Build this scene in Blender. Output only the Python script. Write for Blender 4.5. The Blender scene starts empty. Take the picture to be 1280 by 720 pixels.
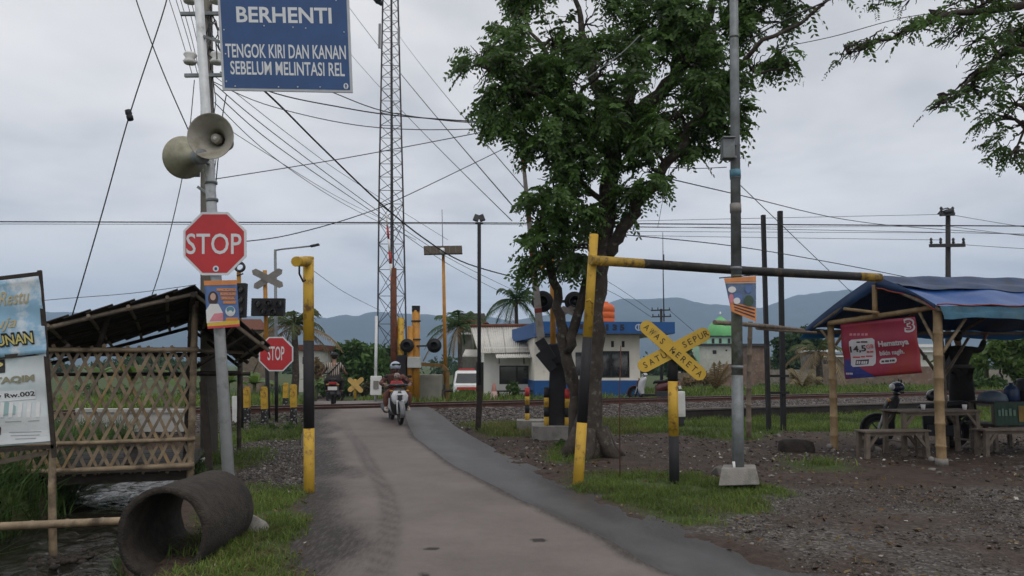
import bpy, bmesh, math, random
import numpy as np
from mathutils import Vector, Matrix, Euler

random.seed(11)
rng = np.random.default_rng(11)
SC = bpy.context.scene
COL = SC.collection
R = math.radians

# ------------------------------------------------------------------ camera, sky, sun, exposure
F = 985.5            # focal length in pixels of the 1280-wide photograph
EYE = 1.55
HORIZON = 455.0
PITCH = math.atan((HORIZON - 360.0) / F)
cam_data = bpy.data.cameras.new("camera")
cam_data.sensor_width = 36.0
cam_data.lens = 36.0 * F / 1280.0
cam_data.clip_start = 0.05
cam_data.clip_end = 20000.0
cam = bpy.data.objects.new("camera", cam_data)
COL.objects.link(cam)
cam.location = (0, 0, EYE)
cam.rotation_euler = (math.pi / 2 + PITCH, 0, 0)
SC.camera = cam
SC.render.resolution_x, SC.render.resolution_y = 1024, 576

SUN_EL, SUN_AZ = R(58), R(150)       # high, behind the photographer, veiled by cloud
W = bpy.data.worlds.new("World")
SC.world = W
W.use_nodes = True
nt = W.node_tree
nt.nodes.clear()
def N(tree, typ, **kw):
    n = tree.nodes.new(typ)
    for k, v in kw.items():
        setattr(n, k, v)
    return n
wo = N(nt, 'ShaderNodeOutputWorld')
bg = N(nt, 'ShaderNodeBackground')
sky = N(nt, 'ShaderNodeTexSky', sky_type='NISHITA', sun_disc=False)
sky.sun_elevation = SUN_EL
sky.sun_rotation = SUN_AZ
bg.inputs[1].default_value = 0.1
tc = N(nt, 'ShaderNodeTexCoord')
sep = N(nt, 'ShaderNodeSeparateXYZ')
nt.links.new(tc.outputs['Generated'], sep.inputs[0])
def wmath(op, a, b=None, clamp=False):
    m = N(nt, 'ShaderNodeMath', operation=op, use_clamp=clamp)
    for i, s in enumerate((a, b)):
        if s is None: continue
        if hasattr(s, 'is_linked'): nt.links.new(s, m.inputs[i])
        else: m.inputs[i].default_value = s
    return m.outputs[0]
zc = wmath('ADD', wmath('MAXIMUM', sep.outputs[2], 0.0), 0.13)
cmb = N(nt, 'ShaderNodeCombineXYZ')
nt.links.new(wmath('DIVIDE', sep.outputs[0], zc), cmb.inputs[0])
nt.links.new(wmath('DIVIDE', sep.outputs[1], zc), cmb.inputs[1])
cmb.inputs[2].default_value = 3.7
no1 = N(nt, 'ShaderNodeTexNoise'); no1.inputs['Scale'].default_value = 0.62
no1.inputs['Detail'].default_value = 5.0; no1.inputs['Roughness'].default_value = 0.5
no1.inputs['Distortion'].default_value = 0.3
nt.links.new(cmb.outputs[0], no1.inputs['Vector'])
no2 = N(nt, 'ShaderNodeTexNoise'); no2.inputs['Scale'].default_value = 1.9
no2.inputs['Detail'].default_value = 6.0; no2.inputs['Roughness'].default_value = 0.52
nt.links.new(cmb.outputs[0], no2.inputs['Vector'])
mixv = wmath('ADD', wmath('MULTIPLY', no1.outputs[0], 0.68), wmath('MULTIPLY', no2.outputs[0], 0.32))
ramp = N(nt, 'ShaderNodeValToRGB')
ramp.color_ramp.elements[0].position = 0.40; ramp.color_ramp.elements[0].color = (6.75, 6.65, 6.7, 1)
ramp.color_ramp.elements[1].position = 0.58; ramp.color_ramp.elements[1].color = (10.3, 9.95, 9.7, 1)
e = ramp.color_ramp.elements.new(0.49); e.color = (8.9, 8.65, 8.55, 1)
nt.links.new(mixv, ramp.inputs[0])
mx = N(nt, 'ShaderNodeMix', data_type='RGBA')
mx.inputs['Factor'].default_value = 0.93           # cloud cover over the blue sky
nt.links.new(sky.outputs[0], mx.inputs['A'])
glow = wmath('ADD', 1.03, wmath('MULTIPLY', wmath('POWER', 2.718, wmath('MULTIPLY', wmath('ABSOLUTE', sep.outputs[2]), -6.0)), 0.30))   # an overcast sky whitens evenly towards the horizon all round
vm = N(nt, 'ShaderNodeVectorMath', operation='SCALE'); nt.links.new(ramp.outputs[0], vm.inputs[0]); nt.links.new(glow, vm.inputs['Scale'])
nt.links.new(vm.outputs[0], mx.inputs['B'])
nt.links.new(mx.outputs['Result'], bg.inputs[0])
nt.links.new(bg.outputs[0], wo.inputs[0])

sun_d = bpy.data.lights.new("sun", 'SUN')
sun_d.energy = 0.8
sun_d.angle = R(24)
sun_d.color = (1.0, 0.96, 0.9)
sun = bpy.data.objects.new("sun", sun_d)
COL.objects.link(sun)
sv = Vector((math.sin(SUN_AZ) * math.cos(SUN_EL), math.cos(SUN_AZ) * math.cos(SUN_EL), math.sin(SUN_EL)))
sun.rotation_euler = sv.to_track_quat('Z', 'Y').to_euler()
sun.location = sv * 50

SC.view_settings.view_transform = 'Standard'
SC.view_settings.look = 'None'
SC.view_settings.exposure = 0.0
SC.view_settings.gamma = 1.0
SC.render.engine = 'CYCLES'
SC.cycles.use_denoising = True
SC.cycles.denoiser = 'OPENIMAGEDENOISE'
SC.cycles.max_bounces = 6
SC.cycles.volume_bounces = 1
SC.cycles.transparent_max_bounces = 8

# ------------------------------------------------------------------ helpers
cp, sp = math.cos(PITCH), math.sin(PITCH)
def ray(px, py):
    u, v = (px - 640.0) / F, (360.0 - py) / F
    return Vector((u, cp - v * sp, sp + v * cp))
def at(px, py, Y):
    "world point seen at pixel (px, py) standing Y metres ahead"
    d = ray(px, py)
    return Vector((0, 0, EYE)) + d * (Y / d.y)
def gp(px, py, z=0.0):
    "world point at height z seen at pixel (px, py)"
    d = ray(px, py)
    return Vector((0, 0, EYE)) + d * ((z - EYE) / d.z)
def pxw(n, Y):
    return n * Y / F

MATS = {}
def mat(name, col, rough=0.75, var=0.25, scale=6.0, bump=0.0, bscale=None, metal=0.0, spec=0.4,
        col2=None, c2lo=0.5, c2hi=0.65, c2scale=3.0, stretch=None, coat=0.0, detail=5.0, trans=0.0):
    "procedural material: base colour with noise variation, an optional second (dirt, rust) colour in patches, noise bump"
    if name in MATS: return MATS[name]
    m = bpy.data.materials.new(name); m.use_nodes = True
    t = m.node_tree; b = t.nodes['Principled BSDF']
    tcn = N(t, 'ShaderNodeTexCoord'); vec = tcn.outputs['Object']
    if stretch:
        mp = N(t, 'ShaderNodeMapping'); mp.inputs['Scale'].default_value = stretch
        t.links.new(vec, mp.inputs[0]); vec = mp.outputs[0]
    n1 = N(t, 'ShaderNodeTexNoise'); n1.inputs['Scale'].default_value = scale; n1.inputs['Detail'].default_value = detail
    n1.inputs['Roughness'].default_value = 0.6
    t.links.new(vec, n1.inputs['Vector'])
    r1 = N(t, 'ShaderNodeValToRGB')
    r1.color_ramp.elements[0].position = 0.3; r1.color_ramp.elements[1].position = 0.72
    lo = [c * (1 - var) for c in col]; hi = [min(1, c * (1 + var)) for c in col]
    r1.color_ramp.elements[0].color = (*lo, 1); r1.color_ramp.elements[1].color = (*hi, 1)
    t.links.new(n1.outputs[0], r1.inputs[0])
    out = r1.outputs[0]
    if col2:
        n2 = N(t, 'ShaderNodeTexNoise'); n2.inputs['Scale'].default_value = c2scale; n2.inputs['Detail'].default_value = 7
        n2.inputs['Roughness'].default_value = 0.65
        t.links.new(vec, n2.inputs['Vector'])
        r2 = N(t, 'ShaderNodeMapRange'); r2.inputs[1].default_value = c2lo; r2.inputs[2].default_value = c2hi
        t.links.new(n2.outputs[0], r2.inputs[0])
        mxn = N(t, 'ShaderNodeMix', data_type='RGBA')
        t.links.new(r2.outputs[0], mxn.inputs['Factor']); t.links.new(out, mxn.inputs['A'])
        mxn.inputs['B'].default_value = (*col2, 1)
        out = mxn.outputs['Result']
    t.links.new(out, b.inputs['Base Color'])
    b.inputs['Roughness'].default_value = rough
    b.inputs['Metallic'].default_value = metal
    b.inputs['Specular IOR Level'].default_value = spec
    b.inputs['Coat Weight'].default_value = coat
    if trans: b.inputs['Transmission Weight'].default_value = trans
    if bump:
        n3 = N(t, 'ShaderNodeTexNoise'); n3.inputs['Scale'].default_value = bscale or scale * 4
        n3.inputs['Detail'].default_value = 6
        t.links.new(vec, n3.inputs['Vector'])
        bn = N(t, 'ShaderNodeBump'); bn.inputs['Strength'].default_value = bump; bn.inputs['Distance'].default_value = 0.02
        t.links.new(n3.outputs[0], bn.inputs['Height']); t.links.new(bn.outputs[0], b.inputs['Normal'])
    MATS[name] = m
    return m

def leaf_mat(name, col, var=0.5, scale=1.2, rough=0.5, tcol=None):
    "leaf: each face a little different, some light through the blade"
    if name in MATS: return MATS[name]
    m = bpy.data.materials.new(name); m.use_nodes = True
    t = m.node_tree; b = t.nodes['Principled BSDF']; o = t.nodes['Material Output']
    tcn = N(t, 'ShaderNodeTexCoord')
    n1 = N(t, 'ShaderNodeTexNoise'); n1.inputs['Scale'].default_value = scale; n1.inputs['Detail'].default_value = 3
    t.links.new(tcn.outputs['Object'], n1.inputs['Vector'])
    at_ = N(t, 'ShaderNodeAttribute'); at_.attribute_name = 'tone'
    ad = N(t, 'ShaderNodeMath', operation='ADD'); t.links.new(n1.outputs[0], ad.inputs[0]); t.links.new(at_.outputs['Fac'], ad.inputs[1])
    mr = N(t, 'ShaderNodeMapRange'); mr.inputs[1].default_value = 0.35; mr.inputs[2].default_value = 1.3
    t.links.new(ad.outputs[0], mr.inputs[0])
    r1 = N(t, 'ShaderNodeValToRGB')
    r1.color_ramp.elements[0].color = (*[c * (1 - var) for c in col], 1)
    r1.color_ramp.elements[1].color = (*[c * (1 + var) for c in col], 1)
    t.links.new(mr.outputs[0], r1.inputs[0])
    t.links.new(r1.outputs[0], b.inputs['Base Color'])
    b.inputs['Roughness'].default_value = rough
    b.inputs['Specular IOR Level'].default_value = 0.3
    tr = N(t, 'ShaderNodeBsdfTranslucent')
    tcol = tcol or [c * 1.2 for c in col]
    tr.inputs[0].default_value = (*tcol, 1)
    ms = N(t, 'ShaderNodeMixShader'); ms.inputs[0].default_value = 0.3
    t.links.new(b.outputs[0], ms.inputs[1]); t.links.new(tr.outputs[0], ms.inputs[2])
    t.links.new(ms.outputs[0], o.inputs[0])
    MATS[name] = m
    return m

def frame_z(d):
    d = Vector(d).normalized()
    x = d.cross(Vector((0, 0, 1)))
    if x.length < 1e-4: x = Vector((1, 0, 0))
    x.normalize()
    y = d.cross(x)
    return x, y, d

class MB:
    "collects shapes into one mesh"
    def __init__(s): s.v = []; s.f = []; s.m = []; s.s = []
    def add(s, vs, fs, mi=0, smooth=False):
        o = len(s.v)
        s.v += [tuple(v) for v in vs]
        for f in fs:
            s.f.append(tuple(i + o for i in f)); s.m.append(mi); s.s.append(smooth)
        return s
    def box(s, c, sz, rot=None, mi=0):
        c = Vector(c); hx, hy, hz = sz[0] / 2, sz[1] / 2, sz[2] / 2
        vs = [Vector((x * hx, y * hy, z * hz)) for z in (-1, 1) for y in (-1, 1) for x in (-1, 1)]
        if rot is not None:
            rm = rot if isinstance(rot, Matrix) else Euler(rot).to_matrix()
            vs = [rm @ v for v in vs]
        return s.add([v + c for v in vs], [(0, 2, 3, 1), (4, 5, 7, 6), (0, 1, 5, 4), (2, 6, 7, 3), (0, 4, 6, 2), (1, 3, 7, 5)], mi)
    def hexa(s, p, mi=0):
        "p: bottom 4 then top 4, both counter-clockwise seen from above"
        return s.add(p, [(3, 2, 1, 0), (4, 5, 6, 7), (0, 1, 5, 4), (1, 2, 6, 5), (2, 3, 7, 6), (3, 0, 4, 7)], mi)
    def beam(s, a, b, w, h, up=(0, 0, 1), mi=0):
        a, b = Vector(a), Vector(b); d = (b - a).normalized()
        x = d.cross(Vector(up))
        if x.length < 1e-4: x = d.cross(Vector((1, 0, 0)))
        x.normalize(); y = x.cross(d)
        q = [(-w / 2, -h / 2), (w / 2, -h / 2), (w / 2, h / 2), (-w / 2, h / 2)]
        vs = [a + x * i + y * j for i, j in q] + [b + x * i + y * j for i, j in q]
        return s.add(vs, [(3, 2, 1, 0), (4, 5, 6, 7), (0, 1, 5, 4), (1, 2, 6, 5), (2, 3, 7, 6), (3, 0, 4, 7)], mi)
    def tube(s, pts, r, n=8, mi=0, cap=True, smooth=True, jag=0.0):
        pts = [Vector(p) for p in pts]
        rs = r if isinstance(r, (list, tuple)) else [r] * len(pts)
        vs = []; k = len(pts); prev = None
        for i, p in enumerate(pts):
            d = pts[min(i + 1, k - 1)] - pts[max(i - 1, 0)]
            if d.length < 1e-9: d = Vector((0, 0, 1))
            d.normalize()
            if prev is None:
                x, y, _ = frame_z(d)
            else:
                x = prev - d * prev.dot(d)
                if x.length < 1e-5: x, y, _ = frame_z(d)
                x.normalize(); y = d.cross(x)
            prev = x
            for j in range(n):
                a = 2 * math.pi * j / n
                rr = rs[i] * (1 + (random.uniform(-jag, jag) if jag else 0))
                vs.append(p + x * (math.cos(a) * rr) + y * (math.sin(a) * rr))
        fs = [(i * n + j, i * n + (j + 1) % n, (i + 1) * n + (j + 1) % n, (i + 1) * n + j) for i in range(k - 1) for j in range(n)]
        s.add(vs, fs, mi, smooth)
        if cap:
            o = len(s.v) - k * n
            s.f += [tuple(o + j for j in range(n))[::-1], tuple(o + (k - 1) * n + j for j in range(n))]
            s.m += [mi, mi]; s.s += [False, False]
        return s
    def lathe(s, prof, n=20, M=None, mi=0, smooth=True, closed=False):
        M = M or Matrix()
        vs = [M @ Vector((r * math.cos(2 * math.pi * j / n), r * math.sin(2 * math.pi * j / n), z)) for r, z in prof for j in range(n)]
        k = len(prof)
        fs = [(i * n + j, i * n + (j + 1) % n, ((i + 1) % k) * n + (j + 1) % n, ((i + 1) % k) * n + j) for i in range(k if closed else k - 1) for j in range(n)]
        s.add(vs, fs, mi, smooth)
        return s
    def prism(s, poly, z0, z1, M=None, mi=0):
        M = M or Matrix(); n = len(poly)
        vs = [M @ Vector((x, y, z0)) for x, y in poly] + [M @ Vector((x, y, z1)) for x, y in poly]
        fs = [tuple(range(n))[::-1], tuple(range(n, 2 * n))] + [(i, (i + 1) % n, n + (i + 1) % n, n + i) for i in range(n)]
        return s.add(vs, fs, mi)
    def loft(s, rings, mi=0, smooth=True, cap=True):
        n = len(rings[0]); k = len(rings)
        vs = [p for rg in rings for p in rg]
        fs = [(i * n + j, i * n + (j + 1) % n, (i + 1) * n + (j + 1) % n, (i + 1) * n + j) for i in range(k - 1) for j in range(n)]
        s.add(vs, fs, mi, smooth)
        if cap:
            o = len(s.v) - k * n
            s.f += [tuple(o + j for j in range(n))[::-1], tuple(o + (k - 1) * n + j for j in range(n))]
            s.m += [mi, mi]; s.s += [False, False]
        return s
    def ball(s, c, r, n=10, mi=0, M=None, top=True, zmin=-1.0):
        c = Vector(c); r = (r, r, r) if not isinstance(r, (tuple, list)) else r
        m = max(4, n // 2 + 1); rings = []
        a0 = math.asin(max(-1, zmin))
        for i in range(m + 1):
            t = a0 + (math.pi / 2 - a0) * i / m
            cr, z = max(math.cos(t), 0.02), math.sin(t)
            rg = []
            for j in range(n):
                a = 2 * math.pi * j / n
                v = Vector((r[0] * cr * math.cos(a), r[1] * cr * math.sin(a), r[2] * z))
                rg.append(c + (M @ v if M else v))
            rings.append(rg)
        return s.loft(rings, mi)
    def build(s, name, mats, parent=None, origin=None, bevel=0.0, solid=0.0, wn=False):
        if not isinstance(mats, (list, tuple)): mats = [mats]
        off = Vector(origin) if origin is not None else Vector()
        p = parent; base = Vector()
        while p is not None:
            base += p.location; p = p.parent
        v = np.array(s.v, dtype=np.float64).reshape(-1, 3) - np.array(off + (base if not getattr(s, 'local', False) else Vector()))
        me = bpy.data.meshes.new(name)
        me.from_pydata(v.tolist(), [], s.f)
        for m in mats: me.materials.append(m)
        me.polygons.foreach_set('material_index', s.m)
        me.polygons.foreach_set('use_smooth', s.s)
        me.update()
        o = bpy.data.objects.new(name, me); COL.objects.link(o)
        o.location = off
        if parent is not None: o.parent = parent
        if bevel:
            bv = o.modifiers.new('bevel', 'BEVEL'); bv.width = bevel; bv.segments = 2; bv.limit_method = 'ANGLE'; bv.angle_limit = R(40)
        return o
def LMB():
    m = MB(); m.local = True
    return m

def tag(o, label=None, cat=None, group=None, kind=None):
    if label: o['label'] = label
    if cat: o['category'] = cat
    if group: o['group'] = group
    if kind: o['kind'] = kind
    return o
def thing(name, label, cat, loc=(0, 0, 0), group=None, rotz=0.0):
    o = bpy.data.objects.new(name, None); COL.objects.link(o)
    o.location = loc; o.rotation_euler = (0, 0, rotz); o.empty_display_size = 0.2
    return tag(o, label, cat, group)
def copy_tree(o, parent=None):
    c = o.copy(); COL.objects.link(c); c.parent = parent
    for ch in o.children: copy_tree(ch, c)
    return c
def base_of(pts):
    return Vector((sum(p[0] for p in pts) / len(pts), sum(p[1] for p in pts) / len(pts), min(p[2] for p in pts)))

def np_mesh(name, V, Fc, mats, parent=None, attrs=None, smooth=False, midx=None):
    "fast mesh from numpy arrays; Fc is (n,3) or (n,4)"
    me = bpy.data.meshes.new(name)
    V = np.ascontiguousarray(V, dtype=np.float32); Fc = np.ascontiguousarray(Fc, dtype=np.int32)
    n, k = Fc.shape
    me.vertices.add(len(V)); me.vertices.foreach_set('co', V.ravel())
    me.loops.add(n * k); me.loops.foreach_set('vertex_index', Fc.ravel())
    me.polygons.add(n); me.polygons.foreach_set('loop_start', np.arange(0, n * k, k, dtype=np.int32))
    if midx is not None: me.polygons.foreach_set('material_index', midx.astype(np.int32))
    me.polygons.foreach_set('use_smooth', np.full(n, smooth))
    me.update(calc_edges=True)
    for an, (dom, arr) in (attrs or {}).items():
        a = me.attributes.new(an, 'FLOAT', dom); a.data.foreach_set('value', np.ascontiguousarray(arr, dtype=np.float32))
    for m in (mats if isinstance(mats, (list, tuple)) else [mats]): me.materials.append(m)
    o = bpy.data.objects.new(name, me); COL.objects.link(o)
    if parent is not None: o.parent = parent
    return o

# value noise for terrain and masks
_NG = np.random.default_rng(5).random((256, 256))
def vnoise(x, y):
    xi = np.floor(x).astype(int); yi = np.floor(y).astype(int); fx = x - xi; fy = y - yi
    fx = fx * fx * (3 - 2 * fx); fy = fy * fy * (3 - 2 * fy)
    g = lambda a, b: _NG[a & 255, b & 255]
    return (g(xi, yi) * (1 - fx) + g(xi + 1, yi) * fx) * (1 - fy) + (g(xi, yi + 1) * (1 - fx) + g(xi + 1, yi + 1) * fx) * fy
def fbm(x, y, sc=1.0, oct=4):
    s = 0; a = 0.5; t = 0
    for i in range(oct):
        s = s + a * vnoise(x * sc + 17.3 * i, y * sc + 9.1 * i); t += a; a *= 0.55; sc *= 2.03
    return s / t
def sstep(a, b, x):
    t = np.clip((x - a) / (b - a), 0, 1); return t * t * (3 - 2 * t)

# ------------------------------------------------------------------ text and printed sheets
def text_mesh(body, bold=0.0, extrude=0.0, align='LEFT', shear=0.0):
    cu = bpy.data.curves.new('lettering', 'FONT'); cu.body = body; cu.size = 1.0
    cu.offset = bold; cu.extrude = extrude; cu.align_x = align; cu.resolution_u = 3; cu.shear = shear
    ob = bpy.data.objects.new('lettering', cu)
    me = bpy.data.meshes.new_from_object(ob)
    V = np.array([v.co[:] for v in me.vertices]).reshape(-1, 3); Fs = [tuple(p.vertices) for p in me.polygons]
    bpy.data.objects.remove(ob); bpy.data.curves.remove(cu); bpy.data.meshes.remove(me)
    return V, Fs

class Sheet:
    "a (possibly wavy) four-cornered sheet; a,b,c,d = bottom-left, bottom-right, top-right, top-left"
    def __init__(s, a, b, c, d, wave=None):
        s.c = [Vector(p) for p in (a, b, c, d)]; s.wave = wave
        s.n = (s.c[1] - s.c[0]).cross(s.c[3] - s.c[0]).normalized()
    def p(s, u, v, off=0.0):
        a, b, c, d = s.c
        q = (a * (1 - u) + b * u) * (1 - v) + (d * (1 - u) + c * u) * v
        return q + s.n * (off + (s.wave(u, v) if s.wave else 0.0))
    def body(s, mb, nu=1, nv=1, th=0.01, mi=0, smooth=False):
        fr = [s.p(i / nu, j / nv) for j in range(nv + 1) for i in range(nu + 1)]
        bk = [s.p(i / nu, j / nv, -th) for j in range(nv + 1) for i in range(nu + 1)]
        w = nu + 1; K = len(fr)
        fs = [(j * w + i, j * w + i + 1, (j + 1) * w + i + 1, (j + 1) * w + i) for j in range(nv) for i in range(nu)]
        f2 = [tuple(K + q for q in f[::-1]) for f in fs]
        rim = [i for i in range(w)] + [j * w + nu for j in range(1, nv + 1)] + [nv * w + i for i in range(nu - 1, -1, -1)] + [j * w for j in range(nv - 1, 0, -1)]
        f3 = [(rim[i], K + rim[i], K + rim[(i + 1) % len(rim)], rim[(i + 1) % len(rim)]) for i in range(len(rim))]
        mb.add(fr + bk, fs + f2, mi, smooth); o = len(mb.v) - 2 * K
        for f in f3: mb.f.append(tuple(o + q for q in f)); mb.m.append(mi); mb.s.append(False)
        return mb
    def poly(s, mb, uv, off=0.004, mi=0, sub=None):
        "flat printed shape, cut into cells so that it follows a wavy sheet"
        sub = sub or (14 if s.wave else 1)
        if sub == 1:
            mb.add([s.p(u, v, off) for u, v in uv], [tuple(range(len(uv)))], mi); return mb
        def clip(P, ax, lim, sg):
            out = []
            for i in range(len(P)):
                a, b = P[i], P[(i + 1) % len(P)]; da, db = (a[ax] - lim) * sg, (b[ax] - lim) * sg
                if da >= 0: out.append(a)
                if da * db < 0: t = da / (da - db); out.append((a[0] + (b[0] - a[0]) * t, a[1] + (b[1] - a[1]) * t))
            return out
        u0, u1 = min(q[0] for q in uv), max(q[0] for q in uv); v0, v1 = min(q[1] for q in uv), max(q[1] for q in uv)
        for i in range(math.floor(u0 * sub), math.ceil(u1 * sub)):
            A = clip(clip(list(uv), 0, i / sub, 1), 0, (i + 1) / sub, -1)
            if len(A) < 3: continue
            for j in range(math.floor(v0 * sub), math.ceil(v1 * sub)):
                B = clip(clip(A, 1, j / sub, 1), 1, (j + 1) / sub, -1)
                if len(B) >= 3: mb.add([s.p(u, v, off) for u, v in B], [tuple(range(len(B)))], mi)
        return mb
    def rect(s, mb, u0, v0, u1, v1, off=0.004, mi=0, n=1):
        for i in range(n):
            a, b = u0 + (u1 - u0) * i / n, u0 + (u1 - u0) * (i + 1) / n
            s.poly(mb, [(a, v0), (b, v0), (b, v1), (a, v1)], off, mi)
        return mb
    def disc(s, mb, u, v, ru, rv, off=0.004, mi=0, n=18, a0=0, a1=2 * math.pi):
        return s.poly(mb, [(u + ru * math.cos(a0 + (a1 - a0) * i / n), v + rv * math.sin(a0 + (a1 - a0) * i / n)) for i in range(n)], off, mi)
    def text(s, mb, body, u0, v0, u1, v1, off=0.006, mi=0, bold=0.0, shear=0.0):
        V, Fs = text_mesh(body, bold, 0.0, 'LEFT', shear)
        x0, x1, y0, y1 = V[:, 0].min(), V[:, 0].max(), V[:, 1].min(), V[:, 1].max()
        mb.add([s.p(u0 + (u1 - u0) * (x - x0) / (x1 - x0), v0 + (v1 - v0) * (y - y0) / (y1 - y0), off) for x, y, _ in V], Fs, mi)
        return mb

def skin(name, verts, edges, radii, m, parent, sub=1):
    "continuous body grown over a skeleton; vertex 0 is the root"
    me = bpy.data.meshes.new(name); me.from_pydata([tuple(v) for v in verts], edges, [])
    me.materials.append(m)
    o = bpy.data.objects.new(name, me); COL.objects.link(o); o.parent = parent
    o.modifiers.new('skin', 'SKIN')
    sv_ = me.skin_vertices[0].data
    for i, r in enumerate(radii):
        sv_[i].radius = r if isinstance(r, tuple) else (r, r)
        sv_[i].use_root = (i == 0)
    o.modifiers['skin'].use_smooth_shade = True
    ss = o.modifiers.new('subsurf', 'SUBSURF'); ss.levels = sub; ss.render_levels = sub
    return o
# ------------------------------------------------------------------ terrain functions
TD = Vector((0.905, 0.425, 0)); TN = Vector((-0.425, 0.905, 0)); T0 = Vector((0, 23.6, 0))
def dtrack(x, y): return -0.425 * x + 0.905 * (y - 23.6)
def strack(x, y): return 0.905 * x + 0.425 * (y - 23.6)
_RY = [-6, 5.76, 8.2, 9.85, 12.1, 16.1, 20.3, 23, 30, 60]
_XL = [1.6, -1.35, -1.98, -2.40, -2.98, -4.0, -5.05, -5.75, -7.8, -16.5]
_XB = [5.2, 1.29, 0.47, -0.09, -0.83, -1.94, -2.75, -3.3, -5.2, -14]
_XR = [6.9, 2.16, 1.19, 0.70, 0.08, -1.03, -2.06, -2.85, -4.9, -13.6]
def xl(y): return np.interp(y, _RY, _XL)
def xb(y): return np.interp(y, _RY, _XB) + (fbm(np.asarray(y, float), np.asarray(y, float) * 0 + 4.2, 1.1, 4) - .5) * .16 * np.clip(1.3 - np.asarray(y, float) / 22, .1, 1)
def xr(y): return np.interp(y, _RY, _XR)
def zprof(d):
    return np.interp(d, [-2.35, -2.0, -0.8, 1.9, 3.4, 12, 30], [0, .05, .27, .27, .2, .15, -1.1])
def zwall(d):
    return np.interp(d, [-3.25, -3.2, -0.8, 1.9, 3.4, 12, 30], [0, .24, .27, .27, .2, .15, -1.1])
def zroad(d):
    return np.interp(d, [-9, -4, -0.5, 1.6, 10, 30], [0, .12, .355, .355, .1, -1.1])
def stream_x(y): return -4.75 - 0.3 * (y - 8.6) + 0.18 * np.sin(y * 1.3)
def zground(x, y):
    x = np.asarray(x, float); y = np.asarray(y, float)
    d = dtrack(x, y)
    wallside = sstep(4.3, 4.5, x)
    z = zprof(d) * (1 - wallside) + zwall(d) * wallside
    z = z + (fbm(x, y, .9, 3) - .5) * .07 * sstep(60, 25, y) + (fbm(x, y, 4.0, 2) - .5) * .03 * sstep(30, 15, y)
    # the stream bed, running into a culvert under the track
    dx = np.abs(x - stream_x(y) + (fbm(x, y, 1.7, 2) - .5) * .35)
    dep = sstep(1.22, .5, dx) * sstep(-2.4, -4.2, d) * .85
    z = z - dep
    # gravel heap by the concrete pole
    z = z + .10 * np.exp(-(((x + 3.75) / .7) ** 2 + ((y - 12.6) / 1.9) ** 2))
    # the road lies in a shallow trough of its own
    out = np.maximum(xl(y) - x, x - xr(y)) + (fbm(x, y, 2.2, 3) - .5) * .34
    k = sstep(.16, -.06, out)
    zr = zroad(d)
    kk = sstep(1.8, .1, out)
    z = z * (1 - kk) + np.maximum(np.minimum(z, zr + .05), zr - .2) * kk
    return z * (1 - k) + (zr - .035) * k
def zg1(x, y): return float(zground(np.array([x]), np.array([y]))[0])
def ground_at(px, py):
    "ground point under a pixel, by marching the ray"
    d = ray(px, py); p = Vector((0, 0, EYE)); t = 3.0
    while t < 200:
        q = p + d * t
        if q.z <= zg1(q.x, q.y): break
        t += 0.05
    return p + d * t

def sdist(poly, x, y):
    "signed distance (positive inside) to a polygon"
    P = np.array(poly); best = np.full(x.shape, 1e9); ins = np.zeros(x.shape, bool)
    for i in range(len(P)):
        a, b = P[i], P[(i + 1) % len(P)]
        ex, ey = b - a; wx, wy = x - a[0], y - a[1]
        t = np.clip((wx * ex + wy * ey) / (ex * ex + ey * ey + 1e-12), 0, 1)
        best = np.minimum(best, np.hypot(wx - ex * t, wy - ey * t))
        c = ((a[1] > y) != (b[1] > y)) & (x < (b[0] - a[0]) * (y - a[1]) / (b[1] - a[1] + 1e-12) + a[0])
        ins ^= c
    return np.where(ins, best, -best)
def pxpoly(l): return [(gp(a, b).x, gp(a, b).y) for a, b in l]
PG_VERGE = pxpoly([(296, 625), (318, 606), (404, 612), (412, 640), (408, 668), (392, 680), (384, 760), (120, 760), (230, 700)])
PG_PATCH = pxpoly([(704, 606), (735, 592), (850, 594), (948, 606), (975, 622), (905, 642), (838, 658), (790, 640), (742, 628)])
PG_LEFTFAR = pxpoly([(255, 505), (392, 505), (392, 548), (372, 551), (300, 553), (256, 553)])
PG_TUFT = pxpoly([(256, 572), (330, 566), (345, 580), (310, 592), (254, 590)])
PG_SHED = pxpoly([(985, 578), (1030, 574), (1075, 582), (1060, 592), (990, 590)])
PG_TUFTR = pxpoly([(680, 563), (735, 558), (740, 575), (690, 580)])
PG_PILE = pxpoly([(275, 562), (330, 549), (388, 549), (393, 600), (384, 622), (330, 612), (305, 600)])
PG_GRAVEL = pxpoly([(830, 622), (960, 615), (1100, 612), (1400, 616), (1500, 800), (1030, 760), (905, 690), (850, 660)])
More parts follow.
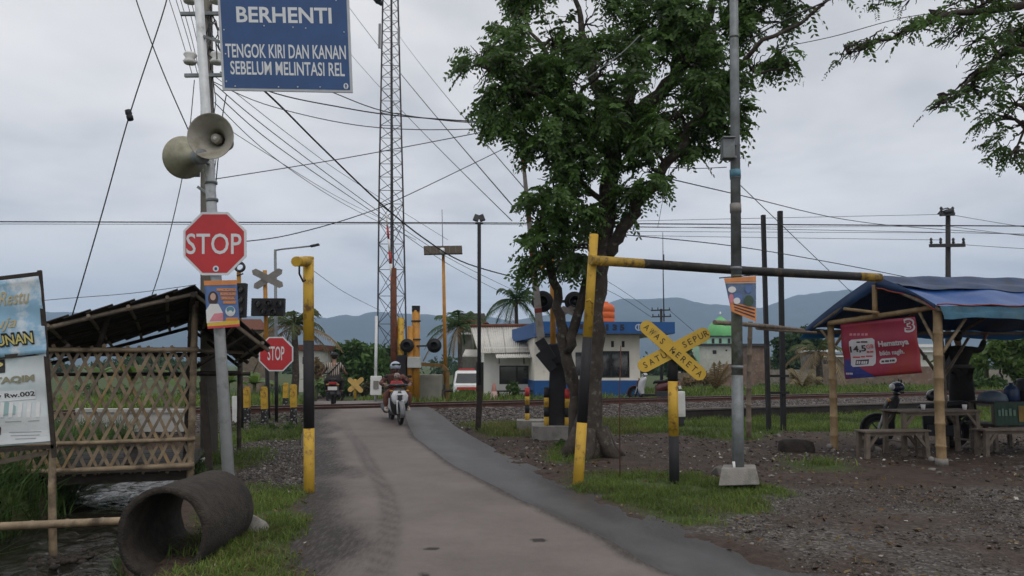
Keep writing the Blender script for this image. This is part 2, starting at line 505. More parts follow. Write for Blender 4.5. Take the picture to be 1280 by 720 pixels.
def m_grass(x, y):
    nz = (fbm(x, y, 1.6, 4) - .5)
    d = dtrack(x, y); m = 0
    for pg, s in ((PG_VERGE, .9), (PG_PATCH, 1.5), (PG_LEFTFAR, .9), (PG_TUFT, .6), (PG_SHED, .8), (PG_TUFTR, .8)):
        m = np.maximum(m, sstep(-.22, .3, sdist(pg, x, y) + nz * s))
    m = m * sstep(.04, .30, np.maximum(xl(y) - x, x - xr(y)) + nz * .45)
    near = np.interp(x, [-2, 1.5, 3, 4.5, 9, 30], [-5.2, -6.0, -6.3, -7.9, -8.3, -9])
    strip = sstep(-.5, .6, d - near + nz * 3.0) * sstep(-2.2, -2.7, np.where(x > 4.4, d + .95, d))
    strip = strip * sstep(-.1, .8, x - xr(y) - .6 + nz)
    m = np.maximum(m, strip)
    far = sstep(2.6, 3.4, d + nz) * sstep(.0, .5, np.maximum(xl(y) - x, x - xr(y)) + nz * .6)
    m = np.maximum(m, far)
    sx = x - stream_x(y)
    bank = sstep(-.6, -1.1, sx + nz * .8) * sstep(-2.2, -3, d)
    m = np.maximum(m, bank)
    bank2 = sstep(.6, .9, sx) * sstep(1.7, 1.1, sx) * sstep(.45, .6, fbm(x, y, 1.1, 3)) * sstep(11, 13, y) * sstep(-2.2, -3, d)
    return np.maximum(m, bank2)
def m_gravel(x, y):
    nz = (fbm(x + 40, y, 1.3, 4) - .5)
    m = np.maximum(sstep(-.4, .5, sdist(PG_GRAVEL, x, y) + nz * 2.2), sstep(-.15, .2, sdist(PG_PILE, x, y) + nz * .8))
    return m
def m_ballast(x, y):
    d = dtrack(x, y); nz = (fbm(x, y + 30, 1.9, 3) - .5)
    lo = np.where(x > 4.4, -3.1, -2.35)
    off = np.maximum(xl(y) - x, x - xr(y))
    return sstep(-.15, .2, d - lo + nz * .5) * sstep(3.0, 2.4, d + nz * .5) * sstep(0, .3, off)

# ------------------------------------------------------------------ ground sheet
def axis(lo, hi, step, a, b, grow=1.14):
    c = list(np.arange(a, b, step)); s = step; x = c[-1]
    while x < hi: s *= grow; x += s; c.append(min(x, hi + 1))
    s = step; x = c[0]; pre = []
    while x > lo: s *= grow; x -= s; pre.append(x)
    return np.array(pre[::-1] + c)
gx = axis(-6800, 6800, .1, -9, 11.5); gy = axis(-400, 6800, .1, 4.2, 27)
GX, GY = np.meshgrid(gx, gy)
GZ = zground(GX, GY)
nxg, nyg = len(gx), len(gy)
V = np.stack([GX.ravel(), GY.ravel(), GZ.ravel()], 1)
ii = (np.arange(nyg - 1)[:, None] * nxg + np.arange(nxg - 1)[None, :]).ravel()
Fq = np.stack([ii, ii + 1, ii + nxg + 1, ii + nxg], 1)
fx_, fy_ = GX.ravel(), GY.ravel()

def ground_material():
    m = bpy.data.materials.new('ground_earth'); m.use_nodes = True
    t = m.node_tree; b = t.nodes['Principled BSDF']
    tcn = N(t, 'ShaderNodeTexCoord'); v = tcn.outputs['Object']
    def noise(sc, det=6, rough=.62):
        n = N(t, 'ShaderNodeTexNoise'); n.inputs['Scale'].default_value = sc; n.inputs['Detail'].default_value = det
        n.inputs['Roughness'].default_value = rough; t.links.new(v, n.inputs['Vector']); return n.outputs[0]
    def rmp(f, stops):
        r = N(t, 'ShaderNodeValToRGB'); el = r.color_ramp.elements
        el[0].position, el[0].color = stops[0][0], (*stops[0][1], 1); el[1].position, el[1].color = stops[-1][0], (*stops[-1][1], 1)
        for p, c in stops[1:-1]: e_ = el.new(p); e_.color = (*c, 1)
        t.links.new(f, r.inputs[0]); return r.outputs[0]
    def mix(f, a, c):
        q = N(t, 'ShaderNodeMix', data_type='RGBA'); t.links.new(f, q.inputs['Factor']); t.links.new(a, q.inputs['A']); t.links.new(c, q.inputs['B']); return q.outputs['Result']
    def attr(n):
        a = N(t, 'ShaderNodeAttribute'); a.attribute_name = n; return a.outputs['Fac']
    nA, nB, nC = noise(1.3), noise(22, 8, .7), noise(7)
    dirt = mix(nB, rmp(nA, [(.3, (.029, .019, .0145)), (.5, (.052, .034, .0255)), (.72, (.088, .061, .046))]), rmp(nC, [(.35, (.025, .016, .012)), (.7, (.11, .079, .061))]))
    vo = N(t, 'ShaderNodeTexVoronoi'); vo.inputs['Scale'].default_value = 34; t.links.new(v, vo.inputs['Vector'])
    hs = N(t, 'ShaderNodeSeparateColor'); t.links.new(vo.outputs['Color'], hs.inputs[0])
    gravel = rmp(hs.outputs[0], [(.0, (.035, .033, .031)), (.5, (.078, .068, .06)), (.85, (.125, .11, .098)), (1., (.2, .18, .16))])
    grass = rmp(noise(5), [(.3, (.028, .042, .010)), (.55, (.058, .085, .02)), (.75, (.09, .09, .03))])
    col = mix(attr('gravel'), dirt, gravel)
    col = mix(attr('grass'), col, grass)
    t.links.new(col, b.inputs['Base Color'])
    b.inputs['Roughness'].default_value = .85; b.inputs['Specular IOR Level'].default_value = .25
    bn = N(t, 'ShaderNodeBump'); bn.inputs['Strength'].default_value = .7; bn.inputs['Distance'].default_value = .02
    ad = N(t, 'ShaderNodeMath', operation='ADD'); t.links.new(nB, ad.inputs[0]); t.links.new(vo.outputs['Distance'], ad.inputs[1])
    t.links.new(ad.outputs[0], bn.inputs['Height']); t.links.new(bn.outputs[0], b.inputs['Normal'])
    return m
gmask = m_grass(fx_, fy_); vmask = np.maximum(m_gravel(fx_, fy_) * (.2 + .8 * sstep(.34, .58, fbm(fx_, fy_, .85, 4))), m_ballast(fx_, fy_))
far_ = np.where(fy_ > 70, 1.0, gmask)
ground = np_mesh('ground', V, Fq, ground_material(), attrs={'grass': ('POINT', far_), 'gravel': ('POINT', vmask)}, smooth=True)
tag(ground, kind='structure')

# ------------------------------------------------------------------ road: concrete carriageway and a darker asphalt widening
def road_material(name, stops, rough, wet):
    m = bpy.data.materials.new(name); m.use_nodes = True
    t = m.node_tree; b = t.nodes['Principled BSDF']
    tcn = N(t, 'ShaderNodeTexCoord'); v = tcn.outputs['Object']
    n1 = N(t, 'ShaderNodeTexNoise'); n1.inputs['Scale'].default_value = .9; n1.inputs['Detail'].default_value = 8; n1.inputs['Roughness'].default_value = .65
    n2 = N(t, 'ShaderNodeTexNoise'); n2.inputs['Scale'].default_value = 70; n2.inputs['Detail'].default_value = 3
    for n in (n1, n2): t.links.new(v, n.inputs['Vector'])
    vo = N(t, 'ShaderNodeTexVoronoi'); vo.inputs['Scale'].default_value = 95; t.links.new(v, vo.inputs['Vector'])
    vs_ = N(t, 'ShaderNodeSeparateColor'); t.links.new(vo.outputs['Color'], vs_.inputs[0])
    nm_ = N(t, 'ShaderNodeTexNoise'); nm_.inputs['Scale'].default_value = 9; nm_.inputs['Detail'].default_value = 8; nm_.inputs['Roughness'].default_value = .8; t.links.new(v, nm_.inputs['Vector'])
    s1_ = N(t, 'ShaderNodeMath', operation='MULTIPLY_ADD'); s1_.inputs[1].default_value = .3; t.links.new(vs_.outputs[0], s1_.inputs[0]); t.links.new(nm_.outputs[0], s1_.inputs[2])
    ad = N(t, 'ShaderNodeMath', operation='MULTIPLY_ADD'); ad.inputs[1].default_value = .42; t.links.new(s1_.outputs[0], ad.inputs[0]); t.links.new(n1.outputs[0], ad.inputs[2])
    r = N(t, 'ShaderNodeValToRGB'); el = r.color_ramp.elements
    el[0].position, el[0].color = .55, (*stops[0], 1); el[1].position, el[1].color = 1.0, (*stops[1], 1)
    t.links.new(ad.outputs[0], r.inputs[0])
    a = N(t, 'ShaderNodeAttribute'); a.attribute_name = 'stain'
    sm = N(t, 'ShaderNodeMath', operation='MULTIPLY', use_clamp=True)
    n4 = N(t, 'ShaderNodeTexNoise'); n4.inputs['Scale'].default_value = 13; n4.inputs['Detail'].default_value = 8; n4.inputs['Roughness'].default_value = .75
    mpv = N(t, 'ShaderNodeMapping'); mpv.inputs['Scale'].default_value = (2.2, .35, 1); mpv.inputs['Rotation'].default_value = (0, 0, R(-14))
    t.links.new(v, mpv.inputs[0]); t.links.new(mpv.outputs[0], n4.inputs['Vector'])
    mr = N(t, 'ShaderNodeMapRange'); mr.inputs[1].default_value = .2; mr.inputs[2].default_value = .6; t.links.new(n4.outputs[0], mr.inputs[0])
    t.links.new(a.outputs['Fac'], sm.inputs[0]); t.links.new(mr.outputs[0], sm.inputs[1])
    q = N(t, 'ShaderNodeMix', data_type='RGBA'); t.links.new(sm.outputs[0], q.inputs['Factor']); t.links.new(r.outputs[0], q.inputs['A']); q.inputs['B'].default_value = (.03, .025, .022, 1)
    t.links.new(q.outputs['Result'], b.inputs['Base Color'])
    b.inputs['Roughness'].default_value = rough; b.inputs['Specular IOR Level'].default_value = wet
    bn = N(t, 'ShaderNodeBump'); bn.inputs['Strength'].default_value = .5; bn.inputs['Distance'].default_value = .006
    t.links.new(s1_.outputs[0], bn.inputs['Height']); t.links.new(bn.outputs[0], b.inputs['Normal'])
    return m
ry = np.concatenate([np.arange(-6, 4, .5), np.arange(4, 26, .06), np.arange(26, 60, .6)])
def strip(name, fa, fb, nu, lift, m, stain):
    u = np.linspace(0, 1, nu)
    YY = np.repeat(ry, nu).reshape(-1, nu); A = fa(ry)[:, None]; B = fb(ry)[:, None]
    XX = A * (1 - u) + B * u
    dd = dtrack(XX, YY)
    ZZ = zroad(dd) + lift + (fbm(XX, YY, .8, 2) - .5) * .012
    VV = np.stack([XX.ravel(), YY.ravel(), ZZ.ravel()], 1); k = len(ry)
    i0 = (np.arange(k - 1)[:, None] * nu + np.arange(nu - 1)[None, :]).ravel()
    o = np_mesh(name, VV, np.stack([i0, i0 + 1, i0 + nu + 1, i0 + nu], 1), m, attrs={'stain': ('POINT', stain(XX, YY).ravel())}, smooth=True)
    return tag(o, kind='structure')
tyre_px = [(425, 535), (448, 560), (468, 590), (484, 620), (489, 645), (483, 680), (468, 722), (450, 770)]
TY = [gp(a, b) for a, b in tyre_px]; TYy = [p.y for p in TY][::-1]; TYx = [p.x for p in TY][::-1]
def stain_c(x, y):
    tx = np.interp(y, TYy, TYx); w = np.abs(x - tx - .06 * (fbm(y * 1.0, y * 0 + 3, 1.5, 2) - .5))
    groove = .55 + .45 * np.cos((x - tx) * 95)
    s = .34 * sstep(.12, .08, w) * groove * sstep(22, 12, y) + .26 * sstep(.15, .11, w) * sstep(24, 12, y)
    n_ = fbm(x, y * .5, 1.7, 4)
    s = np.maximum(s, 1.25 * sstep(.7, .05, x - xl(y) + (n_ - .5) * .9))         # dirt washed along the left edge
    s = np.maximum(s, 1.0 * sstep(.16, .03, xb(y) - x + (fbm(x, y, 3, 3) - .5) * .12))   # dark joint next to the widening
    for a, b, rx, ry_ in ((539, 686, .07, .016), (674, 675, .065, .016), (531, 718, .03, .012)):
        p = gp(a, b); s = np.maximum(s, 2.6 * sstep(1.25, .6, np.hypot((x - p.x) / rx, (y - p.y) / (ry_ * 3.2))))
    return s
def stain_a(x, y):
    s = 1.2 * sstep(.4, .04, xr(y) - x + (fbm(x, y, 1.9, 4) - .5) * .5)
    s = np.maximum(s, .8 * sstep(.22, .0, x - xb(y) + (fbm(x, y, 2.6, 4) - .5) * .3))
    return np.maximum(s, .5 * sstep(.5, .68, fbm(x + 9, y * .6, 1.4, 4)))
road = strip('road', lambda y: xl(y) - .24, lambda y: xb(y) + .0, 52, .0, road_material('road_concrete', [(.122, .102, .092), (.188, .160, .145)], .72, .3), stain_c)
lane = strip('road_widening', lambda y: xb(y) + .0 - .05, lambda y: xr(y) + .3, 22, -.006, road_material('road_asphalt', [(.044, .043, .042), (.088, .087, .086)], .5, .45), stain_a)

# ------------------------------------------------------------------ stream
def water_material():
    m = bpy.data.materials.new('stream_water'); m.use_nodes = True
    t = m.node_tree; b = t.nodes['Principled BSDF']
    b.inputs['Base Color'].default_value = (.018, .017, .013, 1); b.inputs['Roughness'].default_value = .06; b.inputs['IOR'].default_value = 1.33
    b.inputs['Specular IOR Level'].default_value = .6
    tcn = N(t, 'ShaderNodeTexCoord'); mp = N(t, 'ShaderNodeMapping'); mp.inputs['Scale'].default_value = (1.5, 1.0, 1); t.links.new(tcn.outputs['Object'], mp.inputs[0])
    n = N(t, 'ShaderNodeTexNoise'); n.inputs['Scale'].default_value = 5.5; n.inputs['Detail'].default_value = 3; n.inputs['Distortion'].default_value = 1.6
    t.links.new(mp.outputs[0], n.inputs['Vector'])
    bn = N(t, 'ShaderNodeBump'); bn.inputs['Strength'].default_value = .5; bn.inputs['Distance'].default_value = .03
    t.links.new(n.outputs[0], bn.inputs['Height']); t.links.new(bn.outputs[0], b.inputs['Normal'])
    return m
wy = np.arange(2.0, 21, .045); wu = np.linspace(-1.3, 1.2, 56)
WX = stream_x(wy)[:, None] + wu[None, :]; WY = np.repeat(wy[:, None], len(wu), 1)
WZ = -.47 + (fbm(WX * 1.3, WY, 3.6, 2) - .5) * .075 + (fbm(WX + 7, WY * 1.4, 12.0, 2) - .5) * .014
i0 = (np.arange(len(wy) - 1)[:, None] * len(wu) + np.arange(len(wu) - 1)[None, :]).ravel()
water = np_mesh('stream', np.stack([WX.ravel(), WY.ravel(), WZ.ravel()], 1), np.stack([i0, i0 + 1, i0 + len(wu) + 1, i0 + len(wu)], 1), water_material(), smooth=True); tag(water, kind='structure')

# ------------------------------------------------------------------ far mountains
ridge_px = [(-3000, 420), (-1800, 385), (-1000, 405), (-500, 385), (-200, 398), (0, 392), (150, 388), (300, 392), (380, 398), (470, 390), (560, 394), (640, 398), (720, 388), (770, 373), (820, 369), (870, 377),
            (915, 380), (955, 384), (985, 372), (1015, 363), (1060, 360), (1120, 371), (1200, 384), (1400, 398), (1700, 380), (2300, 405), (3200, 385), (4200, 420)]
RX = [p[0] for p in ridge_px]; RH = [(455 - p[1]) for p in ridge_px]
pxs = np.arange(-1000, 2300, 8.0); yrow = np.linspace(0, 1, 44)
PX, TT = np.meshgrid(pxs, yrow)
HY = 2600 + TT * 3000
HX = (PX - 640) / F * 4200 * (HY / 4200) ** .35
peak = np.interp(PX, RX, RH) / F * 4200
prof = np.interp(TT, [0, .12, .53, 1], [0, .03, 1, .2]) ** 1.15
fold = (fbm(HX, HY, 1 / 330., 5) - .5)
prof = prof * (1 + (fbm(HX, HY * .2, 1 / 150., 4) - .5) * .16)
HZ = -1.5 + peak * prof * (1 + fold * .55 * (1 - np.exp(-((TT - .53) / .06) ** 2))) + (fbm(HX, HY, 1 / 90., 3) - .5) * 14 * prof
kx = len(pxs); i0 = (np.arange(len(yrow) - 1)[:, None] * kx + np.arange(kx - 1)[None, :]).ravel()
hills = np_mesh('mountains', np.stack([HX.ravel(), HY.ravel(), HZ.ravel()], 1), np.stack([i0, i0 + 1, i0 + kx + 1, i0 + kx], 1),
                mat('forest_far', (.022, .034, .03), .95, .45, .012, spec=.1), smooth=True)
tag(hills, kind='structure')

# ------------------------------------------------------------------ air
hm = bpy.data.materials.new('haze_air'); hm.use_nodes = True
ht = hm.node_tree; ht.nodes.remove(ht.nodes['Principled BSDF'])
pv = N(ht, 'ShaderNodeVolumePrincipled'); pv.inputs['Color'].default_value = (.55, .73, 1.0, 1); pv.inputs['Density'].default_value = .00021; pv.inputs['Anisotropy'].default_value = .0
ht.links.new(pv.outputs[0], ht.nodes['Material Output'].inputs['Volume'])
hz = MB().box((0, 3300, 348.75), (19000, 8600, 702.5)).build('haze', hm); tag(hz, kind='stuff')

# ------------------------------------------------------------------ grass, gravel
def blades(name, P, hgt, wid, m, lean=.45, tone=None):
    n = len(P); a = rng.random(n) * 2 * np.pi
    h = hgt * (.55 + .9 * rng.random(n)); w = wid * (.7 + .6 * rng.random(n))
    la = rng.random(n) * 2 * np.pi; lm = lean * h * rng.random(n)
    dx, dy = np.cos(a) * w, np.sin(a) * w
    z = zground(P[:, 0], P[:, 1]) - .015
    Vb = np.zeros((n, 6, 3))
    for k, (t, sw) in enumerate(((0, 1.), (.55, .8), (1., .12))):
        cx = P[:, 0] + np.cos(la) * lm * t * t * 1.4; cy = P[:, 1] + np.sin(la) * lm * t * t * 1.4
        cz = z + h * t * (1 - .18 * t * lm / (h + 1e-6) * 2)
        Vb[:, 2 * k] = np.stack([cx - dx * sw, cy - dy * sw, cz], 1); Vb[:, 2 * k + 1] = np.stack([cx + dx * sw, cy + dy * sw, cz], 1)
    b = np.arange(n)[:, None] * 6
    Fb = np.concatenate([b + np.array([[0, 1, 3, 2]]), b + np.array([[2, 3, 5, 4]])])
    tn = (fbm(P[:, 0], P[:, 1], .8, 3) - .5) * 1.1 + (rng.random(n) - .5) * .75 if tone is None else tone
    return np_mesh(name, Vb.reshape(-1, 3), Fb, m, attrs={'tone': ('FACE', np.concatenate([tn, tn]) + .35)})
def scatter(maskf, x0, x1, y0, y1, dens):
    n = int((x1 - x0) * (y1 - y0) * dens)
    x = rng.uniform(x0, x1, n); y = rng.uniform(y0, y1, n)
    k = rng.random(n) < maskf(x, y) ** 1.4
    vis = np.abs(x) < .72 * y + 1.2
    k &= vis
    return np.stack([x[k], y[k]], 1)
GRASS = leaf_mat('grass_blade', (.105, .15, .032), .7, 1.1, .55)
GRASS_DRY = leaf_mat('grass_straw', (.15, .13, .05), .5, 1.1, .6)
GRASS_TALL = leaf_mat('grass_tall', (.055, .10, .024), .6, 1.0, .5)
clump = lambda f: (lambda x, y: f(x, y) * np.clip(.15 + 1.7 * sstep(.36, .62, fbm(x, y, 2.6, 3)), 0, 1))
d_ = dtrack
P = scatter(clump(lambda x, y: m_grass(x, y) * (x > -4.1) * (y < 12)), -4.2, 4, 4.6, 12, 2600)
o = blades('grass', P, .075, .0042, GRASS, .8); tag(o, 'short green grass along the road verge and round the sign posts', 'grass', kind='stuff')
P = scatter(clump(lambda x, y: m_grass(x, y) * (y >= 12) * (d_(x, y) < -2) * (x > -4.4 - .29 * (y - 10))), -7, 17, 12, 29, 620)
o = blades('grass', P, .13, .0075, GRASS, .8); tag(o, 'green grass strip in front of the railway ballast', 'grass', kind='stuff')
P = scatter(lambda x, y: m_grass(x, y) * (x > -4.1) * (y < 12) * sstep(.4, .65, fbm(x + 11, y, 1.5, 3)), -4.2, 4, 4.6, 12, 800)
o = blades('grass', P, .07, .004, GRASS_DRY, 1.3); tag(o, 'dry straw blades mixed into the road verge grass', 'grass', kind='stuff')
P = scatter(lambda x, y: sstep(.5, .62, fbm(x + 21, y, .9, 4)) * (1 - m_ballast(x, y)) * sstep(.15, .4, x - xr(y)) * (d_(x, y) < -2.6) * (x > -1), -1, 11, 5, 19, 46)
o = blades('grass', P, .06, .005, GRASS_DRY, 1.2); tag(o, 'sparse dry weeds scattered over the bare earth on the right', 'grass', kind='stuff')
P = scatter(lambda x, y: m_grass(x, y) * (d_(x, y) < -2) * (x > -3) * (x < 3.2) * .8, -3, 3.2, 15, 24, 330)
o = blades('grass', P, .14, .007, GRASS_DRY, .9); tag(o, 'straw coloured grass tufts between the road and the barrier base', 'grass', kind='stuff')
P = scatter(lambda x, y: m_grass(x, y) * (d_(x, y) > 2.4) * (y < 46), -18, 30, 19, 46, 55)
o = blades('grass', P, .26, .022, GRASS, .7); tag(o, 'lush green grass on the far side of the railway', 'grass', kind='stuff')
def leftbank(x, y):
    sx = x - stream_x(y); return sstep(-.45, -.95, sx + (fbm(x, y, 1.6, 3) - .5) * .6) * (y < 17)
P = scatter(leftbank, -12, -4, 6.2, 17, 420)
o = blades('tall_grass', P, .42, .009, GRASS_TALL, 1.2); tag(o, 'tall dark grass hanging over the left stream bank', 'grass', kind='stuff')
def rightbank(x, y):
    sx = x - stream_x(y); return sstep(.45, .7, sx) * sstep(1.35, 1.0, sx) * sstep(.42, .55, fbm(x, y, 2., 3)) * (y < 14)
P = scatter(rightbank, -7, -2, 5, 14, 500)
o = blades('tall_grass', P, .16, .007, GRASS_TALL, 1.0); tag(o, 'weeds along the right edge of the stream', 'grass', kind='stuff')

# stones: a few rough pebble shapes placed as one mesh
def ico():
    b = bmesh.new(); bmesh.ops.create_icosphere(b, subdivisions=1, radius=1)
    v = np.array([q.co[:] for q in b.verts]); f = np.array([[q.index for q in p.verts] for p in b.faces]); b.free(); return v, f
IV, IF = ico()
def stones(name, P, rad, m, sink=.3, spread=.55):
    n = len(P); s = rad * np.exp(rng.normal(0, spread, n)) * .9
    base = IV[None] * (1 + rng.uniform(-.32, .32, (n, len(IV), 1)))
    sc = np.stack([rng.uniform(.8, 1.4, n), rng.uniform(.6, 1.1, n), rng.uniform(.4, .8, n)], 1)
    base = base * sc[:, None] * s[:, None, None]
    a = rng.random(n) * 2 * np.pi; b = rng.normal(0, .45, n)
    ca, sa, cb, sb = np.cos(a), np.sin(a), np.cos(b), np.sin(b)
    x, y, z = base[..., 0], base[..., 1], base[..., 2]
    y, z = y * cb[:, None] - z * sb[:, None], y * sb[:, None] + z * cb[:, None]
    x, y = x * ca[:, None] - y * sa[:, None], x * sa[:, None] + y * ca[:, None]
    zz = zground(P[:, 0], P[:, 1]) + s * sc[:, 2] * (1 - 2 * sink)
    Vs = np.stack([x + P[:, :1], y + P[:, 1:2], z + zz[:, None]], 2).reshape(-1, 3)
    Fs = (IF[None] + (np.arange(n) * len(IV))[:, None, None]).reshape(-1, 3)
    tn = np.repeat(rng.random(n), len(IF))
    return np_mesh(name, Vs, Fs, m, attrs={'tone': ('FACE', tn)})
def stone_mat(name, stops):
    m = bpy.data.materials.new(name); m.use_nodes = True; t = m.node_tree; b = t.nodes['Principled BSDF']
    a = N(t, 'ShaderNodeAttribute'); a.attribute_name = 'tone'
    r = N(t, 'ShaderNodeValToRGB'); el = r.color_ramp.elements
    el[0].position, el[0].color = stops[0][0], (*stops[0][1], 1); el[1].position, el[1].color = stops[-1][0], (*stops[-1][1], 1)
    for p, c in stops[1:-1]: e_ = el.new(p); e_.color = (*c, 1)
    t.links.new(a.outputs['Fac'], r.inputs[0])
    n = N(t, 'ShaderNodeTexNoise'); n.inputs['Scale'].default_value = 60; tcn = N(t, 'ShaderNodeTexCoord'); t.links.new(tcn.outputs['Object'], n.inputs['Vector'])
    q = N(t, 'ShaderNodeMix', data_type='RGBA', blend_type='MULTIPLY'); q.inputs['Factor'].default_value = .45; t.links.new(r.outputs[0], q.inputs['A']); t.links.new(n.outputs[0], q.inputs['B'])
    t.links.new(q.outputs['Result'], b.inputs['Base Color']); b.inputs['Roughness'].default_value = .8; b.inputs['Specular IOR Level'].default_value = .3
    return m
STONE = stone_mat('stone_gravel', [(0, (.042, .035, .031)), (.5, (.098, .087, .079)), (.85, (.165, .15, .137)), (1, (.32, .3, .27))])
STONE_B = stone_mat('stone_ballast', [(0, (.05, .042, .038)), (.5, (.12, .105, .097)), (.9, (.2, .18, .167)), (1, (.28, .26, .24))])
P = scatter(lambda x, y: m_gravel(x, y) * (.12 + .88 * sstep(.36, .56, fbm(x, y, 1.0, 4))) * (1 - .85 * m_grass(x, y)) * (x > -1), 0, 10, 4.8, 12, 900)
o = stones('gravel', P, .0085, STONE, .3, .38); tag(o, 'loose grey gravel on the open ground right of the road', 'gravel', kind='stuff')
P = scatter(lambda x, y: m_gravel(x, y) * (x < -1), -6, -2, 8.5, 18, 1500)
o = stones('gravel', P, .0125, STONE, .2, .35); tag(o, 'spread of grey crushed stone between the concrete pole and the road', 'gravel', kind='stuff')
P = scatter(lambda x, y: m_ballast(x, y) * (d_(x, y) < 2.6), -14, 26, 15, 38, 300)
o = stones('ballast', P, .026, STONE_B, .25, .28); tag(o, 'grey brown crushed stone ballast under the rails', 'ballast', kind='stuff')
P = scatter(lambda x, y: (1 - m_gravel(x, y)) * (1 - m_grass(x, y)) * sstep(.1, .4, x - xr(y)) * sstep(.42, .6, fbm(x, y, 1.1, 3)) * (d_(x, y) < -2.4), -3, 14, 5, 22, 75)
o = stones('pebbles', P, .014, STONE, .3, .6); tag(o, 'scattered pebbles on the brown earth under the shelter and tree', 'pebbles', kind='stuff')
# dead leaves and chips of litter strewn on the brown earth and the verges
def litter(name, P, size, m, lab):
    n = len(P); a = rng.random(n) * 6.283; s = size * (.5 + rng.random(n)); t = rng.normal(0, .35, n)
    u = np.stack([np.cos(a), np.sin(a), t], 1) * s[:, None]; w = np.stack([-np.sin(a), np.cos(a), rng.normal(0, .3, n)], 1) * (s * .5)[:, None]
    c = np.stack([P[:, 0], P[:, 1], zground(P[:, 0], P[:, 1]) + .008], 1)
    Vl = np.stack([c - u, c + w + np.array([0, 0, .006]), c + u, c - w], 1).reshape(-1, 3); b = np.arange(n)[:, None] * 4
    o_ = np_mesh(name, Vl, b + np.arange(4)[None], m, attrs={'tone': ('FACE', rng.random(n))}); tag(o_, lab, 'litter', kind='stuff')
LEAFLIT = stone_mat('fallen_leaf', [(0, (.05, .03, .015)), (.6, (.13, .075, .03)), (.93, (.22, .16, .07)), (1, (.55, .53, .48))])
P = scatter(lambda x, y: (1 - m_grass(x, y) * .7) * sstep(-.1, .4, x - xr(y)) * sstep(.35, .6, fbm(x + 5, y, .8, 3)) * (d_(x, y) < -2.4), -2, 13, 5, 21, 34)
litter('leaf_litter', P, .032, LEAFLIT, 'dead leaves and scraps strewn over the brown earth')
P = scatter(lambda x, y: (x < xl(y) - .02) * (x > -3.4), -3.4, -1, 5, 11, 90)
litter('leaf_litter', P, .024, LEAFLIT, 'dead leaves on the verge beside the concrete pipe')
CHIPS = stone_mat('litter_pale', [(0, (.16, .15, .13)), (.6, (.3, .29, .26)), (1, (.6, .58, .54))])
P = scatter(lambda x, y: sstep(.3, .8, np.exp(-((y - 13.4 - .02 * x) / 1.3) ** 2) * (.4 + fbm(x, y, 1.2, 3))) * (x > 2.2), 2.2, 12, 10.5, 16.5, 26)
litter('litter_scraps', P, .026, CHIPS, 'pale scraps of litter on the dark earth before the shelter')
P = scatter(lambda x, y: sstep(.3, .55, fbm(x + 3, y, 1.3, 3)) * sstep(.2, .6, x - xr(y)) * (d_(x, y) < -3) * (y > 11.5), -2, 6, 11, 19, 16)
litter('litter_scraps', P, .026, CHIPS, 'pale chips scattered on the earth round the tree foot')
# larger stones lying loose on the gravel and by the verge
P = scatter(lambda x, y: m_gravel(x, y) * (x > 0) * .5 + .06 * (x > xr(y) + .2), 0, 10, 5, 13, 5)
o = stones('loose_stones', P, .028, STONE, .3, .35); tag(o, 'larger loose stones strewn over the gravel ground on the right', 'stones', kind='stuff')
# ------------------------------------------------------------------ shared materials
BAMBOO = mat('bamboo_weathered', (.27, .205, .13), .6, .35, 5, .15, 30, stretch=(1, 1, 1), col2=(.07, .05, .03), c2lo=.5, c2hi=.7, c2scale=4)
BAMBOO_Y = mat('bamboo_yellow', (.30, .205, .105), .55, .25, 5, .12, 30, col2=(.14, .085, .035), c2lo=.52, c2hi=.72)
BAMBOO_D = mat('bamboo_grey', (.17, .135, .10), .7, .4, 7, .2, 30)
WOOD_D = mat('wood_dark', (.035, .027, .021), .8, .45, 9, .3, 40)
WOOD_G = mat('wood_grey', (.14, .12, .10), .8, .35, 8, .3, 50, stretch=(6, 1, 6))
GALV = mat('steel_galvanised', (.62, .64, .65), .5, .1, 9, .05, metal=.1, col2=(.2, .2, .19), c2lo=.55, c2hi=.75)
GALV_D = mat('steel_grey_dull', (.2, .215, .22), .55, .25, 7, .05, metal=.3, col2=(.09, .1, .085), c2lo=.5, c2hi=.72)
STEEL_D = mat('steel_dark', (.03, .031, .034), .55, .3, 8, .05)
BLACK = mat('paint_black', (.016, .016, .018), .7, .35, 5, .05, col2=(.06, .05, .045), c2lo=.58, c2hi=.75)
YELLOW = mat('paint_yellow', (.52, .32, .035), .6, .2, 3, .1, col2=(.16, .085, .03), c2lo=.53, c2hi=.66, c2scale=7)
ORANGE_P = mat('paint_orange_yellow', (.43, .20, .03), .55, .22, 5, .05, col2=(.17, .075, .02), c2lo=.58, c2hi=.72)
RED_P = mat('paint_red', (.42, .035, .03), .5, .2, 5, .04, col2=(.16, .05, .04), c2lo=.62, c2hi=.75)
WHITE_P = mat('paint_white', (.70, .70, .68), .55, .1, 5, .04, col2=(.38, .36, .33), c2lo=.58, c2hi=.8)
RUST = mat('rust_brown', (.12, .042, .022), .8, .4, 9, .2)
CONC = mat('concrete_grey', (.25, .235, .215), .85, .2, 4, .35, 60, col2=(.12, .115, .095), c2lo=.5, c2hi=.7)
CONC_D = mat('concrete_mossy', (.042, .034, .027), .9, .45, 14, 1.0, 60, col2=(.022, .018, .015), c2lo=.46, c2hi=.64)
CONC_POLE = mat('concrete_pole', (.21, .19, .165), .85, .2, 3, .25, 60, col2=(.10, .095, .085), c2lo=.5, c2hi=.72)
SIGN_BLUE = mat('sheeting_blue', (.028, .078, .21), .4, .1, 3, 0)
SIGN_RED = mat('sheeting_red', (.50, .032, .038), .4, .1, 3, 0)
SIGN_WHITE = mat('sheeting_white', (.66, .68, .70), .45, .06, 4, 0)
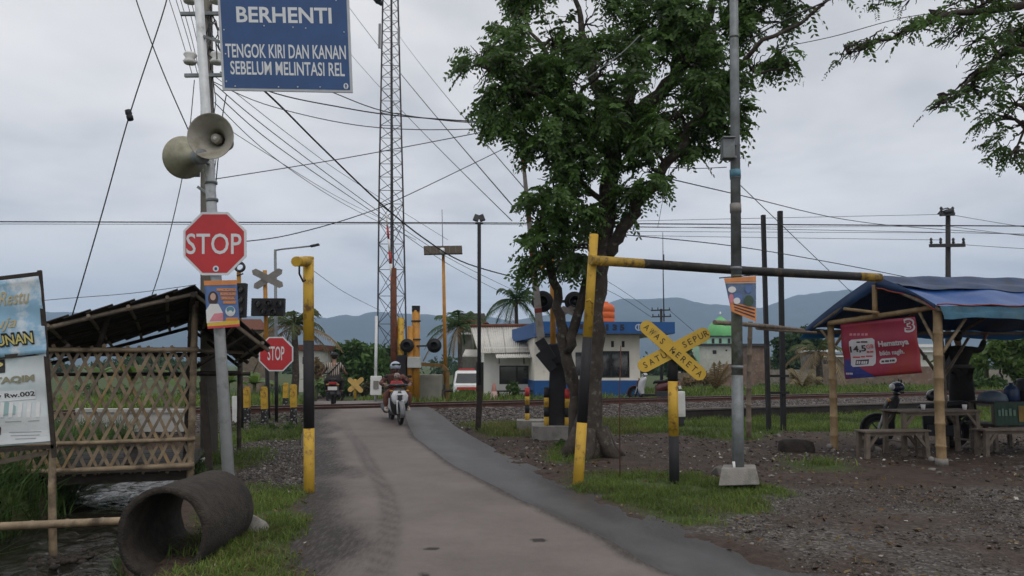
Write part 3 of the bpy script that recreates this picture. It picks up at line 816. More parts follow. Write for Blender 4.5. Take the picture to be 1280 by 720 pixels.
SIGN_GREY = mat('sign_back_grey', (.21, .2, .185), .6, .2, 6, .05)
RIM_GREY = mat('sign_rim', (.42, .44, .46), .45, .1, 6, 0, metal=.3)
GLASS_D = mat('lens_dark', (.02, .022, .022), .2, .2, 5, 0, spec=.6)

def band_pole(mb, a, b, ra, rb, bands, n=14):
    "pole from a (bottom) to b (top) in colour bands [(t0,t1,mat index)]"
    a, b = Vector(a), Vector(b)
    for t0, t1, mi in bands:
        mb.tube([a.lerp(b, t0), a.lerp(b, t1)], [ra + (rb - ra) * t0, ra + (rb - ra) * t1], n, mi)
    return mb
class PxSheet(Sheet):
    "sheet given by its four pixel corners and their distances"
    def __init__(s, q, Y, wave=None):
        Y = Y if isinstance(Y, (list, tuple)) else [Y] * 4
        super().__init__(*[at(a, b, y) for (a, b), y in zip(q, Y)], wave=wave); s.q = q
    def uv(s, px, py):
        u = v = .5; a, b, c, d = [np.array(k, float) for k in s.q]; t = np.array([px, py], float)
        for _ in range(12):
            f = (a * (1 - u) + b * u) * (1 - v) + (d * (1 - u) + c * u) * v - t
            J = np.array([(b - a) * (1 - v) + (c - d) * v, (d * (1 - u) + c * u) - (a * (1 - u) + b * u)]).T
            du = np.linalg.solve(J, f); u -= du[0]; v -= du[1]
        return u, v
    def tpx(s, mb, body, x0, y0, x1, y1, off=.006, mi=0, bold=0., shear=0.):
        "lettering between pixel columns x0..x1, from baseline y0 up to y1"
        u0, v0 = s.uv(x0, y0); u1, v1 = s.uv(x1, y1); return s.text(mb, body, u0, v0, u1, v1, off, mi, bold, shear)
    def ppx(s, mb, pts, off=.004, mi=0):
        return s.poly(mb, [s.uv(*p) for p in pts], off, mi)
    def rpx(s, mb, x0, y0, x1, y1, off=.004, mi=0):
        return s.ppx(mb, [(x0, y0), (x1, y0), (x1, y1), (x0, y1)], off, mi)

# ------------------------------------------------------------------ steel sign pole with its signs
SPY = 10.4
a, b = at(288, 604, SPY), at(237, -190, SPY)
sp_ = thing('sign_pole', 'slanting grey steel pole carrying the blue sign, loudspeakers and front stop sign', 'pole', a)
m = MB(); m.tube([a - Vector((0, 0, .2)), b], [.077, .054], 16); m.build('pole_tube', GALV, sp_)
m = MB()
for y in (266, 330): 
    t = (604 - y) / 794; c = a.lerp(b, t); m = MB(); m.tube([c - (b - a).normalized() * .02, c + (b - a).normalized() * .02], .078, 16); m.build('clamp', GALV_D, sp_)
m = MB()
c = a.lerp(b, (604 - 246) / 794.); m.tube([c, c + (b - a).normalized() * .03], .082, 16)
m.build('clamp', GALV_D, sp_)
m = MB()
for y in (-10, 60): 
    c = a.lerp(b, (604 - y) / 794); m = MB(); m.beam(c + Vector((.04, -.03, 0)), at(300, y + 1, SPY - .1) , .035, .035); m.build('bracket', GALV_D, sp_)

bs = PxSheet([(278, 113), (441, 116), (435, -34), (270, -36)], [SPY - .16, SPY - .10, SPY - .10, SPY - .16])
bt = thing('information_sign', 'big blue road sign lettered BERHENTI in white beside the pole', 'sign', bs.p(.5, 0))
m = MB(); bs.body(m, th=.02); m.build('sign_plate', RIM_GREY, bt, bevel=.004)
m = MB(); u0, v0 = .02, .022; bs.poly(m, [(u0, v0), (1 - u0, v0), (1 - u0, 1 - v0), (u0, 1 - v0)], .003); m.build('sign_face', SIGN_BLUE, bt)
m = MB(); bs.tpx(m, 'BERHENTI', 296, 28.5, 414, 10.5, bold=.022); m.build('lettering', SIGN_WHITE, bt); m = MB(); bs.tpx(m, 'TENGOK KIRI DAN KANAN', 282.5, 72.5, 432, 57.5, bold=.014); m.build('lettering', SIGN_WHITE, bt); m = MB(); bs.tpx(m, 'SEBELUM MELINTASI REL', 288.5, 93.5, 430.5, 79, bold=.014)
m.build('lettering', SIGN_WHITE, bt)
m = MB(); u, v = bs.uv(432.5, 108); bs.disc(m, u, v, .019, .025, .006); bs.disc(m, u, v + .005, .008, .012, .008, 1); bs.rect(m, u - .004, v - .02, u + .004, v, .008, 1)
m.build('emblem', [SIGN_WHITE, SIGN_BLUE], bt)
m = MB()
for px, py in ((280, 38), (366, 35), (330, 33), (382, 36), (430, 41), (282, 68), (283, 102), (294, 108), (348, 109), (372, 109), (400, 109), (420, 1), (350, -6)):
    p = bs.p(*bs.uv(px, py), .003); m.ball(p, .011, 6)
m.build('bolt', GALV, bt)

def octagon_sign(cx, cy, r, Y, label, tx, pole_off):
    q = [(cx - r, cy + r), (cx + r, cy + r), (cx + r, cy - r), (cx - r, cy - r)]
    s = PxSheet(q, Y); t = thing('stop_sign', label, 'sign', s.p(.5, 0))
    def oct_(k): 
        c = .5 * k; e_ = c * math.tan(math.pi / 8)
        return [(.5 - e_, .5 - c), (.5 + e_, .5 - c), (.5 + c, .5 - e_), (.5 + c, .5 + e_), (.5 + e_, .5 + c), (.5 - e_, .5 + c), (.5 - c, .5 + e_), (.5 - c, .5 - e_)]
    m = MB(); o8 = oct_(1.0); fr = [s.p(u, v, 0) for u, v in o8]; bk = [s.p(u, v, -.012) for u, v in o8]
    m.add(fr + bk, [tuple(range(8)), tuple(range(15, 7, -1))] + [(i, 8 + i, 8 + (i + 1) % 8, (i + 1) % 8) for i in range(8)])
    m.build('sign_plate', SIGN_WHITE, t)
    m = MB(); s.poly(m, oct_(.925), .003); m.build('sign_face', SIGN_RED, t)
    m = MB(); s.tpx(m, 'STOP', *tx, bold=.008); m.build('lettering', SIGN_WHITE, t)
    return s, t
s1, t1 = octagon_sign(268.5, 304.5, 39.5, SPY - .12, 'large red octagonal STOP sign on the slanting steel pole above the poster', (233, 318, 302, 292), 0)
m = MB(); u, v = s1.uv(270, 336); s1.disc(m, u, v, .048, .048, .006); s1.disc(m, u, v, .022, .026, .008, 1); m.build('emblem', [SIGN_WHITE, SIGN_BLUE], t1)

# poster tied to the pole under the stop sign
INK_OR = mat('ink_orange', (.62, .24, .08), .5, .12, 9); INK_BL = mat('ink_blue', (.10, .17, .36), .5, .15, 9); INK_RD = mat('ink_red', (.55, .06, .07), .5, .15, 9)
INK_SK = mat('ink_skin', (.50, .33, .26), .5, .1, 9); INK_DK = mat('ink_dark', (.05, .03, .035), .5, .2, 9); INK_WH = mat('ink_white', (.66, .66, .66), .5, .06, 9)
INK_PK = mat('ink_pink', (.6, .22, .26), .5, .15, 9); INK_YE = mat('ink_yellow', (.66, .46, .06), .5, .1, 9); INK_TL = mat('ink_teal', (.10, .24, .32), .5, .15, 9)
ps = PxSheet([(260, 411), (300, 408), (296, 350), (255, 351)], [SPY - .13, SPY - .11, SPY - .13, SPY - .14], wave=lambda u, v: .012 * math.sin(5 * u + 2) * (1 - v * .5))
pt = thing('poster', 'small orange and blue poster of a woman below the front stop sign', 'poster', ps.p(.5, 0))
m = MB(); ps.body(m, 10, 10, .003, smooth=True); m.build('poster_sheet', INK_BL, pt)
m = MB()
def oval(s, mb, px, py, rx, ry, off, mi, n=14): s.ppx(mb, [(px + rx * math.cos(2 * math.pi * i / n), py - ry * math.sin(2 * math.pi * i / n)) for i in range(n)], off, mi)
for x in range(5): 
    k = .2; ps.rect(m, x * k, .9, x * k + k, 1, .005, 0); ps.rect(m, x * k, 0, x * k + k, .05, .005, 2); ps.rect(m, x * k, .05, x * k + k, .14, .005, 3)
for i, (w0, w1) in enumerate(((271, 295), (275, 295), (276, 294), (279, 295))): ps.rpx(m, w0, 364 + i * 5.2, w1, 360.5 + i * 5.2, .006, 0)
oval(ps, m, 266.5, 373, 6.2, 9, .006, 4); oval(ps, m, 266.5, 371, 3.4, 4.6, .008, 1)
ps.ppx(m, [(259, 404), (278, 402), (279, 392), (273, 380), (263, 380), (258, 388)], .007, 5)
ps.ppx(m, [(262, 402), (279, 401), (279, 391), (268, 392)], .009, 6)
oval(ps, m, 288, 389, 6.5, 6.5, .006, 5); oval(ps, m, 288, 387, 5, 4, .008, 7); oval(ps, m, 288, 391, 3, 3, .010, 5)
ps.rpx(m, 282, 401, 298, 397, .006, 0)
tag(m.build('poster_print', [INK_OR, INK_SK, INK_RD, INK_YE, INK_DK, INK_WH, INK_PK, INK_TL], pt), kind='stuff')
m = MB()
for i in range(3): ps.tpx(m, ('. . - - . -', '- - . - - .', '- . - - -')[i], 272 + i * 2, 363.6 + i * 5.2, 294, 361.2 + i * 5.2, .008)
tag(m.build('print_lines', INK_DK, pt), kind='stuff')

# horn loudspeakers
HORN = mat('horn_cream', (.36, .34, .29), .5, .2, 5, .05, col2=(.20, .18, .13), c2lo=.5, c2hi=.7); HORN_O = mat('horn_olive', (.30, .29, .21), .5, .25, 4, .04, col2=(.17, .16, .10), c2lo=.5, c2hi=.7)
def horn(px, py, Y, r, d, label, mo):
    c = at(px, py, Y); x, y, z = frame_z(d); M = Matrix((x, y, z)).transposed().to_4x4(); M.translation = c
    t = thing('loudspeaker', label, 'loudspeaker', c)
    prof = [(.052, -.43), (.06, -.36), (.085, -.28), (.13, -.19), (.19, -.09), (r * .93, -.02), (r, 0), (r * 1.03, .004), (r * 1.03, -.012), (r * .95, -.035), (.205, -.105), (.145, -.205), (.1, -.3), (.07, -.43)]
    m = MB(); m.lathe(prof, 32, M); m.build('horn', mo, t)
    m = MB(); m.lathe([(.0, -.16), (.05, -.165), (.062, -.18), (.075, -.36), (.0, -.36)], 20, M); m.lathe([(.0, -.14), (.022, -.145), (.026, -.165), (.0, -.165)], 14, M, 1); m.build('reflector', [HORN, WHITE_P], t)
    m = MB(); m.lathe([(0, -.62), (.09, -.62), (.1, -.6), (.1, -.46), (.07, -.43), (0, -.43)], 20, M); m.build('driver', GALV_D, t)
    m = MB(); p = c - Vector(d).normalized() * .5; q = a.lerp(b, max(0, min(1, (p.z - a.z) / (b.z - a.z)))); m.beam(p, q, .04, .02); m.build('bracket', GALV_D, t)
horn(263, 170, SPY - .62, .285, (.02, -1, -.12), 'front facing grey horn loudspeaker on the steel pole below the blue sign', HORN)
horn(230, 197, SPY - .1, .275, (-.66, .68, .16), 'olive horn loudspeaker aimed left, tucked behind the front facing one', HORN_O)

# ------------------------------------------------------------------ concrete utility pole behind the hut
UPY = 13.9
ua, ub = at(262.5, 572, UPY), at(256, -260, UPY)
ut = thing('utility_pole', 'weathered round concrete utility pole standing right behind the bamboo hut', 'utility pole', ua)
m = MB(); m.tube([ua - Vector((0, 0, .3)), ua.lerp(ub, .5), ub], [.15, .115, .08], 18); m.build('pole_shaft', CONC_POLE, ut)
upos = lambda py: ua.lerp(ub, (572 - py) / 832.)
for y, xa, xb_ in ((17, 226, 276), (94, 231, 281)):
    m = MB(); c = upos(y); m.beam(at(xa, y + .5, UPY - .16), at(xb_, y, UPY - .16), .06, .06)
    m.build('crossarm', GALV_D, ut)
    for sx in (-.24, .24):
        m = MB(); m.lathe([(0, -.1), (.1, -.1), (.12, -.06), (.075, 0), (.12, .06), (.1, .1), (0, .1)], 16, Matrix.Translation(c + Vector((sx, -.16, .0))))
        m.build('insulator', WHITE_P, ut)
m = MB(); 
rr = random.Random(3)
for k in range(9):
    p = upos(25 + k * 3) + Vector((.13, -.12, 0)); pts = [p]
    for i in range(9): p = p + Vector((rr.uniform(-.05, .075), rr.uniform(-.05, .03), -rr.uniform(.03, .15))); pts.append(p)
    m.tube(pts, .011, 5)
m.build('cable_tangle', STEEL_D, ut)
m = MB(); c = upos(232) + Vector((-.2, -.1, 0)); m.box(c, (.16, .14, .2)); m.build('junction_box', GALV_D, ut, bevel=.01); m = MB(); c = upos(252) + Vector((-.13, -.14, 0)); m.beam(c, c + Vector((.2, 0, -.14)), .05, .05); m.build('junction_box', GALV_D, ut, bevel=.01)
m = MB(); 
for dx, r_ in ((.15, .012), (.18, .008)):
    m.tube([upos(110 + i * 18) + Vector((dx + .03 * math.sin(i * 1.7 + dx * 60), -.14, 0)) for i in range(11)], r_, 5)
m.build('drop_cable', STEEL_D, ut)

# ------------------------------------------------------------------ bamboo hut over the stream
H0 = at(238, 590, 11.3); HF = Vector((-.287, .958, 0)); HR = Vector((.958, .287, 0)); HZ0 = H0.z
def hp(t, s, z): return Vector((H0.x, H0.y, 0)) - HR * t + HF * s + Vector((0, 0, z))
hut = thing('bamboo_hut', 'dark roofed bamboo hut with a lattice front bridging the stream', 'hut', hp(1.5, 1.4, -.2))
def bpole(nm, a, b, r, m_, par, knots=True):
    mb = MB(); a, b = Vector(a), Vector(b); L = (b - a).length; k = max(1, int(L / .32)); pts = []; rs = []
    bow = Vector((random.uniform(-1, 1), random.uniform(-1, 1), random.uniform(-1, 1))) * .006 * L
    for i in range(k):
        t0, t1 = i / k, (i + 1) / k
        for t, q in ((t0 + .02 / k, 1.), (t0 + .5 / k, .96), (t1 - .06 / k, 1.), (t1 - .01 / k, 1.13)):
            pts.append(a.lerp(b, t) + bow * math.sin(math.pi * t)); rs.append(r * q * (1 - .12 * t))
    mb.tube(pts, rs, 9); return mb.build(nm, m_, par)
front_L = 3.3
bpole('post', hp(0, 0, -.25), hp(.02, 0, 2.45), .052, BAMBOO, hut)
bpole('post', hp(.07, .1, -.25), hp(.07, .1, 2.3), .05, WOOD_D, hut)
bpole('post', hp(front_L, .05, -.6), hp(front_L, .05, 1.9), .05, BAMBOO, hut)
bpole('post', hp(0, 2.7, -.4), hp(0, 2.7, 2.1), .05, WOOD_D, hut)
bpole('post', hp(front_L, 2.7, -.6), hp(front_L, 2.7, 1.8), .05, WOOD_D, hut)
bpole('post', hp(-.55, 2.6, -.1), hp(-.5, 2.6, 1.7), .04, WOOD_D, hut)
for z, r_ in ((1.755, .036), (.5, .032), (.14, .04)): bpole('rail', hp(-.06, -.06, z), hp(front_L, -.06, z + .0), r_, BAMBOO, hut)
bpole('rail', hp(-.2, 2.62, 1.7), hp(front_L, 2.62, 1.7), .04, WOOD_D, hut); bpole('rail', hp(-.7, 2.5, 1.38), hp(front_L, 2.55, 1.38), .035, WOOD_D, hut)
bpole('rail', hp(-.65, .4, 1.72), hp(.1, .1, 1.75), .028, BAMBOO_D, hut); bpole('rail', hp(-.62, .4, 1.42), hp(.1, .2, 1.42), .03, WOOD_D, hut)
m = MB()
for k in range(3): m.beam(hp(-.05, .05 + k * 1.2, .0), hp(front_L, .05 + k * 1.2, .0), .12, .14)
m.build('floor_beam', WOOD_D, hut)
for k in range(9): m = MB(); m.beam(hp(-.02, .02 + k * .31, .09), hp(front_L, .02 + k * .31, .09 + random.uniform(-.006, .006)), .28, .03); m.build('floor_board', WOOD_D, hut)
# diagonal lattice strips, each one split bamboo
def strip_(t0, dirn, s):
    z0, z1 = .1, 1.78; run = .80 * dirn
    ta, tb = t0, t0 + run; za, zb = z0 - random.uniform(0, .07), z1 + random.uniform(-.01, .05)
    if min(ta, tb) < -.03 or max(ta, tb) > front_L:
        def cut(tt): return za + (zb - za) * (tt - ta) / (tb - ta)
        lo, hi = -.02, front_L
        if ta < lo: za, ta = cut(lo), lo
        elif ta > hi: za, ta = cut(hi), hi
        if tb < lo: zb, tb = cut(lo), lo
        elif tb > hi: zb, tb = cut(hi), hi
        if abs(za - zb) < .2: return
    m = MB(); p, q = hp(ta, s, za), hp(tb, s, zb); mid = p.lerp(q, .5) + HF * random.uniform(-.012, .012) + HR * random.uniform(-.012, .012)
    w = random.uniform(.034, .046)
    m.beam(p, mid, .008, w, up=HR); m.beam(mid, q, .008, w, up=HR)
    m.build('bamboo_strip', random.choice([BAMBOO, BAMBOO, BAMBOO_Y, BAMBOO_D]), hut)
t = -.8
while t < front_L + .8:
    strip_(t + random.uniform(-.02, .02), 1, -.012); strip_(t + .06 + random.uniform(-.02, .02), -1, -.024); t += .15
# roof: overlapping sheets
ridge_n, ridge_f = at(243, 361, 10.75), at(237, 406, 14.0)
el_n = at(60, 404, 10.35); el_n = ridge_n + (el_n - ridge_n) * 1.35; el_f = ridge_f + (at(112, 438, 13.3) - ridge_f) * 1.45
er_n = at(338, 433, 10.85); er_f = at(300, 455, 13.6)
ROOFM = mat('roof_sheet_dark', (.040, .032, .027), .8, .4, 5, .3, 30, col2=(.09, .078, .065), c2lo=.58, c2hi=.75)
def slope(A0, A1, B0, B1, n):
    for i in range(n):
        t0, t1 = i / n, min(1.0, (i + 1.22) / n)
        p = [A0.lerp(B0, t0), A0.lerp(B0, t1), A1.lerp(B1, t1), A1.lerp(B1, t0)]
        up = Vector((0, 0, .03)); lift = [.0, .035, .035, .0]
        jit = HF * random.uniform(-.03, .015)
        q = [x + Vector((0, 0, l)) + (jit if k < 2 else Vector()) for k, (x, l) in enumerate(zip(p, lift))]
        nu = 14; mb = MB(); top = []; bot = []
        for j in range(nu + 1):           # corrugated across the run
            w = .010 * math.cos(j * math.pi)
            a_, b_ = q[0].lerp(q[3], j / nu), q[1].lerp(q[2], j / nu)
            top += [a_ + Vector((0, 0, w + .012)), b_ + Vector((0, 0, w + .012))]; bot += [a_ + Vector((0, 0, w)), b_ + Vector((0, 0, w))]
        fs = []; K = len(top)
        for j in range(nu):
            fs += [(2 * j, 2 * j + 1, 2 * j + 3, 2 * j + 2), (K + 2 * j, K + 2 * j + 2, K + 2 * j + 3, K + 2 * j + 1)]
            fs += [(2 * j, 2 * j + 2, K + 2 * j + 2, K + 2 * j), (2 * j + 1, K + 2 * j + 1, K + 2 * j + 3, 2 * j + 3)]
        fs += [(0, K, K + 1, 1), (2 * nu, 2 * nu + 1, K + 2 * nu + 1, K + 2 * nu)]
        mb.add(top + bot, fs, 0); mb.build('roof_sheet', ROOFM, hut)
slope(el_n, el_f, ridge_n, ridge_f, 9)
slope(er_n, er_f, ridge_n, ridge_f, 5)
dn = Vector((0, 0, -.06))
for k in (.02, .35, .68, .98):
    A, B = el_n.lerp(el_f, k) + dn, ridge_n.lerp(ridge_f, k) + dn
    bpole('rafter', A, B + (B - A).normalized() * .05, .034, BAMBOO_D if k < .1 else WOOD_D, hut)
    A, B = er_n.lerp(er_f, k) + dn, ridge_n.lerp(ridge_f, k) + dn
    bpole('rafter', A, B, .03, BAMBOO_D if k < .1 else WOOD_D, hut)
for A0, A1, B0, B1, n in ((el_n, el_f, ridge_n, ridge_f, 5), (er_n, er_f, ridge_n, ridge_f, 3)):
    for i in range(n): 
        t = (i + .3) / n; bpole('purlin', A0.lerp(B0, t) - HF * .03 + dn * .5, A1.lerp(B1, t) + dn * .5, .026, BAMBOO_D, hut)
bpole('ridge_pole', ridge_n - HF * .1 + dn * 1.4, ridge_f + dn * 1.4, .04, WOOD_D, hut)
bpole('brace', hp(1.25, .0, 1.75), el_n.lerp(ridge_n, .52) + HF * .5 + dn, .04, WOOD_D, hut)
bpole('brace', hp(.0, .1, 1.5), er_n.lerp(ridge_n, .3) + HF * .3 + dn, .03, WOOD_D, hut)
m = MB(); m.beam(hp(-.12, -.02, 1.3), hp(-.28, -.08, -.12), .035, .09); m.build('prop_plank', WOOD_D, hut)
m = MB(); m.box(hp(1.5, .8, .38), (1.6, .4, .05), rot=(0, 0, math.atan2(HR.y, HR.x))); m.box(hp(.9, .8, .24), (.06, .3, .3)); m.box(hp(2.1, .8, .24), (.06, .3, .3)); m.build('bench', WOOD_G, hut)

pw = thing('parapet', 'pale low concrete parapet seen through the bamboo lattice', 'parapet', at(170, 530, 17.2))
m = MB(); p, q = at(95, 527, 16.9), at(236, 527, 17.6); m.beam(p, q, .2, .42); m.beam(p + Vector((0, 0, .24)), q + Vector((0, 0, .24)), .28, .07); m.build('wall_block', mat('concrete_pale', (.42, .41, .39), .85, .12, 4, .2), pw)

# ------------------------------------------------------------------ fund raising banner at the left edge
BY = 8.4
BAN_B = mat('banner_sky', (.25, .43, .58), .4, .12, 2.5, 0, col2=(.64, .68, .71), c2lo=.46, c2hi=.6, c2scale=3.2); BAN_W = mat('banner_pale', (.60, .65, .66), .4, .08, 2.5, .1, 6, col2=(.46, .56, .60), c2lo=.45, c2hi=.65, c2scale=2.)
GOLD = mat('ink_gold', (.40, .34, .20), .5, .1, 9); GOLD2 = mat('ink_gold_pale', (.24, .23, .15), .5, .1, 9); INK_K = mat('ink_black', (.02, .02, .02), .5, .1, 9); INK_YB = mat('ink_yellow_pale', (.62, .54, .20), .5, .06, 9); INK_GR = mat('ink_green_grey', (.27, .40, .40), .5, .1, 9)
wv = lambda u, v: .010 * math.sin(9 * u + 5 * v) + .008 * math.sin(17 * v + 3 * u)
full = PxSheet([(-130, 572), (68, 557), (50, 341), (-150, 365)], BY, wave=wv)
bn_ = thing('mosque_banner', 'faded blue and white fund raising banner on a lath frame over the stream', 'banner', full.p(.5, 0))
s_up = PxSheet([(-139, 460), (59, 441.5), (49, 345), (-149, 369)], BY, wave=lambda u, v: wv(u, v) + .02 * (1 - v) ** 6 * math.sin(14 * u)); s_lo = PxSheet([(-131, 568), (66, 553), (58, 439), (-140, 457)], [BY + .015] * 4, wave=wv)
m = MB(); s_up.body(m, 30, 16, .004, smooth=True); m.build('upper_sheet', BAN_B, bn_)
m = MB(); s_lo.body(m, 30, 16, .004, smooth=True); m.build('lower_sheet', BAN_W, bn_)
m = MB(); s_up.tpx(m, 'Restu', -1, 383, 36, 361, .008, shear=.35, bold=.01); m.build('script_lettering', GOLD, bn_); m = MB(); s_up.tpx(m, 'uja', -4, 416, 20, 396, .008, shear=.35, bold=.01); m.build('script_lettering', GOLD, bn_)
m = MB(); s_up.tpx(m, 'PEMBANGUNAN', -76, 442, 42, 413, .008, 0, bold=.09); s_up.tpx(m, 'PEMBANGUNAN', -75, 440, 41, 416, .012, 1, bold=.02); m.build('lettering', [INK_K, INK_YB], bn_)
m = MB(); s_lo.ppx(m, [(-70, 474), (6, 466), (5, 449), (-72, 457)], .006, 0); s_lo.tpx(m, 'MASJID', -64, 467, 3, 452, .010, 1, bold=.04); m.build('lettering', [INK_K, INK_YB, GOLD2, SIGN_WHITE], bn_); m = MB(); s_lo.tpx(m, 'MUSTAQIM', -38, 485, 43, 468, .008, 2, bold=.05)
s_lo.ppx(m, [(-20, 504), (44, 499), (43, 487), (-21, 491)], .006, 3); m.build('lettering', [INK_K, INK_YB, GOLD2, SIGN_WHITE], bn_); m = MB(); s_lo.tpx(m, 'ng Rw.002', -9, 501, 43, 489, .010, 0, bold=.02)
m.build('lettering', [INK_K, INK_YB, GOLD2, SIGN_WHITE], bn_)
m = MB()
for x in range(-120, 50, 11): s_lo.ppx(m, [(x, 522), (x + 5, 522), (x + 5, 503), (x, 503)], .006, 0)
for x in (-110, -60, -10): s_lo.ppx(m, [(x, 520), (x + 30, 518), (x + 30, 508), (x + 15, 500), (x, 508)], .005, 1)
s_lo.ppx(m, [(-130, 566), (64, 551), (62, 520), (-133, 534)], .004, 2)
s_lo.ppx(m, [(-20, 545), (1, 544), (2, 535), (-5, 525), (-20, 526)], .009, 3)
for k, (x0, x1, y) in enumerate(((8, 28, 528), (36, 50, 527), (12, 52, 541), (14, 50, 545), (20, 46, 549))): s_lo.ppx(m, [(x0, y), (x1, y - 1), (x1, y - 1.8), (x0, y - .8)], .008, 4)
tag(m.build('picture_print', [INK_WH, INK_GR, mat('ink_pale', (.60, .63, .64), .45, .06, 5), INK_DK, mat('ink_grey', (.28, .3, .31), .5, .1, 9)], bn_), kind='stuff')
for a_, b_ in (((68, 572), (49.5, 338)), ((50, 342), (-155, 366)), ((68, 558), (-132, 573)), ((59, 441), (-140, 459))):
    m = MB(); m.beam(at(*a_, BY + .02), at(*b_, BY + .02), .03, .04); m.build('frame_lath', WOOD_D, bn_)
bpole('support_post', at(68, 690, 8.5) - Vector((0, 0, .15)), at(66, 556, 8.5), .042, BAMBOO, bn_)
m = MB(); m.beam(at(-60, 590, 8.6), at(62, 565, 8.5), .05, .05); m.build('support_rail', BAMBOO_D, bn_)
cp_ = thing('bamboo_pole', 'thick pale bamboo pole lying level across the stream', 'bamboo pole', at(70, 657, 7.9))
bpole('culm', at(-90, 662, 7.9), at(172, 650, 7.9), .045, BAMBOO, cp_)
m = MB()
c0 = at(78, 684, 8.4)
for k in range(60):
    p = Vector((c0.x + random.gauss(0, .15), c0.y + random.gauss(0, .13), -.46)); m.ball(p, (random.uniform(.015, .06), random.uniform(.015, .05), random.uniform(.01, .035)), 6, M=Matrix.Rotation(random.uniform(0, 3), 3, 'Z'))
o = m.build('debris', WOOD_D, origin=(c0.x, c0.y, -.6)); tag(o, 'dark clump of debris caught at the foot of the banner post', 'debris', kind='stuff')

# ------------------------------------------------------------------ concrete culvert pipe
pn, pf = at(203, 668, 6.3), at(269, 637, 7.4)
x, y, z = frame_z(pf - pn); M = Matrix((x, y, z)).transposed().to_4x4(); M.translation = pn; L = (pf - pn).length
cul = thing('concrete_pipe', 'big weathered concrete culvert pipe lying open on the bank', 'pipe', base_of([pn - Vector((0, 0, .36)), pf - Vector((0, 0, .36))]))
m = MB(); n = 48; prof = [(.308, 0), (.36, 0), (.362, .03), (.358, .2), (.36, .45), (.357, .7), (.36, .95), (.358, L - .02), (.352, L), (.308, L), (.306, L * .7), (.309, L * .4)]
vs = []
for k, (r_, z_) in enumerate(prof):
    for j in range(n):
        an = 2 * math.pi * j / n; jit = (vnoise(np.array([an * 3.5 + 40]), np.array([k * 3.1]))[0] - .5) * (.018 if k in (0, 1, 2, 8, 9) else .008)
        vs.append(M @ Vector(((r_ + jit) * math.cos(an), (r_ + jit) * math.sin(an), z_ + ((vnoise(np.array([an * 6]), np.array([7.3]))[0] - .5) * .03 if k in (1, 2) else 0))))
K = len(prof); m.add(vs, [(i * n + j, i * n + (j + 1) % n, ((i + 1) % K) * n + (j + 1) % n, ((i + 1) % K) * n + j) for i in range(K) for j in range(n)], 0, True)
m.build('pipe_shell', CONC_D, cul)
m = MB(); c = pf + Vector((.42, .12, -.18)); m.hexa([c + Vector(q) for q in ((-.12, -.1, -.2), (.12, -.08, -.22), (.1, .1, -.2), (-.1, .1, -.2), (-.16, -.04, .14), (-.04, -.05, .1), (.02, .06, .02), (-.12, .07, .1))])
o = m.build('concrete_chunk', CONC, origin=c - Vector((0, 0, .2)), bevel=.015); tag(o, 'broken pale concrete chunk leaning beside the far end of the pipe', 'rubble')
m = MB(); c = gp(254, 577, .03); m.tube([c - Vector((0, .05, -.03)), c + Vector((0, .1, .03))], .03, 12); o = m.build('pipe_stub', WHITE_P, origin=c); tag(o, 'small pale pipe end lying at the foot of the hut post', 'pipe')

# ------------------------------------------------------------------ left leg of the broken height gate
GY_ = 9.75
a, b = at(387, 616, GY_), at(385.5, 322, GY_)
lg = thing('height_gate_post', 'tall yellow and black steel gate post on the left verge with a stub arm', 'gate post', a)
m = MB(); tt = lambda y: (616 - y) / 294.
band_pole(m, a - Vector((0, 0, .2)), b, .066, .066, [(0, tt(523), 0), (tt(523), tt(421), 1), (tt(421), 1, 0)]); m.build('post_tube', [YELLOW, BLACK], lg)
m = MB(); e1 = at(370, 327, GY_ - .42); m.tube([b - Vector((0, 0, .05)), e1], .062, 14); m.lathe([(.045, 0), (.066, 0), (.07, .02), (.066, .04)], 14, Matrix.Translation(b) @ Matrix.Translation((0, 0, -.03))); m.build('stub_arm', [YELLOW], lg)
m = MB(); pts = [at(374, 333, GY_ - .4), at(374, 342, GY_ - .3), at(379, 352, GY_ - .1), at(382, 350, GY_ - .08)]; m.tube(pts, .012, 5); m.build('loose_cable', STEEL_D, lg)

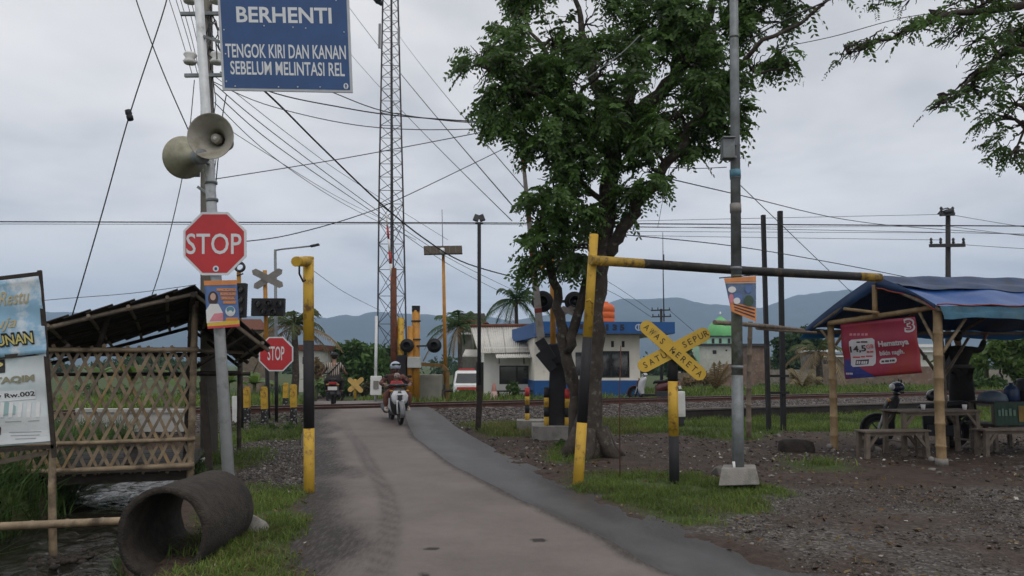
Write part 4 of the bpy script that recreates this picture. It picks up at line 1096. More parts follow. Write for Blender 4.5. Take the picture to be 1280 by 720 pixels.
# ------------------------------------------------------------------ warning posts on the left of the crossing
LY = 19.6
def crossbuck(name, label, Y, base, top, arms, w, mats, plate_m, bands, rpost, group=None, th=.02):
    a, b = at(*base, Y), at(*top, Y)
    t = thing(name, label, 'crossing sign', a, group)
    m = MB(); band_pole(m, a - Vector((0, 0, .15)), b, rpost, rpost, bands); m.build('post', mats, t)
    out = []
    for k, (p, q) in enumerate(arms):
        P, Q = at(*p, Y - .115 + .025 * k), at(*q, Y - .115 + .025 * k)
        out.append((P, Q))
    return t, out
t, arms = crossbuck('crossing_signal', 'grey backed crossbuck with a black lamp box on an orange post left of the road', LY, (336, 535), (331, 338),
                    [((315, 338), (354, 358)), ((317, 360), (353, 337))], .1, [BLACK, ORANGE_P], SIGN_GREY, [(0, .45, 0), (.45, 1, 1)], .052)
def plank_arm(t, P, Q, w, m_, th=.02, pointed=True, nm='crossbuck_arm'):
    d = (Q - P).normalized(); n_ = Vector((0, -1, 0)); s_ = d.cross(n_).normalized(); L = (Q - P).length
    poly = [(0, 0), (w * .42, -w / 2), (L - w * .42, -w / 2), (L, 0), (L - w * .42, w / 2), (w * .42, w / 2)] if pointed == 1 else None
    if pointed == 2:
        poly = [(w / 2 - w / 2 * math.cos(i * math.pi / 8), -w / 2 * math.sin(i * math.pi / 8)) for i in range(9)][4::-1]
        arc = lambda cx, a0, a1: [(cx + w / 2 * math.cos(a0 + (a1 - a0) * i / 8), w / 2 * math.sin(a0 + (a1 - a0) * i / 8)) for i in range(9)]
        poly = arc(L - w / 2, -math.pi / 2, math.pi / 2) + arc(w / 2, math.pi / 2, 1.5 * math.pi)
    M = Matrix((d, s_, n_)).transposed().to_4x4(); M.translation = P
    m = MB(); m.prism(poly, -th / 2, th / 2, M); return m.build(nm, m_, t), M, L
for P, Q in arms: plank_arm(t, P, Q, .17, SIGN_GREY)
def lampbox(t, x0, y0, x1, y1, Y, lamps):
    m = MB(); c = at((x0 + x1) / 2, (y0 + y1) / 2, Y); m.box(c, (pxw(x1 - x0, Y), .16, pxw(y1 - y0, Y))); bx_ = m.build('lamp_box', BLACK, t, bevel=.01)
    for px, py in lamps:
        p = at(px, py, Y - .085); m = MB(); M = Matrix.Translation(p) @ Matrix.Rotation(R(90), 4, 'X')
        m.lathe([(0, .005), (.05, .0), (.062, .0)], 14, M, 0); m.lathe([(.064, -.0), (.072, 0), (.072, .06), (.066, .06)], 14, M, 1); m.build('lamp', [GLASS_D, STEEL_D], t)
lampbox(t, 315, 373, 356, 395, LY - .12, ((322, 380), (336, 379), (349, 380), (329, 389), (342, 390)))
a = at(302, 545, 18.4); t = thing('crossing_signal', 'black signal box on an orange and black post partly hidden by the hut roof', 'crossing sign', a)
m = MB(); band_pole(m, a - Vector((0, 0, .1)), at(298.5, 340, 18.4), .055, .05, [(0, .62, 0), (.62, 1, 1)]); m.build('post', [BLACK, ORANGE_P], t)
lampbox(t, 293, 354, 308, 397, 18.2, ((300, 362), (300, 375), (300, 388)))
m = MB(); M = Matrix.Translation(at(300, 334, 18.3)) @ Matrix.Rotation(R(78), 4, 'X') @ Matrix.Rotation(R(0), 4, 'Y'); m.lathe([(.075, -.03), (.125, -.03), (.13, .03), (.075, .03)], 20, M, closed=True); m.build('bell', STEEL_D, t)
m = MB(); m.beam(at(296, 345, 18.2), at(304, 342, 18.2), .03, .03); m.build('bell_bracket', STEEL_D, t)

s2, t2 = octagon_sign(345, 442.5, 21.5, 19.2, 'smaller red STOP sign on a black post at the rail crossing beyond the hut', (334.5, 450.5, 355.5, 433), 0)
m = MB(); a = at(345.5, 537, 19.3); a.z = zg1(a.x, a.y) - .05; m.tube([a, at(345, 425, 19.3)], .038, 10); m.build('post', BLACK, t2)

# street lamp
a = at(345.5, 520, 24); a.z = zg1(a.x, a.y); t = thing('street_lamp', 'thin grey street lamp with a long arm behind the left crossbuck', 'street lamp', a)
m = MB(); m.tube([a, at(344, 312, 24)], [.06, .04], 10); m.build('pole', GALV_D, t)
m = MB(); m.tube([at(344, 313, 24), at(352, 311.5, 24), at(390, 307.5, 24)], .025, 8); m.build('arm', GALV_D, t)
m = MB(); m.beam(at(388, 308, 24), at(399, 305.5, 24), .16, .06); m.build('lamp_head', STEEL_D, t, bevel=.015)

# marker posts
def marker(px, yt, yb, Y, lab, grp, white=False):
    a = at(px, yb, Y); a.z = zg1(a.x, a.y); b = at(px + random.uniform(-1, 1), yt, Y); t = thing('marker_post', lab, 'marker post', a, grp); m = MB()
    if white: m.beam(a - Vector((0, 0, .1)), b, .13, .13, up=(0, 1, 0)); m.build('post', WHITE_P, t, bevel=.01); return
    m.beam(a - Vector((0, 0, .1)), a.lerp(b, .44), .135, .135, up=(0, 1, 0), mi=0); m.beam(a.lerp(b, .44), b, .135, .135, up=(0, 1, 0), mi=1)
    m.build('post', [mat('paint_black_chipped', (.02, .02, .022), .7, .3, 6, .1, col2=(.38, .37, .35), c2lo=.56, c2hi=.6, c2scale=16), YELLOW], t)
    m = MB(); q = b + Vector((0, 0, .03)); m.box(q - Vector((0, 0, .015)), (.11, .11, .03)); m.build('post_cap', YELLOW, t)
marker(309, 485, 534, 19.0, 'leftmost yellow topped marker post in the grass by the crossing', 'marker posts left of the crossing')
marker(331, 485, 535, 19.0, 'yellow topped marker post directly left of the smaller stop sign post', 'marker posts left of the crossing')
marker(367, 482, 533, 19.3, 'yellow topped marker post nearest the road edge on the left', 'marker posts left of the crossing')
marker(357, 480, 512, 23.0, 'faded yellow marker post farther back beside the rail on the left', 'marker posts left of the crossing')
marker(295, 495, 535, 19.0, 'bare white marker post left of the yellow topped row', 'marker posts left of the crossing', True)
# ------------------------------------------------------------------ right leg of the height gate and its swung beam
a, b = at(722.5, 606, 10.4), at(742.5, 293, 10.5)
rg = thing('height_gate_post', 'leaning yellow and black gate post in front of the big tree, beam resting on it', 'gate post', a)
m = MB(); tt = lambda y: (606 - y) / 313.
band_pole(m, a - (b - a).normalized() * .2, b, .073, .06, [(0, tt(517), 0), (tt(517), tt(417), 1), (tt(417), 1, 0)]); m.build('post_tube', [YELLOW, BLACK], rg)
m = MB(); m.tube([at(740, 318, 10.45), at(752, 331, 10.4)], .02, 8); m.build('strut', YELLOW, rg); m = MB(); m.tube([at(733, 377, 10.32), at(737, 374, 10.3), at(741, 380, 10.33)], .016, 6); m.build('strut', YELLOW, rg)
g0, g1 = at(738, 325, 10.36), at(1100, 347, 12.9)
gb = thing('gate_beam', 'long black pipe beam with yellow ends reaching from the gate post to the tarp shelter', 'beam', g0)
m = MB(); mid = g0.lerp(g1, .5) - Vector((0, 0, .02))
P5 = [g0, g0.lerp(mid, .3), mid, mid.lerp(g1, .82), g1]
m.tube(P5[:2], [.066, .065], 14, 0); m.tube(P5[1:4], [.065, .066, .067], 14, 1); m.tube(P5[3:], [.069, .069], 14, 0)
m.build('beam_tube', [mat('paint_yellow_worn', (.40, .25, .035), .6, .25, 5, .08, col2=(.08, .05, .025), c2lo=.5, c2hi=.66, c2scale=7), mat('paint_black_rusty', (.022, .02, .018), .6, .4, 5, .1, col2=(.12, .08, .035), c2lo=.55, c2hi=.68, c2scale=5)], gb)

# ------------------------------------------------------------------ yellow crossbuck AWAS KERETA / SATU SEPUR
CY_ = 10.5
t, arms = crossbuck('level_crossing_sign', 'yellow crossbuck lettered AWAS KERETA and SATU SEPUR on a black and yellow post', CY_, (843, 603), (840.5, 446),
                    [((802, 403.5), (880.5, 472.5)), ((798, 460.5), (886.5, 414.5))], .18, [BLACK, YELLOW], YELLOW, [(0, .42, 0), (.42, .82, 1), (.82, 1, 0)], .066)
def plank_text(par, M, L, w, body, t0, t1, hgt, m_, th=.02, pitch=None):
    mb = MB(); n = len(body)
    for i, ch in enumerate(body):
        if ch == ' ': continue
        V, Fs = text_mesh(ch, .0); x0, x1 = V[:, 0].min(), V[:, 0].max(); y0, y1 = V[:, 1].min(), V[:, 1].max()
        wd = hgt * min(.8, max(.25, (x1 - x0) / (y1 - y0))); cx = L * (t0 + (t1 - t0) * (i + .5) / n)
        mb.add([M @ Vector((cx + ((x - x0) / (x1 - x0) - .5) * wd, ((y - y0) / (y1 - y0) - .5) * hgt, th / 2 + .003)) for x, y, _ in V], Fs)
    return mb.build('lettering', m_, par)
for k, (P, Q) in enumerate(arms):
    ar, M, L = plank_arm(t, P, Q, .185, mat('sheeting_yellow', (.56, .36, .045), .5, .1, 4, .03, col2=(.36, .24, .06), c2lo=.6, c2hi=.75), pointed=2, nm='crossbuck_arm')
    # frame_z style basis: make sure lettering is upright
    if M.col[1].z < 0:
        M = M @ Matrix.Diagonal((1, -1, 1, 1))
    if k == 0: plank_text(ar, M, L, .185, 'AWAS KERETA', .04, .96, .08, INK_K)
    else: plank_text(ar, M, L, .185, 'SATU', .05, .40, .08, INK_K); plank_text(ar, M, L, .185, 'SEPUR', .61, .99, .08, INK_K)
m = MB(); c = at(841.5, 440, CY_ - .1); M = Matrix.Translation(c) @ Matrix.Rotation(R(90), 4, 'X'); m.lathe([(0, .05), (.014, .05), (.016, 0)], 8, M); m.build('bolt', STEEL_D, t)

# ------------------------------------------------------------------ galvanised lamp pole on a concrete block
a = at(922.5, 587, 10.05); b = at(916, -130, 10.25)
gt = thing('steel_pole', 'tall grey tubular steel pole standing on the concrete block', 'pole', a)
m = MB()
PM = mat('pole_mossy', (.095, .10, .075), .8, .35, 9, .1, col2=(.16, .17, .17), c2lo=.5, c2hi=.6)
tp = lambda y: (587 - y) / 717.
band_pole(m, a - Vector((0, 0, .1)), b, .076, .052, [(0, tt(0) * 0 + tp(470), 0), (tp(470), tp(352), 1), (tp(352), 1, 0)], 18)
m.build('pole_tube', [GALV_D, PM], gt)
for y in (470, 390, 352, 240, 60): c = a.lerp(b, tp(y)); r_ = .076 - .024 * tp(y); m = MB(); m.tube([c, c + (b - a).normalized() * .04], r_ + .006, 18); m.build('collar', GALV_D, gt)
m = MB(); c = a.lerp(b, tp(238)); m.tube([c, c + Vector((0, 0, .1))], .072, 18, 0); m.build('tape_band', [INK_TL, SIGN_GREY], gt); m = MB(); c = a.lerp(b, tp(282)); m.tube([c, c + Vector((0, 0, .12))], .073, 18, 1); m.build('tape_band', [INK_TL, SIGN_GREY], gt)
m = MB(); c = at(905.5, 594, 9.9); m.tube([at(918, 588, 9.97), at(917, 577, 9.97)], .018, 8); m.build('conduit', WHITE_P, gt)
m = MB()
m.hexa([at(898, 607.5, 9.8), at(949.5, 606, 9.85), at(949, 601, 10.35), at(901, 601, 10.35), at(902, 585.5, 9.86), at(945, 585, 9.9), at(944, 580.5, 10.3), at(904, 580.5, 10.3)])
cb = m.build('concrete_block', CONC, origin=at(923, 605, 10.1), bevel=.012); tag(cb, 'tapered concrete footing block under the tall steel pole', 'concrete block')
m = MB(); m.box(at(909.5, 187, 10.0), (.15, .16, .26)); m.box(at(909.5, 173.5, 9.98), (.17, .2, .02)); jb = m.build('meter_box', GALV_D, origin=at(909, 200, 10.05), bevel=.012); tag(jb, 'small grey metal box strapped high on the tall steel pole', 'junction box')
m = MB(); m.beam(at(913, 180, 10.0), at(920, 180, 10.1), .03, .03); m.build('bracket', GALV_D, gt); m = MB(); m.beam(at(913, 196, 10.0), at(920, 196, 10.1), .03, .03); m.build('bracket', GALV_D, gt)
fl = PxSheet([(914, 389), (945, 402), (945, 345), (905, 348)], [9.95, 9.9, 9.93, 9.93], wave=lambda u, v: .02 * math.sin(6 * u + 1) * (1 - v))
ft = thing('poster', 'torn orange and blue poster flapping on the tall steel pole', 'poster', fl.p(.5, 0))
m = MB(); fl.body(m, 12, 12, .003, smooth=True); m.build('poster_sheet', mat('ink_blue_grey', (.11, .16, .26), .5, .3, 9), ft)
m = MB(); n_ = 8
for i in range(n_):
    u0, u1 = i / n_, (i + 1) / n_
    fl.rect(m, u0, .89, u1, 1, .006, 0); fl.rect(m, u0, .0, u1, .30, .006, 0); fl.rect(m, u0, .84, u1, .88, .006, 2)
for v_ in (.07, .15, .23): fl.rect(m, .15, v_, .95, v_ + .035, .009, 1, 8)
for px, py, rx, ry_, mi in ((915, 362, 5, 4, 3), (922, 372, 6, 6, 4), (921, 376, 4.4, 4, 5), (935.5, 361, 4.2, 5.5, 4), (936, 361, 2.6, 3.6, 2), (936, 376, 6, 7, 6), (914, 373, 3, 6, 7)): oval(fl, m, px, py, rx, ry_, .007 + .0012 * mi, mi)
tag(m.build('poster_print', [INK_OR, INK_DK, INK_SK, INK_WH, INK_BL, INK_WH, mat('ink_green_dark', (.05, .09, .06), .5, .3, 9), INK_PK], ft), kind='stuff')
m = MB(); m.tube([at(899, 347.5, 9.95), at(947, 343.5, 9.95)], .008, 6); m.build('hanging_stick', WOOD_D, ft)

# black rail posts, bamboo rails by the grass
a1, a2 = at(961, 540, 18.6), at(979, 538, 18.8); b1, b2 = at(954, 269, 18.6), at(975, 264, 18.8)
lp = thing('black_post_pair', 'pair of tall black rail posts joined by short rungs beside the grass', 'posts', (a1 + a2) / 2)
m = MB(); m.beam(a1 - Vector((0, 0, .2)), b1, .085, .12, up=(0, 1, 0)); m.build('post', BLACK, lp); m = MB(); m.beam(a2 - Vector((0, 0, .2)), b2, .1, .12, up=(0, 1, 0)); m.build('post', BLACK, lp)
for y in (470, 491): m = MB(); m.beam(at(958, y, 18.7), at(986, y, 18.75), .05, .06); m.build('rung', BLACK, lp)
bt_ = thing('bamboo_pole', 'thin upright bamboo pole between the steel pole and the black posts', 'bamboo pole', at(937, 545, 16.5))
bpole('culm', at(936, 548, 16.5), at(938, 402, 16.5), .055, BAMBOO_D, bt_)
bt_ = thing('bamboo_rail', 'horizontal bamboo rails tied between the steel pole and the shelter eave', 'bamboo rail', at(930, 407, 12))
bpole('culm', at(893, 403, 11.0), at(1004, 413, 13.6), .035, BAMBOO_D, bt_); bpole('culm', at(946, 410, 12.2), at(1020, 416, 14.0), .028, BAMBOO_D, bt_)
m = MB(); c = at(996, 562, 14.2)
m.ball(c, (.34, .2, .3), 14); 
for i, v in enumerate(m.v): 
    q = Vector(v) - c; k = 1 + .25 * (vnoise(np.array([q.x * 6 + 30]), np.array([q.z * 7 + q.y * 5]))[0] - .5); zz = min(q.z * k * 1.2, .19 - .12 * max(0, q.x)); m.v[i] = tuple(c + Vector((max(-.31, min(.33, q.x * k)), q.y * k, zz)))
o = m.build('rock', mat('rock_dark', (.03, .024, .02), .9, .5, 9, .6, 30), origin=c - Vector((0, 0, .15))); tag(o, 'dark rock slab lying on the earth left of the shelter', 'rock')

# ------------------------------------------------------------------ tarpaulin shelter
TARP = mat('tarp_blue', (.028, .105, .34), .42, .25, 3, .25, 7, spec=.45, col2=(.05, .11, .24), c2lo=.5, c2hi=.75)
TARP_D = mat('tarp_dark_blue', (.018, .05, .13), .5, .35, 4, .25, 9, col2=(.03, .045, .06), c2lo=.5, c2hi=.75); TARP_T = mat('tarp_teal', (.035, .13, .20), .5, .3, 4, .2, 9, col2=(.08, .14, .16), c2lo=.5, c2hi=.7)
def thin_tarp(name, col):
    m = leaf_mat(name, col, .25, 1.0, .45, [c * 1.6 for c in col]); return m
TARP_L = thin_tarp('tarp_pale_blue', (.05, .17, .30)); HEM = mat('tarp_hem', (.28, .055, .03), .6, .2, 9)
DR = Vector((.985, .17, 0)).normalized()
RA = at(1096, 346, 13.45); EF = at(1171, 381, 12.35); EB = at(1009, 411, 14.75); LEN = 4.8
sh = thing('tarp_shelter', 'roadside bamboo shelter under a sagging blue tarpaulin roof', 'shelter', base_of([at(1176, 577, 12.5), at(1043, 560, 14.5)]) + DR * 1.6)
def sag_sheet(nm, A, B, m_, nu=34, nv=14, sag=.06, drop=.0, seed=1, th=.006, L=LEN, zfun=None):
    mb = MB(); r_ = random.Random(seed); ph = [r_.uniform(0, 6) for _ in range(6)]
    rows = []
    for j in range(nv + 1):
        v = j / nv
        for i in range(nu + 1):
            u = i / nu; p = A.lerp(B, v) + DR * (L * u)
            w = .5 - .5 * math.cos(2 * math.pi * u * 3.2); z = -sag * w * math.sin(math.pi * min(1, v * .9 + .05)) + .018 * math.sin(21 * u + ph[0] + 2.4 * v) * v + .014 * math.sin(9 * v + ph[1] + 5 * u) + .010 * math.sin(37 * u - 6 * v + ph[2])
            rows.append(p + Vector((0, 0, z + (zfun(u, v) if zfun else 0))))
    w_ = nu + 1; K = len(rows); dn_ = [q - Vector((0, 0, th)) for q in rows]
    fs = [(j * w_ + i, (j + 1) * w_ + i, (j + 1) * w_ + i + 1, j * w_ + i + 1) for j in range(nv) for i in range(nu)]
    mb.add(rows + dn_, fs + [tuple(K + q for q in f[::-1]) for f in fs], 0, True)
    return mb.build(nm, m_, sh)
top = lambda u, v: .03 * math.sin(5 * u + 1) * (1 - v) + (.05 if u > .03 else 0) * 0
sag_sheet('tarp_sheet', RA, RA.lerp(EF, .45), TARP_D, nv=7, sag=.02, seed=2, zfun=lambda u, v: .02)
sag_sheet('tarp_sheet', RA.lerp(EF, .32), EF, TARP, nv=10, sag=.07, seed=3)
sag_sheet('tarp_sheet', RA, EB, TARP_D, sag=.05, seed=5)
ef2 = EF + Vector((.0, -.0, -.19)) + DR * .06 + TN * -.06
sag_sheet('tarp_flap', EF + DR * .05 + Vector((0, 0, -.02)), ef2, TARP_T, nv=6, sag=.01, seed=7, L=LEN - .1)
sag_sheet('tarp_flap', EB + Vector((0, 0, -.01)), EB + (EB - RA) * .12 + Vector((0, 0, -.06)), TARP_L, nv=4, sag=.01, seed=9, L=LEN)
m = MB(); pts = [EF + DR * (LEN * i / 30) + Vector((0, -.01, .004 + .012 * math.sin(i * 1.3))) for i in range(31)]; m.tube(pts, .011, 5); m.build('tarp_hem', HEM, sh)
def verge(A, B, depth, hem, seed):
    mb = MB(); n = 16; up = []; lo = []; r_ = random.Random(seed)
    for i in range(n + 1):
        t_ = i / n; p = A.lerp(B, t_) + Vector((0, 0, .035 * math.sin(math.pi * t_))); dd = depth * (.75 + .35 * math.sin(3 * t_ + seed) + r_.uniform(-.05, .05))
        up.append(p - DR * .04 + Vector((0, 0, .012))); lo.append(p - DR * (.02 + .03 * math.sin(7 * t_)) - Vector((0, 0, dd)))
    bk = [q + DR * .012 for q in up]; bk2 = [q + DR * .012 for q in lo]; k = n + 1
    fs = [(i, k + i, k + i + 1, i + 1) for i in range(n)] + [(2 * k + i, 2 * k + i + 1, 3 * k + i + 1, 3 * k + i) for i in range(n)] + [(i, i + 1, 2 * k + i + 1, 2 * k + i) for i in range(n)] + [(k + i, 3 * k + i, 3 * k + i + 1, k + i + 1) for i in range(n)]
    mb.add(up + lo + bk + bk2, fs, 0, True); mb.build('tarp_flap', TARP_D, sh)
    if hem: mb = MB(); mb.tube(lo, .012, 5); mb.build('tarp_hem', HEM, sh)
verge(RA, EB, .20, False, 1.0); verge(RA, EF, .17, True, 2.0)
pf_ = at(1177, 578, 12.5); pb_ = at(1043, 561, 14.5)
bpole('post', pf_ - Vector((0, 0, .1)), at(1172, 388, 12.5), .078, BAMBOO_Y, sh); bpole('post', pb_ - Vector((0, 0, .1)), at(1038, 404, 14.5), .07, BAMBOO_Y, sh)
for k in (2.25, 4.4):
    bpole('post', Vector((pb_.x, pb_.y, -.1)) + DR * k, Vector((pb_.x, pb_.y, 2.2)) + DR * k, .075, BAMBOO_D, sh)
bpole('post', Vector((pf_.x, pf_.y, -.1)) + DR * 4.4, Vector((pf_.x, pf_.y, 2.4)) + DR * 4.4, .07, BAMBOO_Y, sh)
bpole('tie_beam', at(1036, 404, 14.4), at(1174, 383, 12.55), .05, BAMBOO_Y, sh); bpole('king_post', at(1094, 399, 13.5), at(1093, 356, 13.5), .05, BAMBOO_Y, sh); bpole('collar_tie', at(1055, 386, 14.0), at(1098, 391, 13.3), .03, BAMBOO_Y, sh)
bpole('eave_beam', EF + Vector((0, .05, -.07)), EF + DR * LEN + Vector((0, .05, -.07)), .04, BAMBOO_D, sh); bpole('eave_beam', EB + Vector((.1, 0, -.05)), EB + DR * LEN + Vector((0, 0, -.05)), .04, BAMBOO_D, sh)
bpole('ridge_pole', RA - DR * .05 - Vector((0, 0, .07)), RA + DR * LEN - Vector((0, 0, .07)), .045, BAMBOO_D, sh)
for k in (0, 1.6, 3.2, 4.7):
    bpole('rafter', RA + DR * k - Vector((0, 0, .09)), EF + DR * k - Vector((0, 0, .06)), .03, BAMBOO_D, sh); bpole('rafter', RA + DR * k - Vector((0, 0, .09)), EB + DR * k - Vector((0, 0, .06)), .03, BAMBOO_D, sh)
for p, q in ((at(1176, 440, 12.5), at(1148, 388, 12.9)), (at(1178, 441, 12.5), at(1207, 398, 12.6)), (at(1044, 432, 14.4), at(1064, 402, 14.1)), (at(1044, 436, 14.45), at(1026, 412, 14.6))): bpole('brace', p, q, .028, BAMBOO, sh)
c = Vector((pb_.x, pb_.y, 1.5)) + DR * 2.25
for s_ in (-1, 1): bpole('brace', c - Vector((0, 0, .25)), c + DR * (.62 * s_) + Vector((0, 0, .55)), .03, BAMBOO_D, sh); bpole('brace', c + DR * (-1.1 + .3 * s_) + Vector((0, 0, .6)), c + DR * (-1.1 - .3 * s_) + Vector((0, 0, .2)), .022, BAMBOO_D, sh)
m = MB(); m.tube([pf_ - Vector((0, 0, .05)), pf_ + Vector((0, 0, .06))], .095, 12); m.build('post_foot', CONC, sh)
m = MB(); c = at(1164, 574, 12.4); m.ball(c, (.05, .04, .045), 8); c = at(1037, 558, 14.3); m.ball(c, (.06, .05, .05), 8); o = m.build('stones', CONC, origin=c); tag(o, 'pale stones wedged at the feet of the shelter posts', 'stones', kind='stuff')

# red banner on the gable
RED_B = mat('banner_red', (.30, .028, .06), .45, .12, 3, .05, col2=(.34, .045, .035), c2lo=.48, c2hi=.65, c2scale=1.2)
rb = PxSheet([(1057, 474), (1154, 466), (1143, 396), (1051, 405)], [14.25, 12.75, 12.8, 14.2], wave=lambda u, v: .02 * math.sin(8 * u + 2 * v) + .012 * math.sin(13 * v) - .03 * v * math.sin(math.pi * u))
rt = thing('advert_banner', 'red advertising banner reading Hematnya bikin nagih hung on the shelter gable', 'banner', rb.p(.5, 0))
m = MB(); rb.body(m, 24, 16, .004, smooth=True); m.build('banner_sheet', RED_B, rt)
BM = [mat('ink_banner_white', (.55, .53, .55), .5, .06, 9), INK_DK, mat('ink_purple', (.13, .03, .14), .5, .2, 9), mat('ink_deep_blue', (.03, .04, .2), .5, .2, 9), INK_RD, INK_PK, RED_B]
def patch(m, pts, off, mi): rb.ppx(m, pts, off, mi)
m = MB(); patch(m, [(1057, 473), (1056, 449), (1066, 448), (1080, 472)], .005, 2); patch(m, [(1066, 472), (1057, 462), (1057, 449), (1073, 456), (1098, 471)], .007, 3); m.build('colour_field', BM, rt)
m = MB(); patch(m, [(1063.5, 427), (1066, 424.5), (1091, 422.5), (1094.5, 425), (1096.5, 454), (1094, 457), (1069, 458.5), (1066, 456)], .009, 0); pp_ = m.build('price_panel', BM, rt)
m = MB(); rb.tpx(m, '14,5', 1065.5, 442, 1084, 431, .013, 1, bold=.03); rb.tpx(m, 'GB', 1085, 436, 1093, 430, .013, 4, bold=.02); [rb.rpx(m, x_, y_, x_ + w_, y_ - h_, .013, c_) for x_, y_, w_, h_, c_ in ((1085, 441, 3.4, 2.2, 4), (1089, 440.8, 4, 2.2, 4), (1073, 428.5, 4, 1.8, 1), (1078, 428.2, 8, 1.8, 1), (1068, 447.3, 9, 1.8, 4), (1078, 446.6, 5, 1.8, 4), (1084, 446.2, 8, 1.8, 4))]; m.build('price_lettering', BM, pp_)
m = MB(); patch(m, [(1072, 456), (1088, 455), (1088, 449), (1072, 450)], .012, 1); [rb.rpx(m, x_, 454.6, x_ + 2, 451.2, .016, 0) for x_ in (1073.5, 1076.2, 1079.5, 1082, 1084.6)]; m.build('price_tag', BM, pp_)
m = MB(); rb.tpx(m, 'Hematnya', 1100, 436, 1138, 423, .010, 0, bold=.04); m.build('headline', BM, rt); m = MB(); rb.tpx(m, 'bikin nagih.', 1101, 446.5, 1132, 436, .010, 0, bold=.03); m.build('headline', BM, rt)
m = MB(); patch(m, [(1101, 450.5), (1103, 448.5), (1121, 447), (1123, 449), (1123, 451.5), (1121, 453.5), (1103, 455), (1101, 453)], .009, 0); [rb.rpx(m, x_, 453 - (x_ - 1103) * .09, x_ + w_, 450.6 - (x_ - 1103) * .09, .013, 1) for x_, w_ in ((1103.5, 3.5), (1108, 5), (1114, 2.4), (1117, 3.6))]; m.build('button_print', BM, rt)
m = MB(); [rb.rpx(m, x_, 419.5, x_ + 3.4, 416.6, .010, 5) for x_ in (1063, 1067.5, 1072, 1077, 1081.5)]; m.build('small_print', BM, rt); m = MB(); [rb.rpx(m, x_, 468, x_ + 2, 465.6, .010, 0) for x_ in (1059.5, 1062, 1064.6, 1067)]; m.build('small_print', BM, rt)
m = MB()
for off, s_, mi in ((.010, 1.0, 0), (.014, .72, 6)): rb.tpx(m, '3', 1137.5 - 4.6 * s_, 406.5 + 9.5 * s_, 1137.5 + 4.6 * s_, 406.5 - 9.5 * s_, off, mi, bold=.06 if mi == 0 else .0)
m.build('logo', BM, rt)

# table, benches and the vendor's goods
def plank_table(nm, lab, cat, c, L, Wd, H, n, m_, brace=True, grp=None, ang=math.atan2(DR.y, DR.x)):
    t = thing(nm, lab, cat, (c[0], c[1], 0), grp); t.rotation_euler.z = ang
    for i in range(n):
        m = LMB(); m.box((0, (i + .5) / n * Wd - Wd / 2, H - .015), (L + random.uniform(-.03, .03), Wd / n - .008, .03)); m.build('plank', m_, t, bevel=.004)
    for sx in (-1, 1):
        for sy in (-1, 1):
            m = LMB(); x, y = sx * (L / 2 - .08), sy * (Wd / 2 - .06); m.beam((x + .02 * sx, y, 0), (x, y, H - .03), .075, .065, up=(0, 1, 0)); m.build('leg', m_, t, bevel=.006)
            if brace: m = LMB(); m.beam((x, y + .005 * sy, H - .28), (x - sx * .2, y + .005 * sy, H - .04), .05, .04, up=(0, 1, 0)); m.build('brace', m_, t)
        m = LMB(); m.beam((sx * (L / 2 - .08), -Wd / 2 + .06, H * .3), (sx * (L / 2 - .08), Wd / 2 - .06, H * .3), .05, .03); m.build('rail', m_, t)
    m = LMB()
    for sy in (-1, 1): m.beam((-L / 2 + .08, sy * (Wd / 2 - .06), H - .06), (L / 2 - .08, sy * (Wd / 2 - .06), H - .06), .03, .055)
    m.build('apron', m_, t); return t
BENCHW = mat('wood_bench', (.14, .112, .086), .75, .3, 8, .25, 40, col2=(.06, .05, .04), c2lo=.55, c2hi=.75)
c = at(1164, 540, 13.9); plank_table('table', 'grey wooden plank table behind the front bench under the shelter', 'table', (c.x, 13.9), 1.55, .62, .76, 4, BENCHW)
c = at(1114, 552, 13.35); plank_table('bench', 'long low wooden bench at the left front of the shelter', 'bench', (c.x, 13.3), 1.22, .34, .46, 2, BENCHW, grp='plank benches under the shelter')
c = at(1240, 552, 13.9); plank_table('bench', 'wooden bench in front of the green vending stall under the shelter', 'bench', (c.x + .25, 13.6), 1.5, .32, .46, 2, BENCHW, grp='plank benches under the shelter')
bst = at(1205, 540, 15.2); plank_table('bench', 'wooden bench that the dark dressed person stands on', 'bench', (bst.x, 15.2), .9, .34, .46, 2, WOOD_D, grp='plank benches under the shelter')
st = at(1262, 530, 14.5); stl = thing('vendor_stall', 'wooden vending stall with a green cloth front at the right picture edge', 'stall', (st.x + .2, 14.5, 0)); stl.rotation_euler.z = math.atan2(DR.y, DR.x)
m = LMB(); m.box((0, 0, .46), (1.6, .6, .05)); m.box((0, 0, .86), (1.6, .6, .04)); m.build('shelf', WOOD_D, stl)
for x in (-.77, 0, .77):
    for y in (-.27, .27): m = LMB(); m.beam((x, y, 0), (x, y, .86), .06, .06, up=(0, 1, 0)); m.build('leg', WOOD_G, stl)
m = LMB(); m.beam((-.2, -.3, .05), (.25, -.3, .42), .05, .03, up=(0, 1, 0)); m.beam((.25, -.3, .05), (-.2, -.3, .42), .05, .03, up=(0, 1, 0)); m.build('cross_brace', WOOD_G, stl)
m = LMB(); q = Sheet((-.8, -.32, .47), (-.12, -.32, .47), (-.12, -.32, .87), (-.8, -.32, .87), wave=lambda u, v: .01 * math.sin(14 * u)); q.body(m, 16, 2, .006, 0); q.rect(m, .7, .15, .95, .85, .014, 1); [q.rect(m, .08 + .11 * k_, .42, .15 + .11 * k_, .68 + .06 * (k_ % 2), .016, 2) for k_ in range(5)]; m.build('cloth_front', [mat('cloth_green', (.018, .048, .033), .6, .3, 6), mat('cloth_ochre', (.2, .13, .03), .6, .2, 6), mat('cloth_pale', (.12, .2, .15), .6, .2, 6)], stl)
bx0 = Vector((stl.location.x, stl.location.y, 0))
